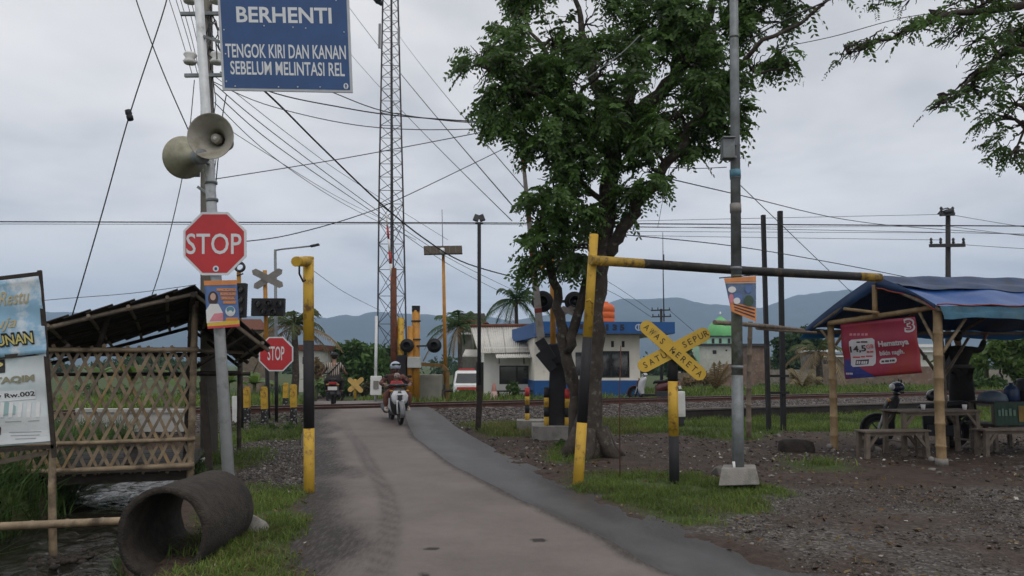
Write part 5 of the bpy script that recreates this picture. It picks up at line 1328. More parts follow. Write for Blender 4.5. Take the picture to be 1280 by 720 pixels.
def sitem(nm, lab, cat, loc, prof, m_, n=20):
    o = LMB().lathe(prof, n).build(nm, m_); o.location = loc; return tag(o, lab, cat)
sitem('tub', 'big dark grey plastic tub stacked upside down on the vending stall', 'tub', bx0 + DR * .3 + Vector((0, 0, .88)), [(0, 0), (.26, 0), (.3, .02), (.27, .16), (.29, .17), (.29, .2), (.25, .34), (.26, .36), (.24, .40), (0, .40)], mat('plastic_grey', (.05, .05, .052), .5, .25, 6))
sitem('jug', 'blue plastic jug standing on the vending stall', 'jug', bx0 - DR * .15 + Vector((0, 0, .88)), [(0, 0), (.12, 0), (.13, .02), (.13, .2), (.1, .26), (.04, .29), (.04, .33), (0, .33)], mat('plastic_blue', (.02, .04, .1), .4, .2, 6))
sitem('food_cover', 'pale blue mesh food cover on the vending stall', 'food cover', bx0 - DR * .55 + Vector((0, 0, .88)), [(.24, 0), (.25, .02), (.22, .12), (.12, .18), (0, .2)], mat('plastic_pale_blue', (.07, .1, .13), .5, .2, 6))
c = at(1180, 505, 13.9)
for k, (dx, lab) in enumerate(((-.42, 'small white plastic cup near the middle of the plank table'), (.3, 'small white plastic cup at the right end of the plank table'))):
    sitem('cup', lab, 'cup', Vector((c.x + dx, 13.8, .762)), [(0, 0), (.03, 0), (.04, .09), (.036, .09), (.028, .01), (0, .01)], WHITE_P, 12)

# ------------------------------------------------------------------ barrier gate on the near side
BGY = 16.4
def striped_bollard(px, yt, yb, Y, lab, top=RED_P, zb=None):
    a, b = at(px, yb, Y), at(px, yt, Y); t = thing('bollard', lab, 'bollard', a, 'banded bollards round the near barrier'); H = (b - a).length
    for i, m_ in enumerate([YELLOW, BLACK, YELLOW, top]):
        m = MB(); m.tube([a.lerp(b, i / 4), a.lerp(b, (i + 1) / 4)], .055, 14); m.build('band', m_, t)
    m = MB(); m.ball(b, (.055, .055, .02), 12, zmin=0); m.build('cap', m_, t)
def cblock(x0, x1, yt, yb, Y, dep, lab):
    p0, p1 = at(x0, yb, Y), at(x1, yb, Y); zt = at(x0, yt, Y).z
    m = MB(); m.box(((p0.x + p1.x) / 2, Y + dep / 2, (zt + p0.z - .2) / 2), (p1.x - p0.x, dep, zt - p0.z + .2)); o = m.build('concrete_block', CONC, origin=(p0.lerp(p1, .5).x, Y + dep / 2, p0.z), bevel=.012); return tag(o, lab, 'concrete block')
cblock(666, 718, 533, 549, BGY, 1.1, 'larger grey concrete base carrying the near barrier and two bollards'); cblock(646, 683, 526, 538, 18.6, .7, 'smaller concrete base with one bollard behind the near barrier')
striped_bollard(659, 485, 527, 18.9, 'red topped banded bollard alone on the smaller concrete base'); striped_bollard(683, 485, 533, 16.65, 'black topped banded bollard left of the barrier post', BLACK); striped_bollard(709, 487, 533, 16.65, 'red topped banded bollard right of the barrier post'); striped_bollard(715.5, 492, 531, 17.2, 'banded bollard half hidden between the barrier and the leaning gate post')
bg_ = thing('barrier_gate', 'raised red and white railway barrier arm with black drive housing beside the tree', 'barrier gate', at(695, 533, BGY + .5))
yb_ = BGY + .5
m = MB(); m.hexa([at(684, 534, yb_ - .2), at(708, 534, yb_ - .2), at(708, 533, yb_ + .2), at(684, 533, yb_ + .2), at(688, 438, yb_ - .2), at(707, 438, yb_ - .2), at(707, 438, yb_ + .2), at(688, 438, yb_ + .2)]); m.build('pedestal', BLACK, bg_, bevel=.02)
m = MB(); m.hexa([at(681, 458, yb_ - .3), at(712, 452, yb_ - .3), at(712, 452, yb_ + .15), at(681, 458, yb_ + .15), at(685, 430, yb_ - .3), at(710, 428, yb_ - .3), at(710, 428, yb_ + .15), at(685, 430, yb_ + .15)]); m.build('housing', BLACK, bg_, bevel=.03)
m = MB(); m.beam(at(690, 450, yb_ - .35), at(674, 425, yb_ - .35), .14, .22); m.beam(at(692, 462, yb_ - .38), at(674, 440, yb_ - .38), .08, .2); m.build('arm_bracket', BLACK, bg_, bevel=.015)
m = MB(); m.beam(at(708, 440, yb_ - .3), at(716, 470, yb_ - .3), .12, .1); m.box(at(717, 478, yb_ - .3), (.2, .16, .3)); m.build('counterweight', BLACK, bg_, bevel=.02)
A, B = at(677.5, 437, yb_ - .38), at(650.5, 166, yb_ - .3)
ys = [0, .165, .185, .33, .46, .58, .70, .82, .9, 1.0]; cols = [0, 1, 0, 1, 0, 1, 0, 1, 0]
for i in range(len(ys) - 1):
    m = MB(); w0, w1 = .17 - .11 * ys[i], .17 - .11 * ys[i + 1]; p, q = A.lerp(B, ys[i]), A.lerp(B, ys[i + 1])
    d = (q - p).normalized(); sx_ = d.cross(Vector((0, 1, 0))).normalized(); dy_ = Vector((0, .035, 0))
    m.hexa([p - sx_ * w0 / 2 - dy_, p + sx_ * w0 / 2 - dy_, p + sx_ * w0 / 2 + dy_, p - sx_ * w0 / 2 + dy_, q - sx_ * w1 / 2 - dy_, q + sx_ * w1 / 2 - dy_, q + sx_ * w1 / 2 + dy_, q - sx_ * w1 / 2 + dy_])
    m.build('arm_band', [mat('paint_white_dirty', (.30, .28, .265), .6, .2, 5, .05, col2=(.12, .07, .05), c2lo=.5, c2hi=.7), mat('paint_red_rusty', (.20, .035, .025), .7, .3, 5, .05, col2=(.1, .045, .03), c2lo=.5, c2hi=.7)][cols[i]], bg_)
sg = thing('signal_post', 'orange and black signal post with two round lamp heads by the near barrier', 'signal post', at(693, 540, yb_ + .25))
a, b = at(692.5, 536, yb_ + .28), at(690, 305, yb_ + .28)
m = MB(); band_pole(m, a - Vector((0, 0, .1)), b, .066, .055, [(0, .3, 0), (.3, 1, 1)]); m.build('post', [BLACK, ORANGE_P], sg)
m = MB(); m.beam(at(676, 378, yb_ + .1), at(722, 376, yb_ + .1), .05, .06); m.build('cross_bar', STEEL_D, sg)
for px, r_ in ((678, .225), (718, .21)):
    c = at(px, 377, yb_ - .02); M = Matrix.Translation(c) @ Matrix.Rotation(R(90), 4, 'X')
    m = MB(); m.lathe([(0, -.01), (r_, -.01), (r_ * 1.03, .0), (r_ * 1.03, .03), (.13, .035), (.0, .036)], 28, M); lh = m.build('backing_disc', BLACK, sg)
    m = MB(); m.lathe([(0, .05), (.1, .045), (.11, .036)], 20, M, 0); m.lathe([(.105, .036), (.12, .036), (.12, .2), (.108, .2)], 20, M, 1); m.build('lamp', [GLASS_D, STEEL_D], lh)
for P, Q in ((at(701, 384, yb_ - .1), at(719, 393, yb_ - .1)), (at(702, 393, yb_ - .07), at(719, 382, yb_ - .07))): plank_arm(sg, P, Q, .11, mat('paint_white_dirty', (.36, .34, .32)))
m = MB(); c = at(704, 413, yb_ + .1); M = Matrix.Translation(c) @ Matrix.Rotation(R(90), 4, 'X'); m.lathe([(0, .02), (.09, .02), (.1, 0), (0, 0)], 18, M, 0); m.box(at(704, 421, yb_ + .12), (.18, .02, .14), mi=1); m.build('notice_plate', [INK_BL, SIGN_GREY], sg)
m = MB(); m.beam(at(674, 336, yb_ + .2), at(693, 326, yb_ + .2), .08, .1); m.build('bracket_arm', ORANGE_P, sg)
# white relay box by the ballast
a = at(849, 528, 19.8); rbx = thing('relay_box', 'narrow white cabinet at the foot of the ballast behind the yellow crossbuck', 'cabinet', a)
m = MB(); m.box(at(849, 505, 19.8), (.26, .22, .62)); m.build('cabinet_body', WHITE_P, rbx, bevel=.015); m = MB(); m.box(at(849, 526, 19.8), (.2, .2, .2)); m.build('plinth', STEEL_D, rbx)
m = MB(); m.box(at(849, 505, 19.68), (.2, .012, .5)); m.build('door', WHITE_P, rbx)
a = at(599, 538, 18.4); lm = thing('floodlight_post', 'slim dark lamp post with twin floodlights lashed to a wooden stake', 'lamp post', a)
m = MB(); m.tube([a - Vector((0, 0, .1)), at(599, 278, 18.4)], .045, 10); m.build('pole', BLACK, lm)
m = MB(); m.beam(at(597.5, 538, 18.3), at(600.5, 482, 18.3), .13, .11, up=(0, 1, 0)); m.build('stake', WOOD_D, lm)
for dx, an in ((-3.5, .35), (3.2, -.35)): m = MB(); m.box(at(599 + dx, 272.5, 18.4), (.13, .06, .17), rot=(R(-20), an, 0)); m.build('floodlight', STEEL_D, lm, bevel=.01)
m = MB(); m.beam(at(594, 279, 18.4), at(604, 279, 18.4), .04, .04); m.build('lamp_bracket', STEEL_D, lm)
bpr = thing('thin_rod', 'very thin dark rod stuck upright in the grass left of the yellow crossbuck', 'rod', at(775, 598, 10.8)); m = MB(); m.tube([at(775, 600, 10.8), at(774.5, 490, 10.8), at(776, 432, 10.8)], .007, 5); m.build('rod', RUST, bpr)
# ------------------------------------------------------------------ railway track
trk = thing('railway_track', 'rusty two rail railway track crossing the road on stone ballast', 'railway track', (0, 23.6, .3))
def tk(s, d, z): return T0 + TD * s + TN * d + Vector((0, 0, z))
prof = [(-.065, 0), (.065, 0), (.065, .012), (.012, .03), (.01, .095), (.034, .105), (.034, .135), (-.034, .135), (-.034, .105), (-.01, .095), (-.012, .03), (-.065, .012)]
RAILM = mat('rail_rust', (.075, .034, .024), .7, .35, 6, .1); RAILT = mat('rail_polished', (.34, .32, .30), .35, .15, 6, 0, metal=.7)
for d in (0, 1.13):
    m = MB(); ss = np.arange(-42, 66, 4.0)
    rings = [[tk(s, d + x, .29 + z) for x, z in prof] for s in ss]
    m.loft(rings, 0, False); n = len(prof)
    for i in range(len(m.f)):
        if i % n == 6 and i < n * (len(ss) - 1): m.m[i] = 1
    m.build('rail', [RAILM, RAILT], trk)
slp = None; SLEEPM = mat('sleeper_concrete', (.15, .135, .12), .9, .25, 6, .2)
for i in range(110):
    s = -26 + i * .6
    if -7.6 < s < -3.4: continue
    if slp is None:
        m = LMB(); m.hexa([(-.11, -1, -.08), (.11, -1, -.08), (.11, 1, -.08), (-.11, 1, -.08), (-.09, -.98, .06), (.09, -.98, .06), (.09, .98, .06), (-.09, .98, .06)]); slp = m.build('sleeper', SLEEPM, trk); o = slp
    else: o = slp.copy(); COL.objects.link(o); o.parent = trk
    o.location = tk(s, .56, .24) - trk.location; o.rotation_euler = (0, 0, math.atan2(TD.y, TD.x))
wl = thing('retaining_wall', 'low dark retaining wall along the ballast right of the crossbuck', 'wall', tk(14, -3.2, 0))
m = MB(); s0, s1_ = strack(4.45, 22.4), 46
m.beam(tk(s0, -3.24, .09), tk(s1_, -3.24, .09), .14, .34); m.build('wall_face', mat('wall_dark', (.022, .018, .016), .9, .4, 3, .4, 30), wl)
k = 0
m = MB(); s = s0
while s < 40: m.beam(tk(s, -3.24, .285), tk(s + 1.15, -3.24, .285), .2, .045); s += 1.18
o = m.build('coping', mat('coping_grey', (.12, .105, .095), .9, .3, 4, .3), wl); tag(o, kind='stuff')

# ------------------------------------------------------------------ guard house with blue canopy
WALL_C = mat('render_cream', (.74, .70, .61), .85, .08, 2, .08, 40, col2=(.5, .46, .4), c2lo=.58, c2hi=.82); WALL_W = mat('render_white', (.77, .76, .72), .85, .08, 2, .08, 40, col2=(.5, .48, .44), c2lo=.58, c2hi=.82)
BLUE_W = mat('paint_blue', (.014, .085, .26), .55, .14, 3, .04, col2=(.02, .06, .15), c2lo=.56, c2hi=.75); FRAME_D = mat('frame_dark', (.02, .018, .016), .5, .2, 6)
def glass_pane(name, col=(.02, .024, .026)):
    return mat(name, col, .06, .3, 1.5, 0, spec=.8)
GL = glass_pane('window_glass')
BX = Vector((.996, .087, 0)); BY_ = Vector((-.087, .996, 0))
g0 = at(668, 497, 30.4); g0.z = .2
gh = thing('guard_house', 'cream guard house with blue dado and flat blue canopy numbered PJL 135', 'guard house', g0 + BX * 3 + BY_ * 2)
def gb_(u, w, z): return g0 + BX * u + BY_ * w + Vector((0, 0, z - .2 + .0))
UW = 5.05; GH_ = 3.0
uA = lambda px: (px - 668) * 30.6 / F
def wallbox(par, nm, m_, u0, u1, w0, w1, z0, z1, f=gb_, mi=0):
    m = MB(); m.hexa([f(u0, w0, z0), f(u1, w0, z0), f(u1, w1, z0), f(u0, w1, z0), f(u0, w0, z1), f(u1, w0, z1), f(u1, w1, z1), f(u0, w1, z1)]); return m.build(nm, m_, par)
wx0, wx1, wz0, wz1 = 2.3, 3.72, 1.02, 2.05    # large front window opening
u_r = uA(801)
zf = .2
wallbox(gh, 'wall', WALL_C, 0, wx0, 0, .16, .0, 2.7); wallbox(gh, 'wall', WALL_C, wx1, u_r, 0, .16, 0, 2.69); wallbox(gh, 'wall', WALL_C, wx0, wx1, 0, .16, 0, wz0); wallbox(gh, 'wall', WALL_C, wx0, wx1, 0, .16, wz1, 2.69)
wallbox(gh, 'wall', WALL_C, 0, .16, .16, 4.6, 0, 2.69); wallbox(gh, 'wall', WALL_C, u_r - .16, u_r, .16, 4.6, 0, 2.69); wallbox(gh, 'wall', WALL_C, .16, u_r - .16, 4.44, 4.6, 0, 2.69)
wallbox(gh, 'dado', BLUE_W, -.02, u_r + .03, -.035, -.002, 0, .92); wallbox(gh, 'dado', BLUE_W, -.035, -.003, -.035, 4.6, 0, .92)
w = wallbox(gh, 'window', FRAME_D, wx0, wx1, .05, .09, wz0, wz0 + .06)
for q in ((wx0, wx1, wz1 - .06, wz1), (wx0, wx0 + .06, wz0 + .06, wz1 - .06), (wx1 - .06, wx1, wz0 + .06, wz1 - .06), (2.98, 3.04, wz0 + .06, wz1 - .06)): wallbox(w, 'frame', FRAME_D, q[0], q[1], .05, .09, q[2], q[3])
wallbox(w, 'pane', GL, wx0 + .06, 2.98, .066, .074, wz0 + .06, wz1 - .06); wallbox(w, 'pane', GL, 3.04, wx1 - .06, .066, .074, wz0 + .06, wz1 - .06)
wallbox(w, 'notice', SIGN_WHITE, 2.42, 2.66, .03, .048, wz0 + .2, wz0 + .62); wallbox(w, 'curtain', SIGN_GREY, 3.45, 3.6, .1, .13, wz0 + .06, wz1 - .06)
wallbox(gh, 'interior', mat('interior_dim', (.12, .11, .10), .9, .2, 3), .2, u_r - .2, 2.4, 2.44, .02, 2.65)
for u in (2.55, 3.0, 3.42): wallbox(gh, 'vent', FRAME_D, u, u + .11, -.012, -.002, 2.2, 2.44)
wallbox(gh, 'door', SIGN_BLUE, .75, 1.45, -.02, -.003, .95, 2.1); wallbox(gh, 'window', GL, 1.6, 2.1, -.02, -.003, 1.1, 2.0)
cx1 = uA(838)
m = MB(); m.hexa([gb_(0, -.9, 2.7), gb_(cx1, -.9, 2.7), gb_(cx1, 5.0, 2.7), gb_(-.2, 5.0, 2.7), gb_(0, -.9, 3.14), gb_(cx1, -.9, 3.14), gb_(cx1, 5.0, 3.14), gb_(-.2, 5.0, 3.14)]); m.build('canopy', BLUE_W, gh)
wallbox(gh, 'canopy_soffit', mat('soffit_grey', (.3, .3, .3), .8, .15, 3), .05, cx1 - .05, -.85, 4.9, 2.68, 2.698)
cs = Sheet(gb_(0, -.905, 2.7), gb_(cx1, -.905, 2.7), gb_(cx1, -.905, 3.14), gb_(0, -.905, 3.14))
cu = lambda px: (px - 668) / (844 - 668.)
m = MB(); cs.text(m, 'PJL', cu(722), .24, cu(744), .78, .008, 0, .06)
for ch, px in (('1', 757), ('3', 766.5), ('5', 776)): cs.text(m, ch, cu(px - (1.6 if ch == '1' else 3)), .24, cu(px + (1.6 if ch == '1' else 3)), .78, .008, 0, .06)
m.build('lettering', mat('letter_dark', (.016, .02, .04), .5, .1, 9), gh)
for px in (697, 797):
    m = MB(); cs.disc(m, cu(px), .52, .026, .30, .008, 0); cs.disc(m, cu(px), .52, .017, .20, .012, 1); cs.rect(m, cu(px) - .004, .3, cu(px) + .004, .74, .016, 0); m.build('emblem', [mat('emblem_pale', (.36, .42, .50), .5, .1, 9), BLUE_W], gh)
wt = thing('water_tank', 'round orange plastic water tank on the guard house roof', 'water tank', gb_(2.85, 1.2, 3.14))
m = MB(); M = Matrix.Translation(gb_(2.92, 1.0, 3.14)); m.lathe([(0, 0), (.42, 0), (.45, .04), (.45, .2), (.43, .22), (.45, .24), (.45, .46), (.43, .48), (.45, .5), (.45, .66), (.38, .78), (.2, .84), (.2, .9), (0, .9)], 28, M); m.build('tank_body', mat('plastic_orange', (.62, .11, .018), .45, .12, 4), wt)
# blue lean-to canopy on the left side
m = MB(); A_, B_, C_, D_ = at(640, 412, 33.6), at(674, 404, 29.6), at(674, 420, 29.6), at(640, 427.5, 33.6); q = Vector((1.3, .5, 0))
m.hexa([D_, C_, C_ + q, D_ + q, A_, B_, B_ + q, A_ + q]); m.build('side_canopy', BLUE_W, gh)

# ------------------------------------------------------------------ white house with tin roof
h0 = at(605, 497, 32.2); h0.z = .2
wh = thing('tin_roof_house', 'small white house with a pale corrugated roof left of the guard house', 'house', h0 + BX * 1.4 + BY_ * 2)
def hb(u, w, z): return h0 + BX * u + BY_ * w + Vector((0, 0, z - .2))
hu = lambda px: (px - 605) * 32.3 / F
hz_ = lambda py: EYE + (455 - py) / F * 32.2
ux0, ux1, uz0, uz1 = hu(624), hu(668), hz_(480), hz_(457)
UR = hu(692)
wallbox(wh, 'wall', WALL_W, 0, ux0, 0, .15, 0, 2.25, hb); wallbox(wh, 'wall', WALL_W, ux1, UR, 0, .15, 0, 2.25, hb); wallbox(wh, 'wall', WALL_W, ux0, ux1, 0, .15, 0, uz0, hb); wallbox(wh, 'wall', WALL_W, ux0, ux1, 0, .15, uz1, 2.25, hb)
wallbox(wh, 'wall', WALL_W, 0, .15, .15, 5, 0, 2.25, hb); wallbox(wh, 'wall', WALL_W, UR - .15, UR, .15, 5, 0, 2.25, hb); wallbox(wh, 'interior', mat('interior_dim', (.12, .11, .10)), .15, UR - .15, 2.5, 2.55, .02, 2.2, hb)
w = wallbox(wh, 'window', FRAME_D, ux0, ux1, .04, .09, uz0, uz0 + .05, hb)
for q in ((ux0, ux1, uz1 - .05, uz1), (ux0, ux0 + .05, uz0 + .05, uz1 - .05), (ux1 - .05, ux1, uz0 + .05, uz1 - .05), ((ux0 + ux1) / 2 - .03, (ux0 + ux1) / 2 + .03, uz0 + .05, uz1 - .05)): wallbox(w, 'frame', FRAME_D, q[0], q[1], .04, .09, q[2], q[3], hb)
um = (ux0 + ux1) / 2
wallbox(w, 'pane', glass_pane('window_glass_pale', (.06, .065, .06)), ux0 + .05, um - .03, .06, .066, uz0 + .05, uz1 - .05, hb); wallbox(w, 'pane', GL, um + .03, ux1 - .05, .06, .066, uz0 + .05, uz1 - .05, hb)
TIN = mat('roof_tin', (.56, .545, .50), .6, .14, 3, .05, col2=(.26, .23, .19), c2lo=.54, c2hi=.78)
def corr(par, nm, P00, P10, P01, P11, n, amp, m_, th=.015):
    "corrugated sheet; P00-P10 along the eave, P01-P11 along the ridge"
    mb = MB(); N4 = n * 4; nv = 1; top = []; nrm = (P10 - P00).cross(P01 - P00).normalized()
    if nrm.z < 0: nrm = -nrm
    for j in (0, 1):
        for i in range(N4 + 1):
            t_ = i / N4; p = (P00.lerp(P10, t_)) if j == 0 else P01.lerp(P11, t_)
            top.append(p + nrm * amp * math.cos(2 * math.pi * i / 4))
    K = len(top); w_ = N4 + 1; bot = [q - nrm * th for q in top]
    fs = [(i, i + 1, w_ + i + 1, w_ + i) for i in range(N4)]
    mb.add(top + bot, fs + [tuple(K + q for q in f[::-1]) for f in fs] + [(i, K + i, K + i + 1, i + 1) for i in range(N4)] + [(w_ + i, w_ + i + 1, K + w_ + i + 1, K + w_ + i) for i in range(N4)], 0, True)
    return mb.build(nm, m_, par)
e0, e1 = at(598, 441.5, 31.6), at(700, 439, 32.0); r0, r1 = at(588, 409, 35.2), at(708, 407.5, 35.6)
for i in range(6):
    a_, b_ = i / 6., (i + 1) / 6. - .004
    corr(wh, 'roof_sheet', e0.lerp(e1, a_), e0.lerp(e1, b_), r0.lerp(r1, a_), r0.lerp(r1, b_), 7, .022, TIN)
corr(wh, 'roof_sheet', r0 + Vector((0, 3.4, -1.2)), r1 + Vector((0, 3.4, -1.2)), r0 + Vector((0, .02, 0)), r1 + Vector((0, .02, 0)), 40, .02, TIN)
m = MB(); m.tube([r0 + Vector((0, 0, .05)), r1 + Vector((0, 0, .05))], .08, 8); m.build('ridge_cap', RUST, wh)
corr(wh, 'awning', at(620, 447.5, 31.0), at(694, 446, 31.3), at(619, 440.5, 32.0), at(694, 440, 32.3), 26, .02, TIN)
for px in (624, 655, 690): m = MB(); m.beam(at(px, 454, 32.15), at(px, 447.5, 31.2), .05, .05); m.build('awning_bracket', FRAME_D, wh)
m = MB(); m.add([hb(.05, .05, 2.25), hb(.05, 4.9, 2.25), hb(.05, 3.0, 3.1)], [(0, 1, 2)]); m.add([hb(.0, .05, 2.25), hb(.0, 4.9, 2.25), hb(.0, 3.0, 3.1)], [(0, 2, 1)]); m.build('gable', WALL_W, wh)
m = MB(); L0, L1 = at(578, 446, 34), at(606, 437.5, 33.2); m.hexa([L0, L0 + Vector((1, .2, 0)), L1 + Vector((.2, 1.6, 0)), L1 + Vector((-.9, 1.4, 0)), L0 + Vector((0, 0, .05)), L0 + Vector((1, .2, .05)), L1 + Vector((.2, 1.6, .05)), L1 + Vector((-.9, 1.4, .05))]); m.build('side_awning', TIN, wh)
m = MB(); m.box(at(606, 476, 32.1) + Vector((-.22, .5, 0)), (.3, .05, 1.5)); m.build('side_door', FRAME_D, wh)
# seat and cone before the house, cabinet, far cottage
a = at(650, 496, 30.8); t = thing('bench', 'thin dark bench below the white house window', 'bench', a)
m = MB(); m.beam(at(620, 489, 30.8), at(672, 488.5, 30.9), .3, .05); m.build('seat', WOOD_D, t)
for px in (623, 668): m = MB(); m.beam(at(px, 497, 30.8), at(px, 489.5, 30.8), .06, .25, up=(0, 1, 0)); m.build('leg', WOOD_D, t)
o = MB(); c = at(617.5, 497, 29.5); c.z = .18; t = thing('traffic_cone', 'faded red and white traffic cone beside the white house', 'traffic cone', c)
M = Matrix.Translation(c)
for nm, pr, m_ in (('base', [(0, 0), (.24, 0), (.24, .05), (0, .05)], RED_P), ('cone_body', [(.17, .05), (.1, .36), (.1, .36)], mat('cone_pink', (.42, .3, .27), .6, .1, 9)), ('tip', [(.1, .36), (.04, .66), (0, .66)], mat('cone_red', (.34, .15, .12), .6, .1, 9))): m = MB(); m.lathe(pr, 14, M); m.build(nm, m_, t)

# ------------------------------------------------------------------ ambulance van far behind
vY = 50.; v0 = at(567, 505, vY); vz = zg1(v0.x + .7, vY)
van = thing('ambulance', 'small white and red ambulance van parked beyond the white house', 'van', (v0.x + .8, vY, vz))
VW = mat('car_white', (.68, .68, .67), .35, .05, 3, 0, coat=.4); VR = mat('car_red', (.45, .04, .035), .35, .1, 3, 0, coat=.3); TYRE = mat('tyre_black', (.014, .014, .014), .85, .3, 8)
def ringv(y, z0, z1, hw, hw1): return [(-hw, y, z0), (hw, y, z0), (hw, y, z0 + .55 * (z1 - z0)), (hw1, y, z1 - .08), (hw1 - .12, y, z1), (-hw1 + .12, y, z1), (-hw1, y, z1 - .08), (-hw, y, z0 + .55 * (z1 - z0))]
m = LMB(); m.loft([[Vector(p) for p in ringv(*r_)] for r_ in ((-1.95, .35, 1.05, .78, .74), (-1.8, .28, 1.15, .82, .78), (-1.25, .28, 1.8, .83, .68), (-1., .28, 1.9, .83, .7), (1.7, .28, 1.9, .83, .7), (1.95, .35, 1.75, .8, .66))], 0, False); m.build('body', VW, van, bevel=.03)
m = LMB(); m.hexa([(-.68, -1.84, 1.2), (.68, -1.84, 1.2), (.66, -1.6, 1.16), (-.66, -1.6, 1.16), (-.58, -1.35, 1.74), (.58, -1.35, 1.74), (.56, -1.1, 1.7), (-.56, -1.1, 1.7)]); m.build('windscreen', GL, van)
m = LMB()
for s_ in (-1, 1): m.box((s_ * .832, .3, .82), (.01, 3.0, .2)); 
m.box((0, -1.975, .84), (1.2, .02, .16)); m.build('stripe', VR, van)
for s_ in (-1, 1):
    m = LMB(); m.box((s_ * .80, -.4, 1.42), (.06, .9, .4), rot=(0, s_ * -R(10), 0)); m.build('side_window', GL, van)
    m = LMB(); m.box((s_ * .6, -1.95, .86), (.28, .06, .18)); m.build('headlight', SIGN_WHITE, van)
    for y in (-1.25, 1.2):
        m = LMB(); m.lathe([(.14, -.09), (.28, -.09), (.3, -.06), (.3, .06), (.28, .09), (.14, .09)], 18, Matrix.Translation((s_ * .72, y, .3)) @ Matrix.Rotation(R(90), 4, 'Y'), closed=True); wh_ = m.build('wheel', TYRE, van)
        m = LMB(); m.lathe([(0, .05), (.16, .06), (.16, -.06), (0, -.05)], 12, Matrix.Translation((s_ * .72, y, .3)) @ Matrix.Rotation(R(90), 4, 'Y')); m.build('rim', GALV, wh_)
m = LMB(); m.box((0, -2., .45), (1.5, .1, .22)); m.build('bumper', VW, van, bevel=.03); m = LMB(); m.box((0, -1.98, .68), (.9, .05, .14)); m.build('grille', STEEL_D, van)
m = LMB(); m.box((0, -.7, 1.97), (1.0, .28, .1)); m.build('light_bar', VR, van, bevel=.02)
van.rotation_euler.z = R(4)

a = at(574, 400, 60); t = thing('upper_cottage', 'far two storey house with white framed windows behind the palm', 'house', (at(588, 455, 60).x, 60, -1))
m = MB(); p = at(589, 430, 60); m.box((p.x, 62, 2.2), (2.0, 4, 6.4)); m.build('wall', mat('wall_dark_grey', (.10, .095, .085), .9, .3, 2), t)  # plain house wall in a dark brownish grey of its own
for px in (578, 584, 592): m = MB(); q = at(px, 411, 59.9); m.box(q, (.3, .06, .62)); m.build('window', SIGN_WHITE, t); m = MB(); m.box(q + Vector((0, -.05, 0)), (.2, .04, .5)); m.build('pane', GL, t)
m = MB(); m.beam(at(575, 417, 59.8), at(601, 417, 59.8), .12, .12); m.beam(at(575, 405.5, 59.8), at(601, 405.5, 59.8), .12, .08); m.build('sill', SIGN_WHITE, t)
m = MB(); q = at(588, 404, 60); m.hexa([(q.x - 1.3, 59.6, q.z), (q.x + 1.4, 59.6, q.z), (q.x + 1.4, 64, q.z), (q.x - 1.3, 64, q.z), (q.x - 1.0, 60, q.z + .25), (q.x + 1.1, 60, q.z + .25), (q.x + 1.1, 63.5, q.z + .25), (q.x - 1., 63.5, q.z + .25)]); m.build('roof', RUST, t)

# ------------------------------------------------------------------ far side of the crossing: barrier, signals, cabinet
FY = 27.5
def gz(px, Y): p = at(px, 455, Y); return Vector((p.x, Y, zg1(p.x, Y)))
t = thing('far_barrier_gate', 'raised red and white barrier arm with its rusty post across the railway', 'barrier gate', gz(494, FY))
A, B = at(498, 440, FY), at(483, 268, FY)
for i in range(11):
    m = MB(); w0 = .15 - .008 * i; p, q = A.lerp(B, i / 11.), A.lerp(B, (i + 1) / 11.); m.beam(p, q, .05, w0, up=(0, 1, 0)) if False else m.tube([p, q], [w0 / 2, w0 / 2 - .003], 8); m.build('arm_band', [WHITE_P, RED_P][i % 2], t)
m = MB(); m.tube([gz(493, FY - .2), at(492.5, 335, FY - .2)], [.125, .09], 12); m.build('post', RUST, t)
m = MB(); m.box(at(499, 462, FY), (.55, .5, 1.0)); m.build('housing', BLACK, t, bevel=.04)
t = thing('far_signal_post', 'yellow signal post with black round heads across the railway', 'signal post', gz(520, FY))
m = MB(); m.tube([gz(520, FY), at(520, 388, FY)], .14, 12); m.build('post', ORANGE_P, t); m = MB(); m.box(at(520, 386, FY), (.26, .26, .2)); m.build('cap', BLACK, t); m = MB()
for y in (402, 425): m.tube([at(520, y, FY), at(520, y - 1.5, FY)], .17, 12)
m.build('collar', STEEL_D, t)
for px, r_ in ((543, .25), (509, .24)):
    c = at(px, 432, FY - .25); M = Matrix.Translation(c) @ Matrix.Rotation(R(90), 4, 'X'); m = MB(); m.lathe([(0, 0), (r_, 0), (r_, .04), (.14, .05), (.14, .2), (.12, .2), (.12, .05), (0, .05)], 22, M); m.build('signal_head', BLACK, t)
m = MB(); m.beam(at(507, 433, FY - .1), at(546, 432, FY - .1), .06, .06); m.build('cross_bar', STEEL_D, t)
for px, y1, m_, lab in ((501, 397, YELLOW, 'plain yellow post just right of the far barrier arm'), (513, 408, ORANGE_P, 'shorter orange post between the far barrier and the far signal')):
    t = thing('yellow_post', lab, 'post', gz(px, FY + .3)); m = MB(); m.tube([gz(px, FY - .1), at(px, y1, FY - .1)], .11, 12); m.build('post', m_, t)
t = thing('relay_cabinet', 'grey green relay cabinet with a brown frame behind the oncoming scooter', 'cabinet', gz(537, 28.2))
g = gz(537, 28.2); zt = at(537, 468, 28.2).z
m = MB(); m.box((g.x - .1, 28.2, (zt + g.z) / 2), (1.12, .7, zt - g.z)); m.build('cabinet_body', mat('cabinet_grey', (.22, .215, .18), .7, .15, 3, .1, col2=(.12, .11, .09), c2lo=.55, c2hi=.75), t, bevel=.03)
m = MB(); m.box((g.x - .1, 27.84, (zt + g.z) / 2 - .03), (.96, .03, (zt - g.z) * .86)); m.build('door', mat('cabinet_door', (.19, .185, .155), .7, .15, 3), t)
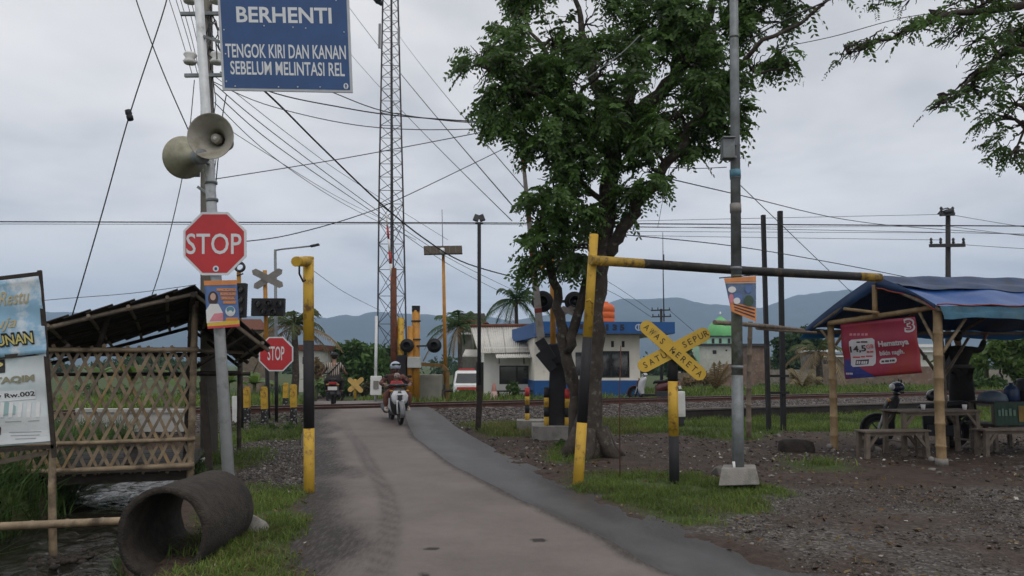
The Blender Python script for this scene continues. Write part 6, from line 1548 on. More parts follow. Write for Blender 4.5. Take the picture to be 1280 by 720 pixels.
m = MB(); pts = [Vector((g.x + .62, 28.5, g.z)), Vector((g.x + .62, 28.5, zt + .1)), Vector((g.x + .42, 28.5, zt + .32)), Vector((g.x - .35, 28.5, zt + .36)), Vector((g.x - .6, 28.5, zt + .3))]; [m.beam(pts[q_], pts[q_ + 1], .12, .3, up=(0, 1, 0)) for q_ in range(len(pts) - 1)]; m.build('frame', mat('frame_ochre', (.17, .10, .03), .7, .3, 5), t)
m = MB(); m.box(at(518, 453, 27.3), (.45, .3, .38)); o = m.build('meter_box', mat('cabinet_pale', (.40, .42, .40), .6, .1, 4), origin=at(518, 459, 27.3), bevel=.02); tag(o, 'pale square box mounted above the relay cabinet', 'junction box')
t = thing('white_board_post', 'grey post with a small white board left of the oncoming scooter', 'sign', gz(470, 30)); m = MB(); m.tube([gz(470, 30), at(470.5, 395, 30)], .055, 8); m.build('post', GALV, t); m = MB(); m.box(at(470, 482, 29.9), (.42, .08, .72)); m.build('board', WHITE_P, t, bevel=.02); m = MB(); m.box(at(470, 481, 29.84), (.2, .02, .3)); m.build('panel', SIGN_GREY, t)
t, arms = crossbuck('level_crossing_sign', 'small weathered yellow crossbuck across the railway beside the bushes', 33, (444, 502), (444, 474), [((435.5, 473), (453, 490)), ((435.5, 489), (454, 472.5))], .1, [BLACK, YELLOW], YELLOW, [(0, .25, 0), (.25, 1, 1)], .055)
for P, Q in arms: plank_arm(t, P, Q, .2, mat('paint_yellow_faded', (.50, .33, .10), .6, .2, 5), pointed=2)
# solar panel post
t = thing('solar_lamp_post', 'tall orange post topped by a tilted solar panel across the railway', 'lamp post', gz(557, 29))
m = MB(); m.tube([gz(557, 29), at(557, 480, 29)], .1, 12, 1); m.tube([at(557, 480, 29), at(554, 312, 29)], [.075, .055], 12, 0); m.build('post', [ORANGE_P, STEEL_D], t)
m = MB(); q = Sheet(at(530, 317.5, 28.8), at(578, 316.5, 28.8), at(577.5, 307, 29.5), at(529.5, 307.5, 29.5)); q.body(m, 1, 1, .05); m.build('solar_panel', mat('panel_brown', (.05, .036, .022), .75, .2, 5), t)
m = MB()
for i in range(1, 6): q.rect(m, i / 6 - .004, .05, i / 6 + .004, .95, .006)
m.build('cell_line', mat('cell_line', (.12, .10, .07), .4, .1, 5), t)
m = MB(); m.tube([at(553.5, 312, 29.1), at(552.5, 262, 29.1)], .015, 6); m.build('antenna', GALV_D, t); m = MB(); m.tube([at(553, 316, 28.7), at(552.6, 311, 28.6)], .09, 10); m.build('lamp', GALV, t)
t = thing('short_post', 'short dark stump post on the far verge beside the solar post', 'post', gz(549, 29.5)); m = MB(); m.tube([gz(553, 28), at(553, 488, 28)], .09, 8); m.tube([at(550, 489, 28), at(566, 488, 28)], .06, 6); m.build('post', WOOD_D, t)

# ------------------------------------------------------------------ lattice tower
TWY = 74.; tz = -1.1
tw = thing('lattice_tower', 'tall slender three legged steel lattice radio tower behind the crossing', 'tower', (at(490, 455, TWY).x, TWY, tz))
pxL = lambda y: np.interp(y, [-140, 0, 230, 475, 520], [481, 478.5, 474, 471.5, 471]); pxR = lambda y: np.interp(y, [-140, 0, 230, 475, 520], [496, 497.5, 503.5, 509, 510]); pxM = lambda y: np.interp(y, [-140, 0, 230, 475, 520], [490, 489.5, 490.5, 493, 493.5])
ys_ = [515, 475, 440, 405, 370, 337, 305, 278, 255]
y = 255.
while y > -130: y -= np.interp(y, [-130, 255], [11, 17]); ys_.append(float(y))
TWM = mat('tower_steel', (.06, .055, .06), .6, .3, 3, 0, metal=.2); TWR = mat('tower_red', (.30, .05, .04), .6, .2, 3)
legs = [[at(pxL(y), y, TWY - .9) for y in ys_], [at(pxR(y), y, TWY - .9) for y in ys_], [at(pxM(y), y, TWY + 1.3) for y in ys_]]
for L_ in legs: m = MB(); m.tube(L_, [.085] * len(L_), 6); m.build('leg', TWM, tw)
for i in range(len(ys_) - 1):
    m = MB()
    for k in range(3):
        a_, b_ = legs[k], legs[(k + 1) % 3]
        m.tube([a_[i], b_[i]], .03, 4, cap=False); m.tube([a_[i], b_[i + 1]], .035, 4, cap=False)
        if i < 8: m.tube([b_[i], a_[i + 1]], .035, 4, cap=False)
    m.build('bracing', TWM, tw)
for px, y0, y1 in ((474.5, 62, 30), (498.5, 57, 33)): m = MB(); m.box((at(px, 45, TWY - 1.6)), (.22, .16, pxw(y0 - y1, TWY))); m.build('panel_antenna', mat('antenna_grey', (.25, .25, .26)), tw)
m = MB(); m.tube([at(470, 0, TWY - 1.2), at(478, 5, TWY - 1)], .25, 8); m.tube([at(469, -4, TWY - 1.3), at(474, 2, TWY - 1.2)], .35, 10); m.build('dish_antenna', STEEL_D, tw)
m = MB(); m.tube([at(489, y, TWY) for y in (460, 230, 0, -120)], .09, 5); m.build('cable_run', TWM, tw)

# ------------------------------------------------------------------ mosque, walls, far poles
MY = 95.
mo = thing('mosque', 'white mosque with a bright green dome far behind the railway', 'mosque', (at(905, 455, MY).x, MY + 4, -1.1))
GREEN = mat('dome_green', (.13, .42, .15), .5, .1, 1, 0); MINT = mat('wall_mint', (.30, .50, .38), .8, .1, 1); MW = mat('wall_offwhite', (.52, .52, .47), .85, .12, .6, .05, col2=(.36, .35, .3), c2lo=.5, c2hi=.8)
def bxp(par, nm, m_, x0, y0, x1, y1, Y, dep): 
    p0, p1 = at(x0, y1, Y), at(x1, y0, Y); z0, z1 = at(x0, y1, Y).z, at(x0, y0, Y).z; m = MB(); m.box(((p0.x + p1.x) / 2, Y + dep / 2, (z0 + z1) / 2), (abs(p1.x - p0.x), dep, z1 - z0)); return m.build(nm, m_, par)
bxp(mo, 'wall', MW, 868, 432, 958, 486, MY, 9); bxp(mo, 'eave', STEEL_D, 864, 429.5, 962, 432, MY - .4, 10); bxp(mo, 'drum', MINT, 884, 421, 918, 430, MY + 2.0, 3.4); bxp(mo, 'drum_rim', STEEL_D, 882, 419.5, 920, 421, MY + 1.8, 3.8)
m = MB(); c = at(901, 420.5, MY + 3.5); m.lathe([(1.72, 0), (1.74, .35), (1.6, .95), (1.2, 1.6), (.65, 2.1), (.2, 2.4), (.05, 2.55), (.0, 2.6)], 28, Matrix.Translation(c)); m.build('dome', GREEN, mo)
m = MB(); m.tube([c + Vector((0, 0, 2.5)), c + Vector((0, 0, 3.1))], .05, 6); m.ball(c + Vector((0, 0, 2.85)), .16, 8); m.build('finial', SIGN_WHITE, mo)
for x in (890, 899, 910): o = bxp(mo, 'window', FRAME_D, x, 423, x + 3, 429, MY + 1.94, .05)
for x, y, s in ((891, 440, 4.5), (907, 438, 2)): bxp(mo, 'window', FRAME_D, x, y - s / 2, x + s, y + s / 2, MY - .04, .05)
bxp(mo, 'annex', MINT, 862, 433, 874, 470, MY - 4, 4); bxp(mo, 'annex_window', MW, 865, 438, 868, 446, MY - 4.05, .06)
kb = thing('brick_shed', 'old brown brick building right of the mosque', 'building', (at(950, 455, 85).x, 87, -1.1))
BRK = mat('brick_brown', (.16, .105, .08), .9, .25, 1.2, .2, 12, col2=(.24, .2, .17), c2lo=.5, c2hi=.7)
bxp(kb, 'wall', BRK, 939, 432, 962, 490, 85, 6); bxp(kb, 'roof', STEEL_D, 936, 430, 964, 432.5, 84.7, 7)
yw = thing('yard_wall', 'long weathered brown yard wall behind the railway on the right', 'wall', (at(1000, 455, 70).x, 70, -1.1))
for i, (x0, x1, y0) in enumerate(((842, 905, 466), (905, 960, 455), (960, 1030, 462), (1030, 1110, 455), (1110, 1180, 458), (1180, 1290, 462))):
    bxp(yw, 'wall_panel', [mat('wall_ochre', (.17, .135, .10), .9, .25, .8, .1, col2=(.10, .08, .06), c2lo=.45, c2hi=.7), BRK, mat('wall_grey', (.22, .2, .17), .9, .25, .8, .1, col2=(.12, .1, .08), c2lo=.45, c2hi=.7)][i % 3], x0, y0, x1 - .5, 492, 70 + i * .3, .3)
for x0, y0, x1, y1, lab in ((1024, 436, 1056, 458, 'low far building with white roof edge behind the red banner'), (1148, 430, 1178, 462, 'far white walled building seen behind the front shelter post')):
    t = thing('far_building', lab, 'building', (at((x0 + x1) / 2, 455, 82).x, 84, -1.1)); bxp(t, 'wall', mat('wall_grey'  , (.22, .2, .17)), x0, y0 + 6, x1, 492, 82, 5) if y0 > 432 else bxp(t, 'wall', MW, x0, y0, x1, 492, 82, 5)
    bxp(t, 'roof_edge', SIGN_WHITE, x0 - 2, y0 + 1, x1 + 1, y0 + 4, 81.8, 5.5); bxp(t, 'roof_edge', SIGN_WHITE, x0, y0 + 8.5, x1, y0 + 10, 81.5, .4); bxp(t, 'window', FRAME_D, x0 + 6, y0 + 14, x0 + 11, y0 + 20, 81.9, .06)
cot = thing('white_cottage', 'small white walled house with an orange tree behind it left of the crossing', 'house', (at(402, 455, 62).x, 63, -1.1)); bxp(cot, 'wall', MW, 371, 438, 400, 490, 62, 4); bxp(cot, 'roof', RUST, 367, 431, 403, 438, 61.6, 5); bxp(cot, 'window', FRAME_D, 378, 446, 384, 455, 61.95, .06)
cot = thing('brown_cottage', 'brown roofed far house beside the left palm', 'house', (at(300, 455, 75).x, 76, -1.1)); bxp(cot, 'wall', mat('wall_ochre', (.17, .135, .10)), 296, 410, 330, 495, 75, 4)
m = MB(); m.hexa([at(288, 412, 74.5), at(336, 412, 74.5), at(336, 412, 80), at(288, 412, 80), at(300, 399, 76.5), at(326, 399, 76.5), at(326, 399, 78), at(300, 399, 78)]); m.build('roof', RUST, cot)
# power poles
def ppole(px, yt, Y, lab, arms_, w=.13, yb=None, lean=0):
    g = gz(px, Y); t = thing('power_pole', lab, 'power pole', g); m = MB(); m.tube([g - Vector((0, 0, .2)), at(px + lean, yt, Y)], [w * 1.3, w], 8); m.build('pole', mat('pole_timber', (.035, .03, .03), .8, .3, 4, .1), t)
    for x0, x1, y, s in arms_:
        m = MB(); m.beam(at(x0, y, Y - .2), at(x1, y - .5, Y - .2), .12, .14); m.build('crossarm', STEEL_D, t)
        for f in s: m = MB(); q = at(x0 + (x1 - x0) * f, y, Y - .2); m.lathe([(0, .07), (.03, .07), (.07, .14), (.04, .2), (.07, .26), (.03, .34), (0, .34)], 8, Matrix.Translation(q)); m.build('insulator', STEEL_D, t)
    return t
t = ppole(1183, 262, 34, 'dark timber power pole with two crossarms rising behind the shelter roof', [(1162, 1206, 307, (.05, .32, .68, .97)), (1175, 1193, 268, (.1, .9))], .1, lean=2)
m = MB(); m.tube([at(1172, 268, 33.9), at(1177, 262, 33.8), at(1184, 260, 33.8), at(1192, 264, 33.8)], .03, 6); m.tube([at(1180, 266, 33.8), at(1190, 263, 33.8)], .12, 6); m.build('line_hardware', STEEL_D, t)
t = ppole(826.5, 386, 88, 'distant power pole with twin crossarms above the guard house roof', [(814, 838, 388, (.05, .35, .65, .95)), (815, 839, 396, (.05, .35, .65, .95))], .14)
m = MB(); m.tube([at(830, 402, 86), at(829, 345, 86), at(828.5, 290, 86)], [.07, .06, .03], 6); m.tube([at(829.5, 330, 86), at(829.3, 318, 86)], .1, 6); m.build('aerial_mast', STEEL_D, t)
# ------------------------------------------------------------------ trees
BARK = mat('bark_dark', (.052, .042, .034), .95, .4, 7, .8, 30, col2=(.14, .135, .11), c2lo=.56, c2hi=.68, c2scale=9)
LEAF = leaf_mat('leaf_tree', (.047, .09, .02), .85, .8, .45, (.115, .22, .035))
LEAF_D = leaf_mat('leaf_dark', (.034, .068, .02), .6, .6, .5)
LEAF_F = leaf_mat('leaf_far', (.055, .10, .028), .65, .35, .55)
LEAF_Y = leaf_mat('leaf_palm', (.065, .085, .025), .5, .8, .5); LEAF_DRY = leaf_mat('leaf_dry', (.20, .145, .075), .4, .8, .6); LEAF_B = leaf_mat('leaf_banana', (.075, .125, .025), .5, .5, .45, (.16, .26, .05))
def sprays(P, size, nl=7, droop=.55, out=None):
    "pinnate leaves: a curved stalk with pairs of leaflets; returns verts, quads, tone"
    n = len(P); a = rng.random(n) * 2 * np.pi
    el = rng.uniform(-.5, .55, n)
    if out is not None:
        o = out + rng.normal(0, .75, out.shape); a = np.arctan2(o[:, 1], o[:, 0]); el = np.clip(np.arctan2(o[:, 2], np.hypot(o[:, 0], o[:, 1])), -.7, .7)
    s = size * rng.uniform(.6, 1.25, n)
    d = np.stack([np.cos(a) * np.cos(el), np.sin(a) * np.cos(el), np.sin(el)], 1)
    side = np.stack([-np.sin(a), np.cos(a), rng.normal(0, .35, n)], 1); side /= np.linalg.norm(side, axis=1)[:, None]
    Vs, Fs, off = [], [], 0
    for k in range(nl):
        t = (k + .6) / nl; c = P + d * (s * t)[:, None]; c[:, 2] -= droop * s * t * t
        dn_ = d.copy(); dn_[:, 2] -= droop * 2 * t; dn_ /= np.linalg.norm(dn_, axis=1)[:, None]
        for sg_ in (-1, 1):
            L = s * .34 * (1 - .45 * abs(t - .45)); w = L * .23
            ax = side * sg_ * .86 + dn_ * .42 + rng.normal(0, .16, (n, 3)); ax[:, 2] -= .28; ax /= np.linalg.norm(ax, axis=1)[:, None]
            q = np.cross(ax, np.cross(ax, np.array([0, 0, 1.])) + rng.normal(0, .4, (n, 3))); q /= np.linalg.norm(q, axis=1)[:, None] + 1e-9
            v4 = np.stack([c, c + ax * (L * .55)[:, None] + q * w[:, None], c + ax * L[:, None], c + ax * (L * .5)[:, None] - q * w[:, None]], 1)
            Vs.append(v4.reshape(-1, 3)); Fs.append(np.arange(n * 4).reshape(n, 4) + off); off += n * 4
    tone = np.tile(rng.random(n) * .9 - .1, nl * 2)
    return np.concatenate(Vs), np.concatenate(Fs), tone
def limb(mb, pts, r0, r1, wob=.04, n=9):
    pts = [Vector(p) for p in pts]; out = []
    for i in range(len(pts) - 1):
        for k in range(4):
            t = k / 4; p = pts[i].lerp(pts[i + 1], t); s = (pts[i + 1] - pts[i]).length * wob
            out.append(p + Vector((random.gauss(0, s), random.gauss(0, s), random.gauss(0, s))) * (1 if (i or k) else 0))
    out.append(pts[-1]); K = len(out)
    mb.tube(out, [r0 + (r1 - r0) * (i / (K - 1)) for i in range(K)], n, jag=.05); return out
def crown_from(clusters, Y0, dens, size, limbs, twig_mb):
    "clusters: (px, py, rx, ry, dY); leaves fill each one, hung on twigs that reach back to the nearest limb"
    PP, OO = [], []
    lp_ = [q for L_ in limbs for q in L_]
    for cx, cy, rx, ry_, dy in clusters:
        Y = Y0 + dy; c = at(cx, cy, Y); rX, rZ = pxw(rx, Y), pxw(ry_, Y); rY = min(max(.7, .9 * (rX + rZ) / 2), 1.3)
        near = min(lp_, key=lambda q: (q - c).length + .35 * max(0, q.z - c.z))
        mid = near.lerp(c, .55) + Vector((random.gauss(0, .1), random.gauss(0, .1), .12)); w = limb(twig_mb, [near, mid, c], .035, .014, .05, 6)
        for k in range(8):
            d = Vector((random.gauss(0, 1), random.gauss(0, 1), random.gauss(0, 1))).normalized(); e_ = c + Vector((d.x * rX * .85, d.y * rY * .85, d.z * rZ * .85))
            limb(twig_mb, [w[random.randrange(3, len(w))], c.lerp(e_, .55) + Vector((0, 0, .05)), e_], .013, .004, .05, 5)
        nsub = max(3, int(rX * rZ * 8))
        n = int(dens * (rX * rZ * rY) ** .72)
        sc = rng.normal(0, 1, (nsub, 3)); sc /= np.linalg.norm(sc, axis=1)[:, None]; sc *= rng.uniform(.35, 1.0, (nsub, 1)) ** .5
        g = sc[rng.integers(0, nsub, n)] * .88 + rng.normal(0, .19, (n, 3))
        ln = np.linalg.norm(g, axis=1)[:, None]; g = np.where(ln > 1.08, g / ln * rng.uniform(.85, 1.08, (n, 1)), g)
        PP.append(np.array(c) + g * np.array([rX, rY, rZ])); OO.append(g / (np.linalg.norm(g, axis=1)[:, None] + 1e-6))
    P, O = np.concatenate(PP), np.concatenate(OO)
    return sprays(P, size, 7, .5, O)
# big tree by the gate
TYY = 13.6
tr0 = at(738, 562, TYY); tr0.z = zg1(tr0.x, tr0.y)
tree = thing('shade_tree', 'big dark leaning shade tree with feathery leaves behind the yellow gate post', 'tree', tr0)
tm = MB(); limbs = []
bole = [tr0 - Vector((0, 0, .15)), at(737, 505, TYY), at(740, 440, TYY), at(746, 365, TYY), at(755, 295, TYY), at(762, 225, TYY), at(768, 165, TYY)]
rad = [.30, .205, .17, .155, .15, .155, .14]
def bolem(mb, pts, rad, sub=6, n=16, wob=.02):
    out, rs = [], []
    for i in range(len(pts) - 1):
        for k in range(sub): t = k / sub; out.append(pts[i].lerp(pts[i + 1], t) + Vector((random.gauss(0, wob), random.gauss(0, wob), 0)) * (1 if (i or k) else 0)); rs.append((rad[i] + (rad[i + 1] - rad[i]) * t) * random.uniform(.95, 1.05))
    out.append(pts[-1]); rs.append(rad[-1]); mb.tube(out, rs, n, jag=.07); return out
limbs.append(bolem(tm, bole, rad))
for an in range(6):
    d = Vector((math.cos(an * 1.05 + .3), math.sin(an * 1.05 + .3), 0)); tm.tube([tr0 + d * .2 + Vector((0, 0, .45)), tr0 + d * .38 + Vector((0, 0, .12)), tr0 + d * .66 + Vector((0, 0, -.06))], [.14, .12, .05], 8, jag=.08)
tm.build('trunk', BARK, tree)
m = MB(); b2 = [tr0 + Vector((-.25, .25, 0)), at(722, 500, TYY + .3), at(706, 440, TYY + .3), at(700, 395, TYY + .3), at(690, 340, TYY + .25), at(678, 300, TYY + .2)]
limbs.append(bolem(m, b2, [.15, .125, .10, .09, .07, .04], 5, 12)); b3 = [at(708, 440, TYY + .3), at(722, 392, TYY + .15), at(738, 330, TYY + .05), at(748, 300, TYY)]; limbs.append(bolem(m, b3, [.09, .085, .08, .08], 5, 12))
m.build('side_trunk', BARK, tree)
m = MB()
for pts, r0_, r1_ in (([(757, 320, 0), (778, 288, -.2), (800, 255, -.3), (835, 205, -.4), (868, 150, -.5), (905, 105, -.6), (950, 60, -.8), (1040, -5, -1)], .12, .025),
                      ([(768, 180, 0), (800, 140, .2), (845, 95, .3), (880, 40, .4), (905, -40, .4)], .17, .06), ([(768, 180, 0), (752, 120, .3), (735, 60, .5), (715, -10, .6)], .13, .04),
                      ([(766, 205, 0), (735, 165, -.2), (690, 130, -.4), (640, 105, -.6), (595, 80, -.7)], .10, .02), ([(770, 170, 0), (790, 100, .6), (800, 30, .9), (790, -60, 1.1)], .13, .05),
                      ([(735, 165, -.2), (700, 95, .1), (670, 50, .2), (650, 10, .3)], .06, .02), ([(850, 175, -.45), (880, 165, .1), (905, 140, .4), (930, 120, .5)], .05, .015), ([(762, 260, 0), (720, 225, -.3), (685, 205, -.4)], .06, .02), ([(840, 200, -.4), (815, 235, -.6), (800, 255, -.6)], .04, .015), ([(880, 40, .4), (930, 20, .2), (985, 30, 0)], .06, .015), ([(905, 105, -.6), (950, 95, -.5), (1000, 75, -.5)], .035, .01), ([(845, 95, .3), (850, 40, .9), (830, -30, 1.2)], .09, .03)):
    limbs.append(limb(m, [at(a, b, TYY + c) for a, b, c in pts], r0_, r1_, .035, 10))
m.build('limbs', BARK, tree)
CL = [(612, 92, 34, 38, -.5), (600, 75, 22, 18, -.5), (625, 60, 24, 22, -.2), (648, 62, 42, 40, 0), (640, 130, 36, 36, -.6), (668, 108, 40, 42, -.3), (696, 150, 42, 36, -.3), (690, 60, 42, 45, .3), (632, 158, 24, 24, -.2), (678, 168, 30, 26, -.4), (716, 192, 34, 24, -.2), 
      (735, 30, 50, 45, .5), (725, 105, 42, 40, .2), (760, 75, 46, 40, -.5), (790, 20, 54, 50, .6), (785, 125, 40, 30, -.5), (840, 25, 50, 50, .2), (820, 75, 42, 40, .5), (862, 75, 38, 34, -.3), (850, 125, 42, 28, .2), (880, 115, 32, 28, -.4), (895, 55, 38, 40, .3), (880, 150, 32, 22, -.2), (858, 165, 34, 18, .2), (815, 158, 30, 20, .4), (800, 190, 24, 18, .3), (905, 145, 22, 26, -.5),
      (690, -10, 48, 38, .6), (760, -40, 60, 40, .8), (840, -40, 60, 45, .8), (900, -15, 52, 40, .2), (945, 15, 36, 34, 0), (940, 85, 30, 20, -.5), (975, 62, 28, 17, -.5), (925, 110, 24, 16, -.5), (960, -5, 30, 30, .2), (1000, -10, 26, 20, -.5),
      (660, -30, 36, 36, .8), (720, 228, 28, 20, -.4), (745, 205, 26, 20, -.4), (692, 235, 30, 22, -.5), (672, 262, 26, 24, -.3), (712, 262, 30, 26, -.3), (690, 292, 34, 26, .1), (676, 318, 24, 24, -.2), (712, 308, 28, 24, -.1), (700, 332, 26, 16, .1), (800, 232, 26, 18, -.6), (812, 215, 22, 16, -.6), (784, 250, 18, 14, -.3), (735, 275, 18, 16, .3), (625, 135, 22, 26, -.3), (706, 205, 24, 18, 0), (800, 175, 26, 16, -.6), (835, 150, 26, 16, -.7), (742, 150, 30, 24, -.6), (770, 150, 26, 24, -.7), (730, 135, 26, 20, .4), (870, 195, 22, 12, -.2)]
tw_ = MB(); Vl, Fl, tl = crown_from(CL, TYY, 440, .335, limbs, tw_)
tag(tw_.build('twigs', BARK, tree), kind='stuff')
o = np_mesh('crown', Vl - np.array(tr0), Fl, LEAF, tree, {'tone': ('FACE', tl)})
# tree whose boughs enter from the top right; the trunk stands outside the picture
T2Y = 11.0; t20 = Vector((8.9, 11.2, 0.0)); t20.z = zg1(8.9, 11.2)
tree2 = thing('overhanging_tree', 'tree with feathery boughs hanging into the top right corner', 'tree', t20)
m = MB(); limbs2 = [bolem(m, [t20 - Vector((0, 0, .1)), t20 + Vector((-.1, 0, 2.)), t20 + Vector((.05, 0, 4.2)), t20 + Vector((.3, .1, 6.2))], [.34, .25, .22, .16])]; m.build('trunk', BARK, tree2)
m = MB(); tpz = limbs2[0][-1]
for pts, r0_, r1_ in (([(1345, 70, 0), (1262, 60, -.2), (1235, 80, -.3), (1180, 128, -.3)], .06, .008), ([(1350, -10, 0), (1250, 12, -.2), (1180, 20, -.3), (1120, 45, -.3), (1062, 66, -.3)], .06, .008), ([(1345, 70, 0), (1290, 130, 0), (1268, 190, 0)], .05, .01), ([(1300, 10, -.1), (1230, -30, .2), (1120, -20, .2), (1050, -10, 0)], .05, .01)):
    pl_ = [at(a, b, T2Y + c) for a, b, c in pts]; limbs2.append(limb(m, [tpz if pts[0][1] < 0 else limbs2[0][-8]] + pl_, r0_ * 1.5, r1_, .03, 8))
m.build('limbs', BARK, tree2)
CL2 = [(1262, 40, 26, 24, 0), (1240, 80, 28, 20, -.2), (1270, 95, 28, 24, .2), (1215, 105, 22, 16, -.2), (1188, 128, 12, 8, -.3), (1225, 125, 20, 10, .1), (1262, 135, 24, 20, 0), (1278, 165, 20, 24, 0), (1245, 150, 14, 10, 0), (1250, 15, 24, 22, .2), (1220, 15, 24, 16, -.2), (1180, 22, 22, 10, -.2), (1150, 35, 18, 9, -.3), (1118, 48, 16, 10, -.3), (1085, 58, 16, 9, -.3), (1064, 66, 10, 7, -.3), (1205, 0, 26, 10, .1), (1150, -6, 26, 8, .1), (1110, -4, 20, 7, .1), (1275, 60, 30, 30, .3), (1268, 195, 12, 12, 0), (1200, 42, 14, 8, -.2), (1040, -6, 16, 6, 0), (1170, 135, 10, 6, -.3), (1225, 50, 20, 10, 0), (1340, 0, 50, 42, 0), (1390, -70, 60, 50, .3), (1425, 25, 52, 48, .2), (1470, -90, 60, 50, .4), (1330, -110, 60, 48, .3), (1385, 85, 42, 32, 0), (1485, 0, 52, 44, .3), (1420, -170, 70, 50, .3), (1530, -50, 50, 44, .5)]
tw_ = MB(); Vl, Fl, tl = crown_from(CL2, T2Y, 330, .24, limbs2, tw_); tag(tw_.build('twigs', BARK, tree2), kind='stuff')
np_mesh('crown', Vl - np.array(t20), Fl, LEAF, tree2, {'tone': ('FACE', tl)})
# ------------------------------------------------------------------ leaf masses
def leafmass(cs, n, leaf, squash=1.0):
    "cs: list of (centre, (rx, ry, rz)); oval leaves gathered in clumps on the shells of the clusters"
    PP = []
    for c, r_ in cs:
        nsub = 14; sc = rng.normal(0, 1, (nsub, 3)); sc /= np.linalg.norm(sc, axis=1)[:, None]; sc *= rng.uniform(.5, 1, (nsub, 1))
        g = sc[rng.integers(0, nsub, n)] * .85 + rng.normal(0, .2, (n, 3)); PP.append(np.array(c) + g * np.array(r_))
    P = np.concatenate(PP); N_ = len(P); s = leaf * rng.uniform(.6, 1.3, N_)
    u = rng.normal(0, 1, (N_, 3)); u[:, 2] -= .3; u /= np.linalg.norm(u, axis=1)[:, None]; w = np.cross(u, rng.normal(0, 1, (N_, 3))); w /= np.linalg.norm(w, axis=1)[:, None]
    Vv = np.stack([P - u * s[:, None], P + w * (s * .42)[:, None], P + u * s[:, None], P - w * (s * .42)[:, None]], 1).reshape(-1, 3)
    return Vv, np.arange(N_ * 4).reshape(N_, 4), rng.random(N_) * .6
def bush(nm, lab, cat, clusters, Y, n, leaf, m_, group=None, trunk=True):
    g = gz(clusters[0][0], Y); t = thing(nm, lab, cat, g, group); cs = []
    m = MB()
    for cx, cy, rx, ry_ in clusters:
        c = at(cx, cy, Y); cs.append((c, (pxw(rx, Y), max(pxw(rx, Y), .5), pxw(ry_, Y)))); b_ = Vector((g.x * .4 + c.x * .6, Y, g.z)); limb(m, [b_, b_.lerp(c, .6), c], pxw(1.6, Y), pxw(.6, Y), .04, 6)
    m.build('stems', BARK, t); Vv, Ff, tn = leafmass(cs, n, leaf); np_mesh('crown', Vv - np.array(g), Ff, m_, t, {'tone': ('FACE', tn)})
bush('round_tree', 'round dark green tree beyond the crossing right of the striped rider', 'tree', [(440, 462, 22, 26), (425, 472, 16, 18), (462, 452, 22, 22), (450, 440, 18, 14), (478, 462, 18, 22), (412, 470, 12, 16), (432, 446, 16, 16)], 66, 1500, .28, leaf_mat('leaf_mid', (.075, .14, .035), .65, .35, .55))
bush('round_tree', 'leafy green tree beyond the crossing right of the lattice tower legs', 'tree', [(486, 452, 14, 20), (502, 448, 14, 18), (512, 466, 12, 18)], 70, 900, .26, LEAF_D)
bush('shrub', 'low light green shrub at the road bend beyond the striped rider', 'shrub', [(418, 480, 16, 14), (434, 482, 12, 10), (406, 484, 9, 10)], 58, 900, .2, LEAF_F)
bush('orange_shrub', 'orange brown shrub behind the striped rider on the left', 'shrub', [(398, 465, 8, 20), (394, 480, 6, 12)], 60, 500, .2, LEAF_DRY)
bush('shrub', 'dry brownish hedge behind the small far crossbuck', 'shrub', [(458, 486, 12, 8), (478, 488, 12, 8), (498, 488, 10, 8), (520, 486, 12, 9)], 62, 500, .18, leaf_mat('leaf_dull', (.07, .065, .03), .5, .6))
bush('round_tree', 'dark tree rising behind the mosque wall and black posts', 'tree', [(1000, 424, 22, 16), (975, 432, 18, 14), (1022, 434, 16, 14), (985, 452, 26, 16), (1012, 456, 22, 16)], 105, 900, .42, LEAF_D)
bush('round_tree', 'dark tree between the guard house and the mosque', 'tree', [(850, 440, 14, 14), (858, 456, 14, 12), (842, 458, 10, 14)], 90, 800, .36, LEAF_D)
bush('shrub', 'dry twiggy shrub behind the left arm of the yellow crossbuck', 'shrub', [(880, 474, 12, 9), (862, 478, 10, 7)], 60, 260, .18, LEAF_DRY)
bush('round_tree', 'bushy green tree behind the vending stall at the right edge', 'tree', [(1250, 440, 22, 22), (1275, 425, 20, 20), (1222, 455, 16, 14), (1272, 460, 20, 20)], 44, 900, .2, LEAF_B)
bush('shrub', 'green shrub behind the dark dressed person', 'shrub', [(1215, 475, 16, 12), (1190, 480, 12, 10), (1240, 480, 14, 10)], 40, 700, .15, LEAF_F)
bush('shrub', 'leafy bush between the parapet and the white marker post', 'shrub', [(278, 500, 10, 10), (292, 508, 7, 8), (262, 505, 10, 9)], 27, 500, .1, LEAF_F)
bush('potted_plant', 'small leafy plant growing below the white house window', 'plant', [(641, 483, 9, 6), (645, 489, 5, 5)], 30.5, 70, .12, LEAF_F)
def weeds(nm, lab, pts, Y, s, m_):
    g = gz(pts[0][0], Y); t = thing(nm, lab, 'plant', g); 
    cs = [(at(x, y, Y), (s, s, s * .8)) for x, y in pts]; Vv, Ff, tn = leafmass(cs, 120, .05); np_mesh('leaves', Vv - np.array(g), Ff, m_, t, {'tone': ('FACE', tn)})
weeds('weed_clump', 'bushy weeds at the foot of the marker posts left of the road', [(318, 536), (340, 540), (362, 538), (300, 541), (285, 548)], 18.6, .22, LEAF_F)
weeds('weed_clump', 'broad leaved weeds by the near barrier base', [(745, 560), (735, 556), (702, 556)], 14.6, .14, LEAF)
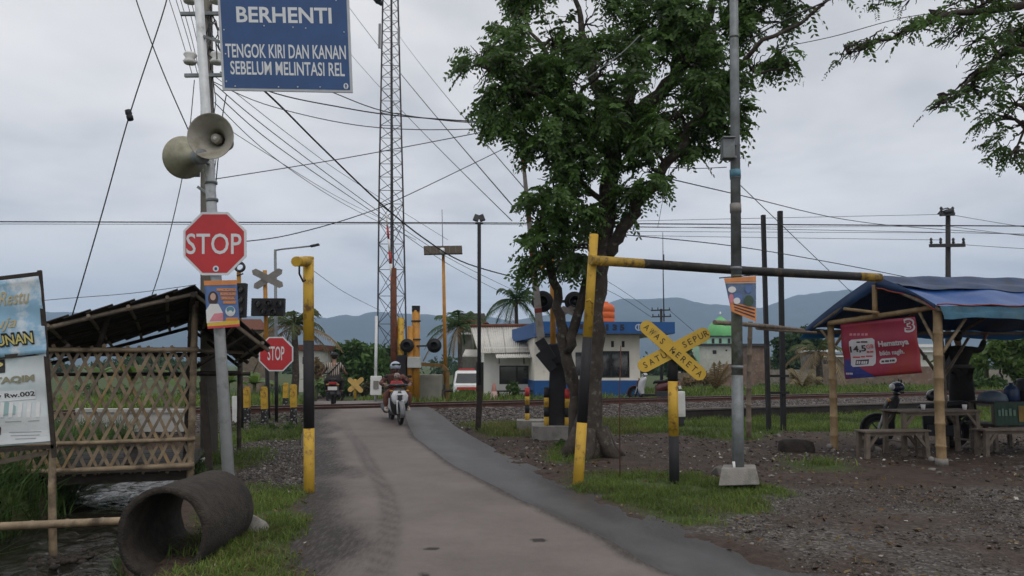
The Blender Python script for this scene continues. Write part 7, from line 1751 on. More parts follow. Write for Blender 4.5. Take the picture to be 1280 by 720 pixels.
# ------------------------------------------------------------------ palms
def frond(par, base, d, L, m_, droop=.8, nl=22, w=.5, nm='frond', tone=0.):
    d = Vector(d).normalized(); hd = Vector((d.x, d.y, 0)); hd = hd.normalized() if hd.length > .01 else Vector((1, 0, 0)); pts = []
    for i in range(nl + 1): t = i / nl; p = Vector(base) + d * (L * t) + Vector((0, 0, -droop * L * t * t * .75)) - hd * (droop * L * .18 * t ** 3); pts.append(p)
    V_, F_ = [], []
    side = Vector((-hd.y, hd.x, 0))
    for i in range(2, nl + 1):
        t = i / nl; tg = (pts[i] - pts[i - 1]).normalized(); ll = w * L * .42 * (math.sin(math.pi * min(1, t * .86 + .12)) ** .7)
        for s_ in (-1, 1):
            ax = (side * s_ * .75 + tg * .55 + Vector((0, 0, -.38 + random.uniform(-.2, .15)))).normalized(); q = tg * (L / nl * .34); b_ = len(V_)
            V_ += [pts[i] - q, pts[i] + q, pts[i] + ax * ll * .6 + q * .6 - Vector((0, 0, ll * .04)), pts[i] + ax * ll - Vector((0, 0, ll * .25)), pts[i] + ax * ll * .6 - q * .6 - Vector((0, 0, ll * .04))]
            F_ += [(b_, b_ + 1, b_ + 2, b_ + 4), (b_ + 4, b_ + 2, b_ + 3, b_ + 3)]
    F_ = [f if len(set(f)) == 4 else f[:3] for f in F_]
    mb = MB(); mb.add(V_, F_); mb.tube(pts[::3], [L * .012] * len(pts[::3]), 4)
    o = mb.build(nm, m_, par); a_ = o.data.attributes.new('tone', 'FLOAT', 'FACE'); a_.data.foreach_set('value', np.full(len(o.data.polygons), .3 + tone + random.uniform(-.2, .2), dtype=np.float32)); return o
def palm(lab, px, py, Y, L, n, group=None, mm=LEAF_Y, droop=.8, tr=.16, lean=0, elmin=-.35, elmax=1.25, dry=3):
    g = gz(px + lean, Y); c = at(px, py, Y); t = thing('coconut_palm', lab, 'palm tree', g, group)
    m = MB(); pts = [g - Vector((0, 0, .2)), g.lerp(c, .35) + Vector((.1, 0, 0)), g.lerp(c, .7) + Vector((.05, 0, 0)), c]; m.tube(pts, [tr * 1.3, tr, tr * .9, tr * .8], 10); m.build('trunk', BARK, t)
    for i in range(n):
        an = i * 2.399 + random.uniform(-.25, .25); el = elmax + (elmin - elmax) * ((i + .5) / n) + random.uniform(-.1, .1)
        frond(t, c, (math.cos(an) * math.cos(el), math.sin(an) * math.cos(el), math.sin(el)), L * random.uniform(.85, 1.1), LEAF_DRY if i >= n - dry else mm, droop * random.uniform(.8, 1.2), tone=random.uniform(-.2, .3))
    m = MB()
    for k in range(5): m.ball(c + Vector((random.uniform(-.25, .25), random.uniform(-.25, .25), random.uniform(-.35, -.1))), .13, 8)
    m.build('coconuts', mat('coconut', (.12, .09, .03), .6), t); return t
palm('yellowish coconut palm behind the left crossbuck and smaller stop sign', 368, 408, 38, 2.5, 18, dry=6, tr=.17)
palm('coconut palm between the solar lamp post and the tin roofed house', 574, 408, 52, 3.0, 18, mm=LEAF_F)
palm('taller dark coconut palm behind the blue side canopy', 645, 376, 56, 3.1, 20, mm=LEAF_D, dry=1)
palm('drooping pale palm right of the black posts', 1022, 440, 46, 2.6, 13, dry=7, tr=.2)
# young dry palms: fronds rising from the ground
def stemless(lab, px, pyb, Y, L, n, m_, el=(.5, 1.35), droop=.45, cat='palm tree', nm='young_palm'):
    g = gz(px, Y); g.z = at(px, pyb, Y).z; t = thing(nm, lab, cat, g)
    for i in range(n):
        an = i * 2.399 + random.uniform(-.3, .3); e_ = random.uniform(*el); frond(t, g + Vector((0, 0, .05)), (math.cos(an) * math.cos(e_), .6 * math.sin(an) * math.cos(e_), math.sin(e_)), L * random.uniform(.7, 1.1), m_, droop, 16, .4)
stemless('dry fan of brown young palm fronds below the green dome', 894, 488, 38, 1.75, 11, LEAF_DRY, (.75, 1.35), .3)
stemless('pale dry young palm left of the shelter under the bamboo rails', 1002, 486, 40, 2.3, 10, leaf_mat('leaf_straw', (.19, .15, .07), .4, .8), (.5, 1.2), .7)
stemless('young palm sprout on the far verge below the red banner', 1132, 492, 34, .8, 7, LEAF_B, (.6, 1.3), .6)
# banana clump: broad leaves
def banana(lab, px, py, Y, H, n, grp=None):
    g = gz(px, Y); t = thing('banana_plant', lab, 'banana plant', g, grp); m = MB(); m.tube([g, g + Vector((.05, 0, H * .55))], [.14, .1], 8); m.build('stem', mat('banana_stem', (.11, .12, .045), .6, .3, 4), t)
    for i in range(n):
        an = i * 2.4 + random.uniform(-.3, .3); e_ = random.uniform(.35, 1.15); L = H * random.uniform(.5, .72); d = Vector((math.cos(an) * math.cos(e_), math.sin(an) * math.cos(e_), math.sin(e_))); hd = Vector((d.x, d.y, 0)).normalized(); sd = Vector((-hd.y, hd.x, 0)); b0 = g + Vector((0, 0, H * .5)); V_, F_ = [], []
        K = 10
        for k in range(K + 1):
            tt_ = k / K; p = b0 + d * (L * tt_) + Vector((0, 0, -.55 * L * tt_ ** 2.2)); w = L * .17 * (math.sin(math.pi * min(1, .08 + tt_ * .95)) ** .6) * random.uniform(.85, 1.05); V_ += [p + sd * w - Vector((0, 0, w * .35)), p, p - sd * w - Vector((0, 0, w * .35))]
            if k: q = 3 * k; F_ += [(q - 3, q - 2, q + 1, q), (q - 2, q - 1, q + 2, q + 1)]
        mb = MB(); mb.add(V_, F_, 0, True); o = mb.build('leaf', LEAF_B, t); a_ = o.data.attributes.new('tone', 'FLOAT', 'FACE'); a_.data.foreach_set('value', np.full(len(o.data.polygons), random.uniform(.1, .6), dtype=np.float32))
random.seed(4)
for px, Y, H, lab in ((262, 46, 3.0, 'banana plant seen between the hut post and the slanting steel pole'), (285, 44, 2.6, 'banana plant right of the slanting steel pole behind the white marker post'), (318, 47, 2.7, 'banana plant behind the yellow topped marker posts'), (120, 40, 2.9, 'banana plant behind the left half of the bamboo lattice'), (165, 42, 3.1, 'banana plant behind the middle of the bamboo lattice'), (208, 41, 2.7, 'banana plant behind the right half of the bamboo lattice'), (395, 54, 2.6, 'banana plant hidden behind the left gate post'), (1195, 46, 3.2, 'banana plant left of the dark dressed person'), (1232, 45, 3.4, 'tall banana plant between the dark dressed person and the stall')): banana(lab, px, 455, Y, H, 9)
# far woods closing the view
cs = []
r3 = random.Random(8)
for x in np.arange(-240, 260, 7.5):
    Yw = 190 + r3.uniform(-35, 45); h_ = r3.uniform(2.6, 5.2); cs.append(((x * 1.1, Yw, -1 + h_ * .42), (6.5, 6, h_ * .62)))
Vv, Ff, tn = leafmass(cs, 620, .62); o = np_mesh('woods', Vv, Ff, LEAF_D, None, {'tone': ('FACE', tn)}); tag(o, 'far belt of dark trees closing the plain below the mountains', 'woods', kind='stuff')
cs = []
for x in np.arange(-40, 45, 2.2): 
    Yw = 62 + r3.uniform(-4, 8)
    if -16 < x < -8 or (x > -4 and x < 10): continue
    h_ = r3.uniform(.5, 1.2); cs.append(((x, Yw, zg1(x, Yw) + h_ * .4), (1.5, 1.2, h_ * .6)))
Vv, Ff, tn = leafmass(cs, 260, .16); o = np_mesh('undergrowth', Vv, Ff, LEAF_F, None, {'tone': ('FACE', tn)}); tag(o, 'low green undergrowth along the far field edge', 'undergrowth', kind='stuff')
# ------------------------------------------------------------------ scooters and people
TYRE = MATS['tyre_black']
def gloss(name, col, rough=.3): return mat(name, col, rough, .12, 5, 0, coat=.4)
def se_ring(c, rx, rz, ax=(1, 0, 0), az=(0, 0, 1), n=14, p=2.6):
    c = Vector(c); ax, az = Vector(ax), Vector(az); out = []
    for i in range(n):
        a = 2 * math.pi * i / n; ca, sa = math.cos(a), math.sin(a)
        out.append(c + ax * (rx * math.copysign(abs(ca) ** (2 / p), ca)) + az * (rz * math.copysign(abs(sa) ** (2 / p), sa)))
    return out
def scooter(label, loc, rotz, body_m, panel_m, fender_m=None, lean=0., nm='scooter', group=None, steer=0.):
    "step-through scooter, front towards +Y in its own frame"
    t = thing(nm, label, 'scooter', loc, group, rotz); t.rotation_euler.y = lean
    RM = Matrix.Rotation(R(90), 4, 'Y')
    for nm_, y in (('front_wheel', .66), ('rear_wheel', -.6)):
        m = LMB(); m.lathe([(.19, -.035), (.235, -.045), (.275, -.035), (.287, 0), (.275, .035), (.235, .045), (.19, .035)], 28, Matrix.Translation((0, y, .287)) @ RM, closed=True); w = m.build(nm_, TYRE, t)
        m = LMB(); M = Matrix.Translation((0, y, .287)) @ RM; m.lathe([(.16, -.03), (.195, -.035), (.195, .035), (.16, .03)], 24, M, closed=True); m.lathe([(0, -.05), (.045, -.05), (.045, .05), (0, .05)], 12, M)
        for k in range(5): a = k * 1.2566; m.beam(M @ Vector((.03 * math.cos(a), .03 * math.sin(a), 0)), M @ Vector((.18 * math.cos(a), .18 * math.sin(a), 0)), .03, .03)
        m.build('rim', STEEL_D, w)
    m = LMB()
    for s in (-1, 1): m.tube([(s * .075, .66, .287), (s * .07, .55, .62)], .02, 8)
    m.build('fork', GALV, t)
    m = LMB(); rg = []
    for k in range(9):
        a = R(-15 + k * 19); c = Vector((0, .66 + .315 * math.cos(a), .287 + .315 * math.sin(a))); up = Vector((0, math.cos(a), math.sin(a))); rg.append([c + Vector((x, 0, 0)) + up * z for x, z in ((-.07, -.03), (-.05, .012), (.05, .012), (.07, -.03), (.045, -.01), (-.045, -.01))])
    m.loft(rg, 0); m.build('front_fender', fender_m or body_m, t)
    # front shield, lofted upwards and leaning back
    m = LMB(); m.loft([se_ring((0, y, z), rx, ry, (1, 0, 0), (0, 1, .25), 16, 2.4) for y, z, rx, ry in ((.40, .24, .12, .06), (.44, .36, .19, .08), (.45, .50, .225, .09), (.43, .64, .235, .10), (.39, .78, .215, .10), (.345, .88, .16, .09), (.32, .93, .09, .06))]); m.build('front_shield', panel_m, t)
    m = LMB(); m.loft([se_ring((0, y, z), rx, rz, n=12) for y, z, rx, rz in ((.52, .60, .13, .05), (.535, .68, .10, .07), (.50, .76, .14, .045))]); m.build('shield_badge', body_m, t)
    for s in (-1, 1):
        m = LMB(); m.hexa([(s * .035, .535, .60), (s * .17, .50, .70), (s * .19, .47, .70), (s * .05, .48, .58), (s * .035, .525, .66), (s * .18, .485, .76), (s * .19, .45, .75), (s * .05, .47, .66)] if s > 0 else [(s * .17, .50, .70), (s * .035, .535, .60), (s * .05, .48, .58), (s * .19, .47, .70), (s * .18, .485, .76), (s * .035, .525, .66), (s * .05, .47, .66), (s * .19, .45, .75)]); m.build('headlight', SIGN_WHITE, t, bevel=.008)
        m = LMB(); m.ball((s * .2, .45, .86), (.05, .03, .03), 8); m.build('turn_signal', ORANGE_P, t)
    for s in (-1, 1):
        m = LMB(); m.loft([se_ring((s * x, y, z), rx, .03, (1, 0, 0), (0, 1, .25), 10) for x, y, z, rx in ((.10, .515, .52, .04), (.125, .525, .62, .07), (.13, .505, .74, .08), (.09, .44, .86, .06))]); m.build('front_panel', body_m, t)
    m = LMB(); m.hexa([(-.02, .56, .6), (.02, .56, .6), (.02, .5, .6), (-.02, .5, .6), (-.07, .54, .76), (.07, .54, .76), (.07, .48, .76), (-.07, .48, .76)]); m.build('grille', STEEL_D, t, bevel=.006)
    # handlebar cover, bar, grips, levers, mirrors
    hb_ = LMB(); hb_.loft([se_ring((x, .31 - .25 * abs(x) ** 1.5, 1.0 + .03 * abs(x)), .05 * q, .045 * q, (0, 1, 0), (0, 0, 1), 10) for x, q in ((-.24, .4), (-.14, .9), (0, 1.25), (.14, .9), (.24, .4))]); hbo = hb_.build('handlebar_cover', panel_m, t)
    m = LMB(); m.tube([(0, .33, .84), (0, .31, 1.0)], .04, 10); m.build('steering_column', STEEL_D, t)
    for s in (-1, 1):
        m = LMB(); m.tube([(s * .22, .27, 1.01), (s * .36, .21, 1.02)], .018, 8); m.build('grip', BLACK, t)
        m = LMB(); m.tube([(s * .2, .29, 1.03), (s * .24, .27, 1.14), (s * .27, .25, 1.2)], .007, 6); mm_ = m.build('mirror', BLACK, t); m = LMB(); M = Matrix.Translation((s * .29, .24, 1.23)); m.ball((s * .29, .24, 1.23), (.06, .015, .04), 10); m.build('mirror_glass', BLACK, mm_)
        m = LMB(); m.tube([(s * .22, .30, 1.01), (s * .34, .27, 1.0)], .007, 6); m.build('brake_lever', GALV, t)
    m = LMB(); m.hexa([(-.13, -.16, .24), (.13, -.16, .24), (.13, .42, .24), (-.13, .42, .24), (-.15, -.16, .31), (.15, -.16, .31), (.15, .42, .31), (-.15, .42, .31)]); m.build('floorboard', STEEL_D, t, bevel=.02)
    m = LMB(); m.loft([se_ring((0, y, z), rx, rz, n=14) for y, z, rx, rz in ((-.12, .44, .10, .2), (-.25, .50, .15, .22), (-.5, .58, .17, .17), (-.75, .66, .145, .12), (-.95, .73, .08, .06))]); m.build('tail_body', body_m, t)
    m = LMB(); m.loft([se_ring((0, y, z), rx, rz, n=14) for y, z, rx, rz in ((-.04, .70, .08, .04), (-.1, .74, .13, .055), (-.3, .755, .145, .055), (-.5, .775, .15, .055), (-.55, .80, .15, .06), (-.8, .825, .12, .05), (-.88, .82, .08, .035))]); m.build('seat', BLACK, t)
    m = LMB(); m.box((0, -.94, .72), (.22, .06, .08)); m.build('tail_light', mat('lens_red', (.35, .02, .02), .25, .1, 5), t, bevel=.015)
    for s in (-1, 1): m = LMB(); m.ball((s * .15, -.93, .68), (.05, .03, .025), 8); m.build('turn_signal', ORANGE_P, t)
    m = LMB(); m.tube([(.12, -.85, .80), (.12, -1.0, .84), (-.12, -1.0, .84), (-.12, -.85, .80)], .014, 6); m.build('grab_rail', STEEL_D, t)
    m = LMB(); m.loft([se_ring((0, y, z), rx, rz, n=10) for y, z, rx, rz in ((-.86, .66, .09, .03), (-.98, .52, .09, .02), (-1.02, .38, .08, .012))]); m.build('rear_fender', STEEL_D, t)
    m = LMB(); m.box((0, -1.015, .56), (.27, .012, .11), rot=(R(-12), 0, 0)); pl = m.build('number_plate', mat('plate_pale', (.5, .5, .48), .5, .08, 5), t)
    m = LMB(); q = Sheet((.11, -1.029, .53), (-.11, -1.029, .53), (-.11, -1.016, .59), (.11, -1.016, .59)); 
    for k in range(5): q.rect(m, .04 + k * .2, .15, .16 + k * .2, .85, .004)
    m.build('plate_marks', BLACK, pl)
    m = LMB(); m.tube([(.14, -.1, .3), (.15, -.45, .27), (.17, -.55, .30), (.18, -1.0, .42)], [.02, .025, .06, .06], 10); m.build('exhaust', STEEL_D, t); m = LMB(); m.box((-.12, -.45, .32), (.14, .55, .2)); m.tube([(-.1, -.62, .30), (-.12, -.85, .62)], .025, 8); m.build('engine_case', STEEL_D, t, bevel=.03)
    return t

SKIN = mat('skin_brown', (.24, .13, .085), .55, .12, 9, 0); HAIR = mat('hair_black', (.012, .01, .009), .5, .3, 20)
def hand_chain(V, E, Rr, w, wrist, d, side, n, curl=.5, s=1.0):
    "palm, five fingers and a thumb hung on the wrist vertex; d along the hand, side towards the thumb, n the back of the hand"
    d, side, n = Vector(d).normalized(), Vector(side).normalized(), Vector(n).normalized(); p0 = Vector(wrist)
    V.append(p0 + d * .05 * s); E.append((w, len(V) - 1)); Rr.append(.026 * s); pm = len(V) - 1
    for k, (o_, L) in enumerate(((.030, .072), (.010, .082), (-.011, .076), (-.030, .060))):
        b = p0 + d * .092 * s + side * o_ * s; V.append(b); Rr.append(.0095 * s); E.append((pm, len(V) - 1))
        m_ = b + (d * (1 - curl * .5) - n * curl) * L * .5 * s; V.append(m_); Rr.append(.0085 * s); E.append((len(V) - 2, len(V) - 1))
        e_ = m_ + (d * (.5 - curl) - n * (.4 + curl * .6)) * L * .5 * s; V.append(e_); Rr.append(.0075 * s); E.append((len(V) - 2, len(V) - 1))
    b = p0 + d * .045 * s + side * .045 * s; V.append(b); Rr.append(.011 * s); E.append((pm, len(V) - 1))
    V.append(b + (d * .7 + side * .35 - n * .5) * .045 * s); Rr.append(.009 * s); E.append((len(V) - 2, len(V) - 1))
def person(label, loc, rotz, J, sc, shirt, trousers, hair=None, helmet=None, shoes=BLACK, sleeves='short', skirt=False, look=0., nm='person', face=True, group=None):
    "J: joints in the person's own frame (faces +Y). Continuous body, clothes as offset skins over it."
    t = thing(nm, label, 'person', loc, group, rotz)
    j = {k: Vector(v) for k, v in J.items()}
    V, E, Rr = [], [], []
    def add(p, r, par=None): V.append(Vector(p)); Rr.append(r); (E.append((par, len(V) - 1)) if par is not None else None); return len(V) - 1
    pel = add(j['pelvis'], .12 * sc); sp1 = add(j['pelvis'].lerp(j['chest'], .5), .115 * sc, pel); ch = add(j['chest'], .13 * sc, sp1); nk = add(j['neck'], .052 * sc, ch); hd0 = add(j['head'] - (j['head'] - j['neck']).normalized() * .05 * sc, .07 * sc, nk); hd1 = add(j['head'] + Vector((0, 0, .05 * sc)), .088 * sc, hd0); add(j['head'] + Vector((0, 0, .1 * sc)), .07 * sc, hd1)
    for s in ('l', 'r'):
        sg_ = -1 if s == 'l' else 1
        sh_ = add(j['sh_' + s], .058 * sc, ch); el = add(j['el_' + s], .043 * sc, sh_); fo = add(j['el_' + s].lerp(j['wr_' + s], .4), .04 * sc, el); wr = add(j['wr_' + s], .028 * sc, fo)
        d = (j['wr_' + s] - j['el_' + s]).normalized(); side = Vector((-sg_, 0, 0)) + Vector((0, 0, .2)); nrm = Vector((0, 0, 1)) if abs(d.z) < .7 else Vector((sg_, 0, 0)); side = (side - d * side.dot(d)); hand_chain(V, E, Rr, wr, j['wr_' + s], d, side, nrm - d * nrm.dot(d), .55, sc)
        hp_ = add(j['hip_' + s], .09 * sc, pel); kn = add(j['kn_' + s], .062 * sc, hp_); cf = add(j['kn_' + s].lerp(j['an_' + s], .35), .058 * sc, kn); an = add(j['an_' + s], .038 * sc, cf); toe = add(j['an_' + s] + j['toe'] * sc, .032 * sc, an)
    skin('body', V, E, Rr, SKIN, t)
    # shirt
    V2 = [j['pelvis'] + Vector((0, 0, .02)), j['pelvis'].lerp(j['chest'], .5), j['chest'], j['chest'].lerp(j['neck'], .72)]; E2 = [(0, 1), (1, 2), (2, 3)]; R2 = [(.165 * sc, .135 * sc), (.155 * sc, .13 * sc), (.175 * sc, .14 * sc), .075 * sc]
    for s in ('l', 'r'):
        V2.append(j['sh_' + s]); E2.append((2, len(V2) - 1)); R2.append(.075 * sc)
        k = 1.0 if sleeves == 'long' else .75; V2.append(j['sh_' + s].lerp(j['el_' + s], k)); E2.append((len(V2) - 2, len(V2) - 1)); R2.append(.064 * sc)
        if sleeves == 'long': V2.append(j['el_' + s].lerp(j['wr_' + s], .9)); E2.append((len(V2) - 2, len(V2) - 1)); R2.append(.05 * sc)
    skin('shirt', V2, E2, R2, shirt, t)
    V3, E3, R3 = [j['pelvis'] - Vector((0, 0, .01))], [], [(.16 * sc, .14 * sc)]
    for s in ('l', 'r'):
        for a_, b_, q, r_ in (('hip_', None, 0, .105), ('hip_', 'kn_', .5, .092), ('kn_', None, 0, .08), ('kn_', 'an_', .5, .075), ('kn_', 'an_', .88, .062)):
            p = j[a_ + s] if b_ is None else j[a_ + s].lerp(j[b_ + s], q); par = 0 if (a_ == 'hip_' and b_ is None) else len(V3) - 1; V3.append(p); E3.append((par, len(V3) - 1)); R3.append(r_ * sc)
    skin('trousers', V3, E3, R3, trousers, t)
    for s in ('l', 'r'):
        a_ = j['an_' + s]; tv = j['toe']; m = LMB(); td = tv.normalized(); sd = td.cross(Vector((0, 0, 1))).normalized(); rings = []
        for q, w, h in ((-.32, .03, .03), (-.2, .042, .05), (.2, .045, .055), (.7, .05, .035), (1.1, .042, .028), (1.25, .02, .015)): rings.append(se_ring(a_ + tv * q * sc + Vector((0, 0, -.025 * sc + h * sc - .03 * sc)), w * sc, h * sc, sd, (0, 0, 1), 10))
        m.loft(rings); m.build('shoe', shoes, t)
    h = j['head']; fw = Matrix.Rotation(look, 3, 'Z') @ Vector((0, 1, 0)); sw = Matrix.Rotation(look, 3, 'Z') @ Vector((1, 0, 0))
    if face:
        m = LMB()
        for s in (-1, 1): m.ball(h + fw * .084 * sc + sw * s * .033 * sc + Vector((0, 0, .045 * sc)), (.016 * sc, .008 * sc, .009 * sc), 8)
        m.build('eyes', SIGN_WHITE, t); m = LMB()
        for s in (-1, 1): m.ball(h + fw * .091 * sc + sw * s * .033 * sc + Vector((0, 0, .045 * sc)), .007 * sc, 6); m.ball(h + fw * .088 * sc + sw * s * .035 * sc + Vector((0, 0, .068 * sc)), (.02 * sc, .007 * sc, .004 * sc), 6)
        m.build('pupils_and_brows', HAIR, t)
        m = LMB(); m.loft([se_ring(h + fw * (.08 + d) * sc + Vector((0, 0, z * sc)), w * sc, .008 * sc, sw, fw, 8) for z, d, w in ((.05, .0, .008), (.03, .012, .011), (.012, .022, .016), (.006, .006, .014))]); m.build('nose', SKIN, t)
        m = LMB(); m.ball(h + fw * .083 * sc + Vector((0, 0, -.018 * sc)), (.026 * sc, .008 * sc, .008 * sc), 8); m.build('mouth', mat('lip', (.22, .08, .07), .5), t)
    m = LMB()
    for s in (-1, 1): m.ball(h + sw * s * .088 * sc + Vector((0, 0, .03 * sc)), (.012 * sc, .022 * sc, .032 * sc), 8)
    m.build('ears', SKIN, t)
    if hair: m = LMB(); m.ball(h + Vector((0, 0, .06 * sc)) - fw * .012 * sc, (.1 * sc, .108 * sc, .095 * sc), 14, zmin=-.15); m.ball(h - fw * .05 * sc + Vector((0, 0, .03 * sc)), (.085 * sc, .06 * sc, .085 * sc), 12); m.build('hair', hair, t)
    return t, j
def seated(knee_w=.2, hands=(.34, .22, 1.02), lean=.0, pelvis=(-.28, .84), short=False):
    py, pz = pelvis; q = .9 if short else 1.
    J = dict(pelvis=(0, py, pz + .03), chest=(0, py + .06 + lean, pz + .36 * q), neck=(0, py + .08 + lean, pz + .55 * q), head=(0, py + .11 + lean, pz + .55 * q + .145), toe=Vector((0, .12, -.012)))
    for s, g in (('l', -1), ('r', 1)):
        J['sh_' + s] = (g * (.2 if short else .18), py + .06 + lean, pz + .47 * q); J['el_' + s] = (g * (.38 if short else .30), py + .20 + lean * .6, pz + .24); J['wr_' + s] = (g * (hands[0] - .0), hands[1] - .06, hands[2] + .015)
        J['hip_' + s] = (g * .1, py + .03, pz); J['kn_' + s] = (g * knee_w, py + .42, pz - .04); J['an_' + s] = (g * (knee_w - .02), py + .40, .40)
    return J
# oncoming scooter: mother in a pale helmet with a child standing in front
scl = ground_at(494, 534); zr_ = float(zroad(np.array([dtrack(scl.x, scl.y)]))[0]) + .005
face_cam = math.pi + R(19)
RS = .9
sc1 = scooter('black and white scooter riding towards the viewer with a rider and a child', (scl.x - .08, scl.y + .62, zr_), face_cam, gloss('scooter_white', (.52, .53, .55)), gloss('scooter_black', (.018, .018, .02)), gloss('scooter_grey', (.16, .165, .175)))
MAROON = mat('cloth_maroon', (.075, .028, .024), .85, .35, 14, .2, 40, col2=(.20, .10, .08), c2lo=.52, c2hi=.6, c2scale=11); BROWN_T = mat('cloth_brown', (.13, .055, .04), .85, .25, 12, .2, 40)
pr, j1 = person('rider in a pale blue helmet and patterned maroon clothes on the oncoming scooter', sc1.location, face_cam, seated(.29, (.33, .22, 1.02), 0, (-.26, .80), True), 1.04, MAROON, BROWN_T, shoes=mat('sandal_pale', (.4, .36, .32), .6), sleeves='long')
h = j1['head']
m = LMB(); m.ball(h + Vector((0, -.01, .055)), (.135, .15, .135), 20, zmin=-.5); m.build('helmet_shell', gloss('helmet_blue_grey', (.36, .43, .52), .25), pr)
m = LMB(); m.loft([se_ring(h + Vector((0, .12 - .0 * k, .115 - k * .03)), .115, .012, (1, 0, 0), (0, 1, 0), 12) for k in range(2)]); m.hexa([h + Vector(q) for q in ((-.1, .115, .075), (.1, .115, .075), (.1, .10, .075), (-.1, .10, .075), (-.09, .145, .12), (.09, .145, .12), (.09, .12, .13), (-.09, .12, .13))]); m.build('helmet_visor', GLASS_D, pr)
m = LMB(); m.lathe([(.098, -.09), (.105, -.02), (.098, .05)], 16, Matrix.Translation(h + Vector((0, -.025, -.03)))); m.tube([h + Vector((-.105, .02, .0)), h + Vector((-.06, .07, -.08)), h + Vector((.06, .07, -.08)), h + Vector((.105, .02, .0))], .01, 6); m.build('headscarf', MAROON, pr)
Jc = dict(pelvis=(0, .05, .80), chest=(0, .07, 1.02), neck=(0, .08, 1.13), head=(0, .1, 1.22), toe=Vector((0, .12, -.01)))
for s, g in (('l', -1), ('r', 1)): Jc['sh_' + s] = (g * .11, .07, 1.08); Jc['el_' + s] = (g * .17, .16, .96); Jc['wr_' + s] = (g * .13, .25, 1.02); Jc['hip_' + s] = (g * .06, .06, .76); Jc['kn_' + s] = (g * .08, .12, .54); Jc['an_' + s] = (g * .08, .08, .34)
pc, j2 = person('small child in a red top and patterned headscarf standing in front of the rider', sc1.location, face_cam, Jc, .62, mat('cloth_red', (.42, .05, .06), .8, .2, 9), mat('cloth_rose', (.30, .16, .14), .8, .2, 9), sleeves='long', shoes=mat('sandal_pale', (.4, .36, .32)))
m = LMB(); m.ball(j2['head'] + Vector((0, -.012, .025)), (.078, .085, .085), 14, zmin=-.6); m.build('headscarf', mat('scarf_pale', (.38, .31, .28), .85, .35, 30, col2=(.12, .07, .06), c2lo=.5, c2hi=.56, c2scale=28), pc)
for o_ in (sc1, pr, pc): o_.scale = (RS * 1.06, RS, RS)
# departing scooter with a man in a striped shirt
p2 = at(408, 507.5, 22.4); zr2 = float(zroad(np.array([dtrack(p2.x, p2.y)]))[0]) + .005
rz2 = R(10)
sc2 = scooter('dark scooter riding away over the crossing with a man in a striped shirt', (p2.x, p2.y + .9, zr2), rz2, gloss('scooter_charcoal', (.03, .03, .034)), gloss('scooter_charcoal', (.03, .03, .034)))
def stripe_mat():
    m = bpy.data.materials.new('cloth_striped'); m.use_nodes = True; t = m.node_tree; b = t.nodes['Principled BSDF']; tcn = N(t, 'ShaderNodeTexCoord'); w = N(t, 'ShaderNodeTexWave'); w.inputs['Scale'].default_value = 5.5; w.bands_direction = 'X'; w.inputs['Distortion'].default_value = .6; w.inputs['Detail'].default_value = 1
    t.links.new(tcn.outputs['Object'], w.inputs['Vector']); r = N(t, 'ShaderNodeValToRGB'); el = r.color_ramp.elements; el[0].position, el[0].color = .42, (.05, .03, .028, 1); el[1].position, el[1].color = .52, (.42, .37, .31, 1); t.links.new(w.outputs[0], r.inputs[0]); t.links.new(r.outputs[0], b.inputs['Base Color']); b.inputs['Roughness'].default_value = .85; return m
pm_, j3 = person('man in a black and cream striped shirt riding away on the dark scooter', sc2.location, rz2, seated(.24), 1.12, stripe_mat(), mat('cloth_dark', (.03, .028, .026), .85, .3, 9), hair=HAIR, sleeves='short')
h = j3['head']; m = LMB(); m.ball(h + Vector((0, -.005, .07)), (.118, .128, .105), 16, zmin=-.2); m.hexa([h + Vector(q) for q in ((-.08, .1, .055), (.08, .1, .055), (.07, .2, .045), (-.07, .2, .045), (-.08, .1, .068), (.08, .1, .068), (.07, .2, .055), (-.07, .2, .055))]); m.build('cap', mat('cap_black', (.015, .015, .017), .7), pm_)
m = LMB(); m.tube([j3['chest'] + Vector((.17, -.07, .17)), j3['chest'] + Vector((.02, -.178, .0)), j3['pelvis'] + Vector((-.17, -.1, .12))], .018, 6); m.build('bag_strap', BLACK, pm_)
for o_ in (sc2, pm_): o_.scale = (.95, .9, .9)
# parked scooters
c = at(1120, 560, 14.9)
sc3 = scooter('black scooter parked behind the plank table under the shelter', (c.x + .52, 15.15, zg1(c.x, 15.0)), R(68), mat('scooter_dull_black', (.014, .014, .015), .6), mat('scooter_dull_black', (.014, .014, .015), .6))
c = at(818, 497, 28.6); sc4 = scooter('small parked scooter beside the guard house wall', (c.x, 28.9, .16), R(60), gloss('scooter_maroon', (.09, .02, .02)), gloss('scooter_white', (.52, .53, .55)))
hl = sc3.location + Vector((.32, -.12, .84)); t = thing('helmet', 'black open face helmet resting on the parked scooter under the shelter', 'helmet', hl)
m = MB(); m.ball(hl + Vector((0, 0, .1)), (.155, .145, .14), 18, zmin=-.6); m.build('shell', gloss('helmet_black', (.02, .02, .024), .2), t); m = MB(); m.ball(hl + Vector((.035, -.01, .10)), (.14, .15, .1), 16, zmin=-.4); m.build('visor', GLASS_D, t)
hl = sc3.location + Vector((-.36, .02, 1.02)); t = thing('helmet', 'small dark blue helmet with a pale front hung on the parked scooter handlebar', 'helmet', hl)
m = MB(); m.ball(hl + Vector((.05, 0, .09)), (.13, .12, .11), 16, zmin=-.6); m.build('shell', gloss('helmet_navy', (.02, .03, .06), .25), t); m = MB(); m.ball(hl + Vector((-.06, -.02, .10)), (.05, .08, .06), 12); m.build('visor', SIGN_WHITE, t)
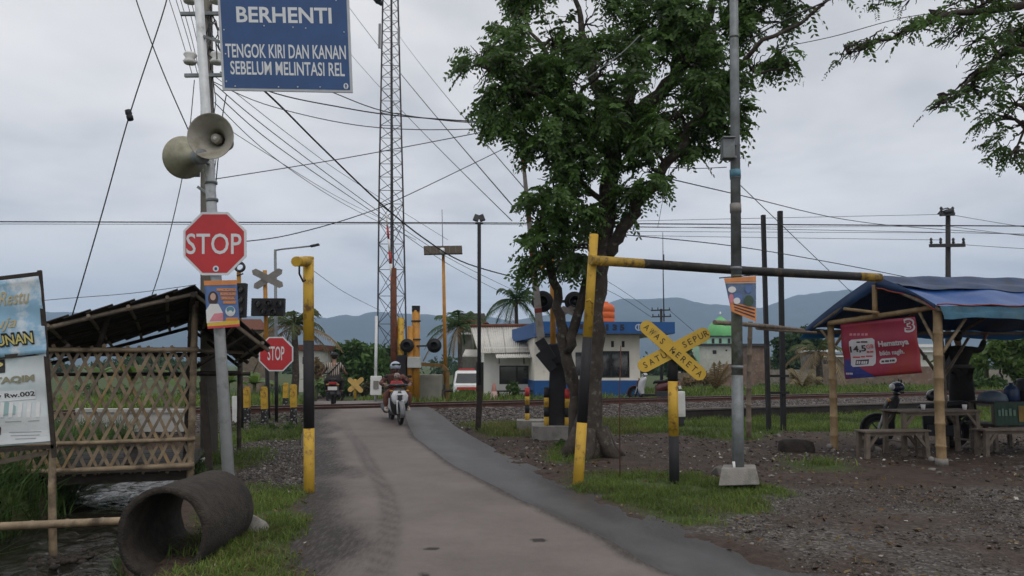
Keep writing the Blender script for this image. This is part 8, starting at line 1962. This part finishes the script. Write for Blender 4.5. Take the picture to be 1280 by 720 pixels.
# person on the bench reaching to the tarpaulin
bp = at(1204, 520, 15.2); fz = .47; zc_ = lambda z: fz + z
Jp = dict(pelvis=(0, 0, zc_(.92)), chest=(0, .03, zc_(1.24)), neck=(0, .03, zc_(1.43)), head=(-.02, .05, zc_(1.57)), toe=Vector((0, .12, -.02)), sh_l=(-.19, .03, zc_(1.36)), el_l=(-.28, .16, zc_(1.13)), wr_l=(-.2, .34, zc_(1.28)), sh_r=(.19, .03, zc_(1.36)), el_r=(.42, .12, zc_(1.34)), wr_r=(.54, .18, zc_(1.57)), hip_l=(-.1, 0, zc_(.88)), kn_l=(-.11, .03, zc_(.48)), an_l=(-.12, 0, zc_(.07)), hip_r=(.1, 0, zc_(.88)), kn_r=(.11, .03, zc_(.48)), an_r=(.12, 0, zc_(.07)))
DARKC = mat('cloth_black', (.012, .011, .011), .9, .3, 9)
pp, j4 = person('person in long black clothes standing on a bench reaching up to the tarpaulin', (bp.x, 15.2, 0), R(-8), Jp, 1.0, DARKC, DARKC, hair=HAIR, sleeves='long')
m = LMB(); m.loft([se_ring((0, .0, z), rx, ry, (1, 0, 0), (0, 1, 0), 20, 2.2) for z, rx, ry in ((zc_(.16), .235, .18), (zc_(.4), .225, .17), (zc_(.7), .215, .16), (zc_(.95), .19, .145), (zc_(1.05), .185, .14))]); m.build('skirt', DARKC, pp)
m = LMB(); m.loft([se_ring((0, .0, z), rx, ry, (1, 0, 0), (0, 1, 0), 20, 2.2) for z, rx, ry in ((zc_(1.0), .198, .152), (zc_(1.07), .196, .15))]); m.build('sash', mat('cloth_grey', (.07, .065, .06), .85), pp)
# ------------------------------------------------------------------ overhead wires
WIRE = mat('cable_black', (.02, .02, .022), .6, .2, 5); WIRE_G = mat('cable_grey', (.07, .07, .075), .6, .2, 5)
def wire(lab, pts, r, m_=WIRE, group=None, sag=0.0, n=14, nm='cable'):
    "pts: (px, py, Y) control points joined by a smooth line"
    P = [at(*p) for p in pts]; out = []
    if len(P) == 2:
        for i in range(n + 1): t = i / n; q = P[0].lerp(P[1], t); out.append(q - Vector((0, 0, sag * 4 * t * (1 - t))))
    else:
        for i in range(len(P) - 1):
            p0, p1, p2, p3 = P[max(i - 1, 0)], P[i], P[i + 1], P[min(i + 2, len(P) - 1)]
            for k in range(6):
                t = k / 6; out.append(.5 * ((2 * p1) + (p2 - p0) * t + (2 * p0 - 5 * p1 + 4 * p2 - p3) * t * t + (3 * p1 - p0 - 3 * p2 + p3) * t ** 3))
        out.append(P[-1])
    mb = MB(); mb.tube(out, r, 5); o = mb.build(nm, m_, origin=out[0]); return tag(o, lab, 'cable', group)
G1 = 'long horizontal cables across the view'
wire('thick black cable strung level across the whole view at hut roof height', [(-260, 276.5, 30), (300, 278, 30), (660, 279, 30), (1500, 284, 30)], .024, group=G1)
wire('thin cable strung just below the thick level cable', [(-260, 279.5, 30.3), (300, 280.5, 30.3), (660, 281, 30.3), (1500, 297, 30.3)], .011, group=G1)
G2 = 'power lines running to the timber power pole'
for (y0, y1), w_ in zip( ((278.5, 268), (284, 283), (287.5, 291), (291, 300)), ('topmost', 'second from top', 'third from top', 'lowest')): wire(w_ + ' of four thin power lines from the shade tree to the timber pole', [(660, y0 + 1, 33.8), (900, (y0 + y1) / 2 + .6, 33.8), (1178, y1, 33.8)], .011, WIRE_G, G2)
wire('power line leaving the timber power pole top to the right picture edge', [(1186, 268, 33.8), (1290, 285, 33.8), (1400, 296, 33.8)], .012, WIRE_G, G2)
wire('power line leaving the timber power pole lower crossarm to the right', [(1205, 306, 33.8), (1300, 312, 33.8), (1400, 316, 33.8)], .012, WIRE_G, G2)
wire('power line just under the pole top running to the right picture edge', [(1187, 283, 33.8), (1290, 296, 33.8), (1400, 306, 33.8)], .012, WIRE_G, G2)
wire('dark sagging cable from the shade tree past the steel pole to the right edge', [(826, 221, 13.4), (925, 244, 16), (1060, 275, 22), (1180, 287, 28), (1420, 303, 36)], .011, WIRE)
wire('cable sloping from the shade tree trunk down behind the tarp roof', [(765, 292, 14), (920, 308, 16), (1060, 332, 18), (1160, 352, 20)], .010, WIRE)
wire('straight stay wire from the steel pole down behind the gate beam', [(926, 232, 10.3), (1036, 338, 13.5), (1075, 376, 15)], .006, WIRE_G)
wire('short level cable from the steel pole box to the shade tree', [(828, 209, 13.5), (870, 210.5, 12), (908, 209, 10.1)], .006, WIRE_G)
wire('black service cable rising from the steel pole to the upper right', [(925, 58, 10.2), (975, 28, 10.2), (1060, -10, 10.2)], .012, WIRE)
wire('second thin service cable fanning from the steel pole top', [(935, 45, 10.2), (985, 15, 10.2), (1010, -10, 10.2)], .006, WIRE)
wire('thin cable crossing to the overhanging tree in the upper right', [(960, 62, 12), (1040, 46, 12), (1130, 22, 12), (1215, 12, 11.5)], .007, WIRE_G)
wire('bare pale wire slanting through the shade tree crown', [(722, 106, 11.8), (775, 68, 11.8), (800, 44, 11.8)], .009, GALV_D)
wire('thin wires beside the shade tree limbs', [(822, 285, 16), (840, 200, 15), (870, 150, 14)], .005, WIRE_G)
# left of the poles
wire('stay wire with a black insulator sloping down left of the loudspeakers', [(213, -40, 13), (207, 5, 13), (163, 140, 13), (128, 265, 13), (88, 402, 13)], .011, WIRE)
wire('dark cable sloping from the top edge down to the loudspeakers', [(160, -40, 13.4), (172, 5, 13.4), (203, 88, 13.5), (238, 168, 13.6)], .011, WIRE)
wire('cable dropping from the lower crossarm past the olive loudspeaker', [(243, 100, 13.6), (232, 200, 13.4), (205, 320, 13.2), (186, 380, 13.2)], .008, WIRE)
m = MB(); p = at(161.5, 144, 13); m.lathe([(0, -.09), (.05, -.09), (.055, -.02), (.04, 0), (.055, .02), (.05, .09), (0, .09)], 12, Matrix.Translation(p) @ Matrix.Rotation(R(-18), 4, 'Y')); o = m.build('insulator', BLACK, origin=p); tag(o, 'black egg insulator halfway up the left stay wire', 'insulator')
for (x0, x1), w_ in zip(((206, 240), (215, 247), (222, 250), (231, 254), (238, 256)), ('outermost', 'second from outside', 'middle', 'second from the pole', 'nearest to the pole')):
    wire(w_ + ' of five thin lines rising from the lower crossarm', [(x0 - 14, -60, 13.8), (x0 + (x1 - x0) * .5, 35, 13.8), (x1, 92, 13.75)], .007, WIRE_G, 'lines rising left of the utility pole')
wire('thin cable between the banner and the hut roof ridge', [(-40, 386, 16), (60, 375, 16), (160, 367, 16), (245, 356, 14.2)], .007, WIRE_G)
# fan to the right of the poles
wire('thick black cable sloping down from the blue sign past the lattice tower', [(262, 60, 13.8), (332, 115, 15), (400, 182, 17), (470, 249, 19), (530, 298, 21), (585, 330, 23), (665, 352, 26)], .020, WIRE)
for k, (pts, r_) in enumerate((([(268, 105, 13.9), (340, 165, 16), (470, 262, 22), (560, 322, 28), (640, 362, 34)], .010), ([(268, 115, 13.9), (345, 182, 16), (470, 268, 22), (560, 330, 28), (640, 372, 34)], .010), ([(268, 128, 13.9), (340, 195, 16), (430, 255, 22), (520, 300, 28)], .008), ([(268, 150, 13.9), (330, 190, 16), (420, 245, 22), (480, 275, 28)], .007), ([(268, 95, 13.9), (370, 175, 16), (440, 225, 22), (560, 300, 28)], .007))):
    wire(('second highest', 'middle', 'second lowest', 'lowest', 'highest')[k] + ' thin cable of the fan sloping right from the utility pole', pts, r_, WIRE_G, 'fan of thin cables from the utility pole')
wire('upper telephone cable from behind the blue sign to the shade tree', [(275, 90, 13.9), (345, 117, 14), (420, 133, 14), (500, 145, 14), (640, 155, 13.8)], .012, WIRE)
wire('wavy telephone cable from under the blue sign to the shade tree', [(400, 108, 14.4), (422, 118, 14.4), (480, 139, 14.4), (560, 151, 14.2), (640, 156, 13.8)], .010, WIRE)
wire('slack telephone cable under the upper one across the tower', [(262, 100, 13.9), (330, 130, 14.4), (430, 154, 14.4), (520, 162, 14.4), (640, 160, 13.9)], .009, WIRE_G)
wire('faint cable rising right from the utility pole to the shade tree crown', [(268, 224, 13.9), (400, 203, 14.5), (500, 185, 14.5), (640, 158, 14)], .009, WIRE_G)
wire('cable rising right from the front stop sign past the tower to the crown', [(305, 302, 14), (360, 294, 15), (440, 272, 16), (505, 246, 17), (650, 176, 19)], .010, WIRE)
wire('drop wire hanging down from the blue sign corner', [(283, 118, 13.8), (278, 146, 13.8), (272, 205, 13.8), (267, 262, 13.8)], .010, WIRE)
wire('thin line sloping from the left gate post to the far signals', [(390, 337, 20), (430, 365, 24), (475, 388, 28)], .008, WIRE_G)
GG = 'guy wires of the lattice tower'
for k, (p, q) in enumerate((((437, 10, 60), (650, 268, 22)), ((437, 66, 60), (640, 276, 24)), ((497, 42, 73), (668, 250, 20)))):
    wire(('guy wire slanting right across the tower from the blue sign corner', 'lower guy wire slanting right behind the tower', 'uppermost guy wire slanting right from the tower antennas')[k], [p, q], .016 if k else .02, WIRE_G, GG, .2)
wire('wires from the distant power pole down to the right behind the mosque', [(838, 389, 88), (880, 425, 92)], .03, WIRE_G); wire('wires from the distant power pole to the left above the canopy', [(815, 389, 88), (760, 352, 80), (700, 325, 70)], .025, WIRE_G)
wire('second distant line left of the far power pole', [(815, 397, 88), (770, 368, 80), (720, 348, 70)], .025, WIRE_G)
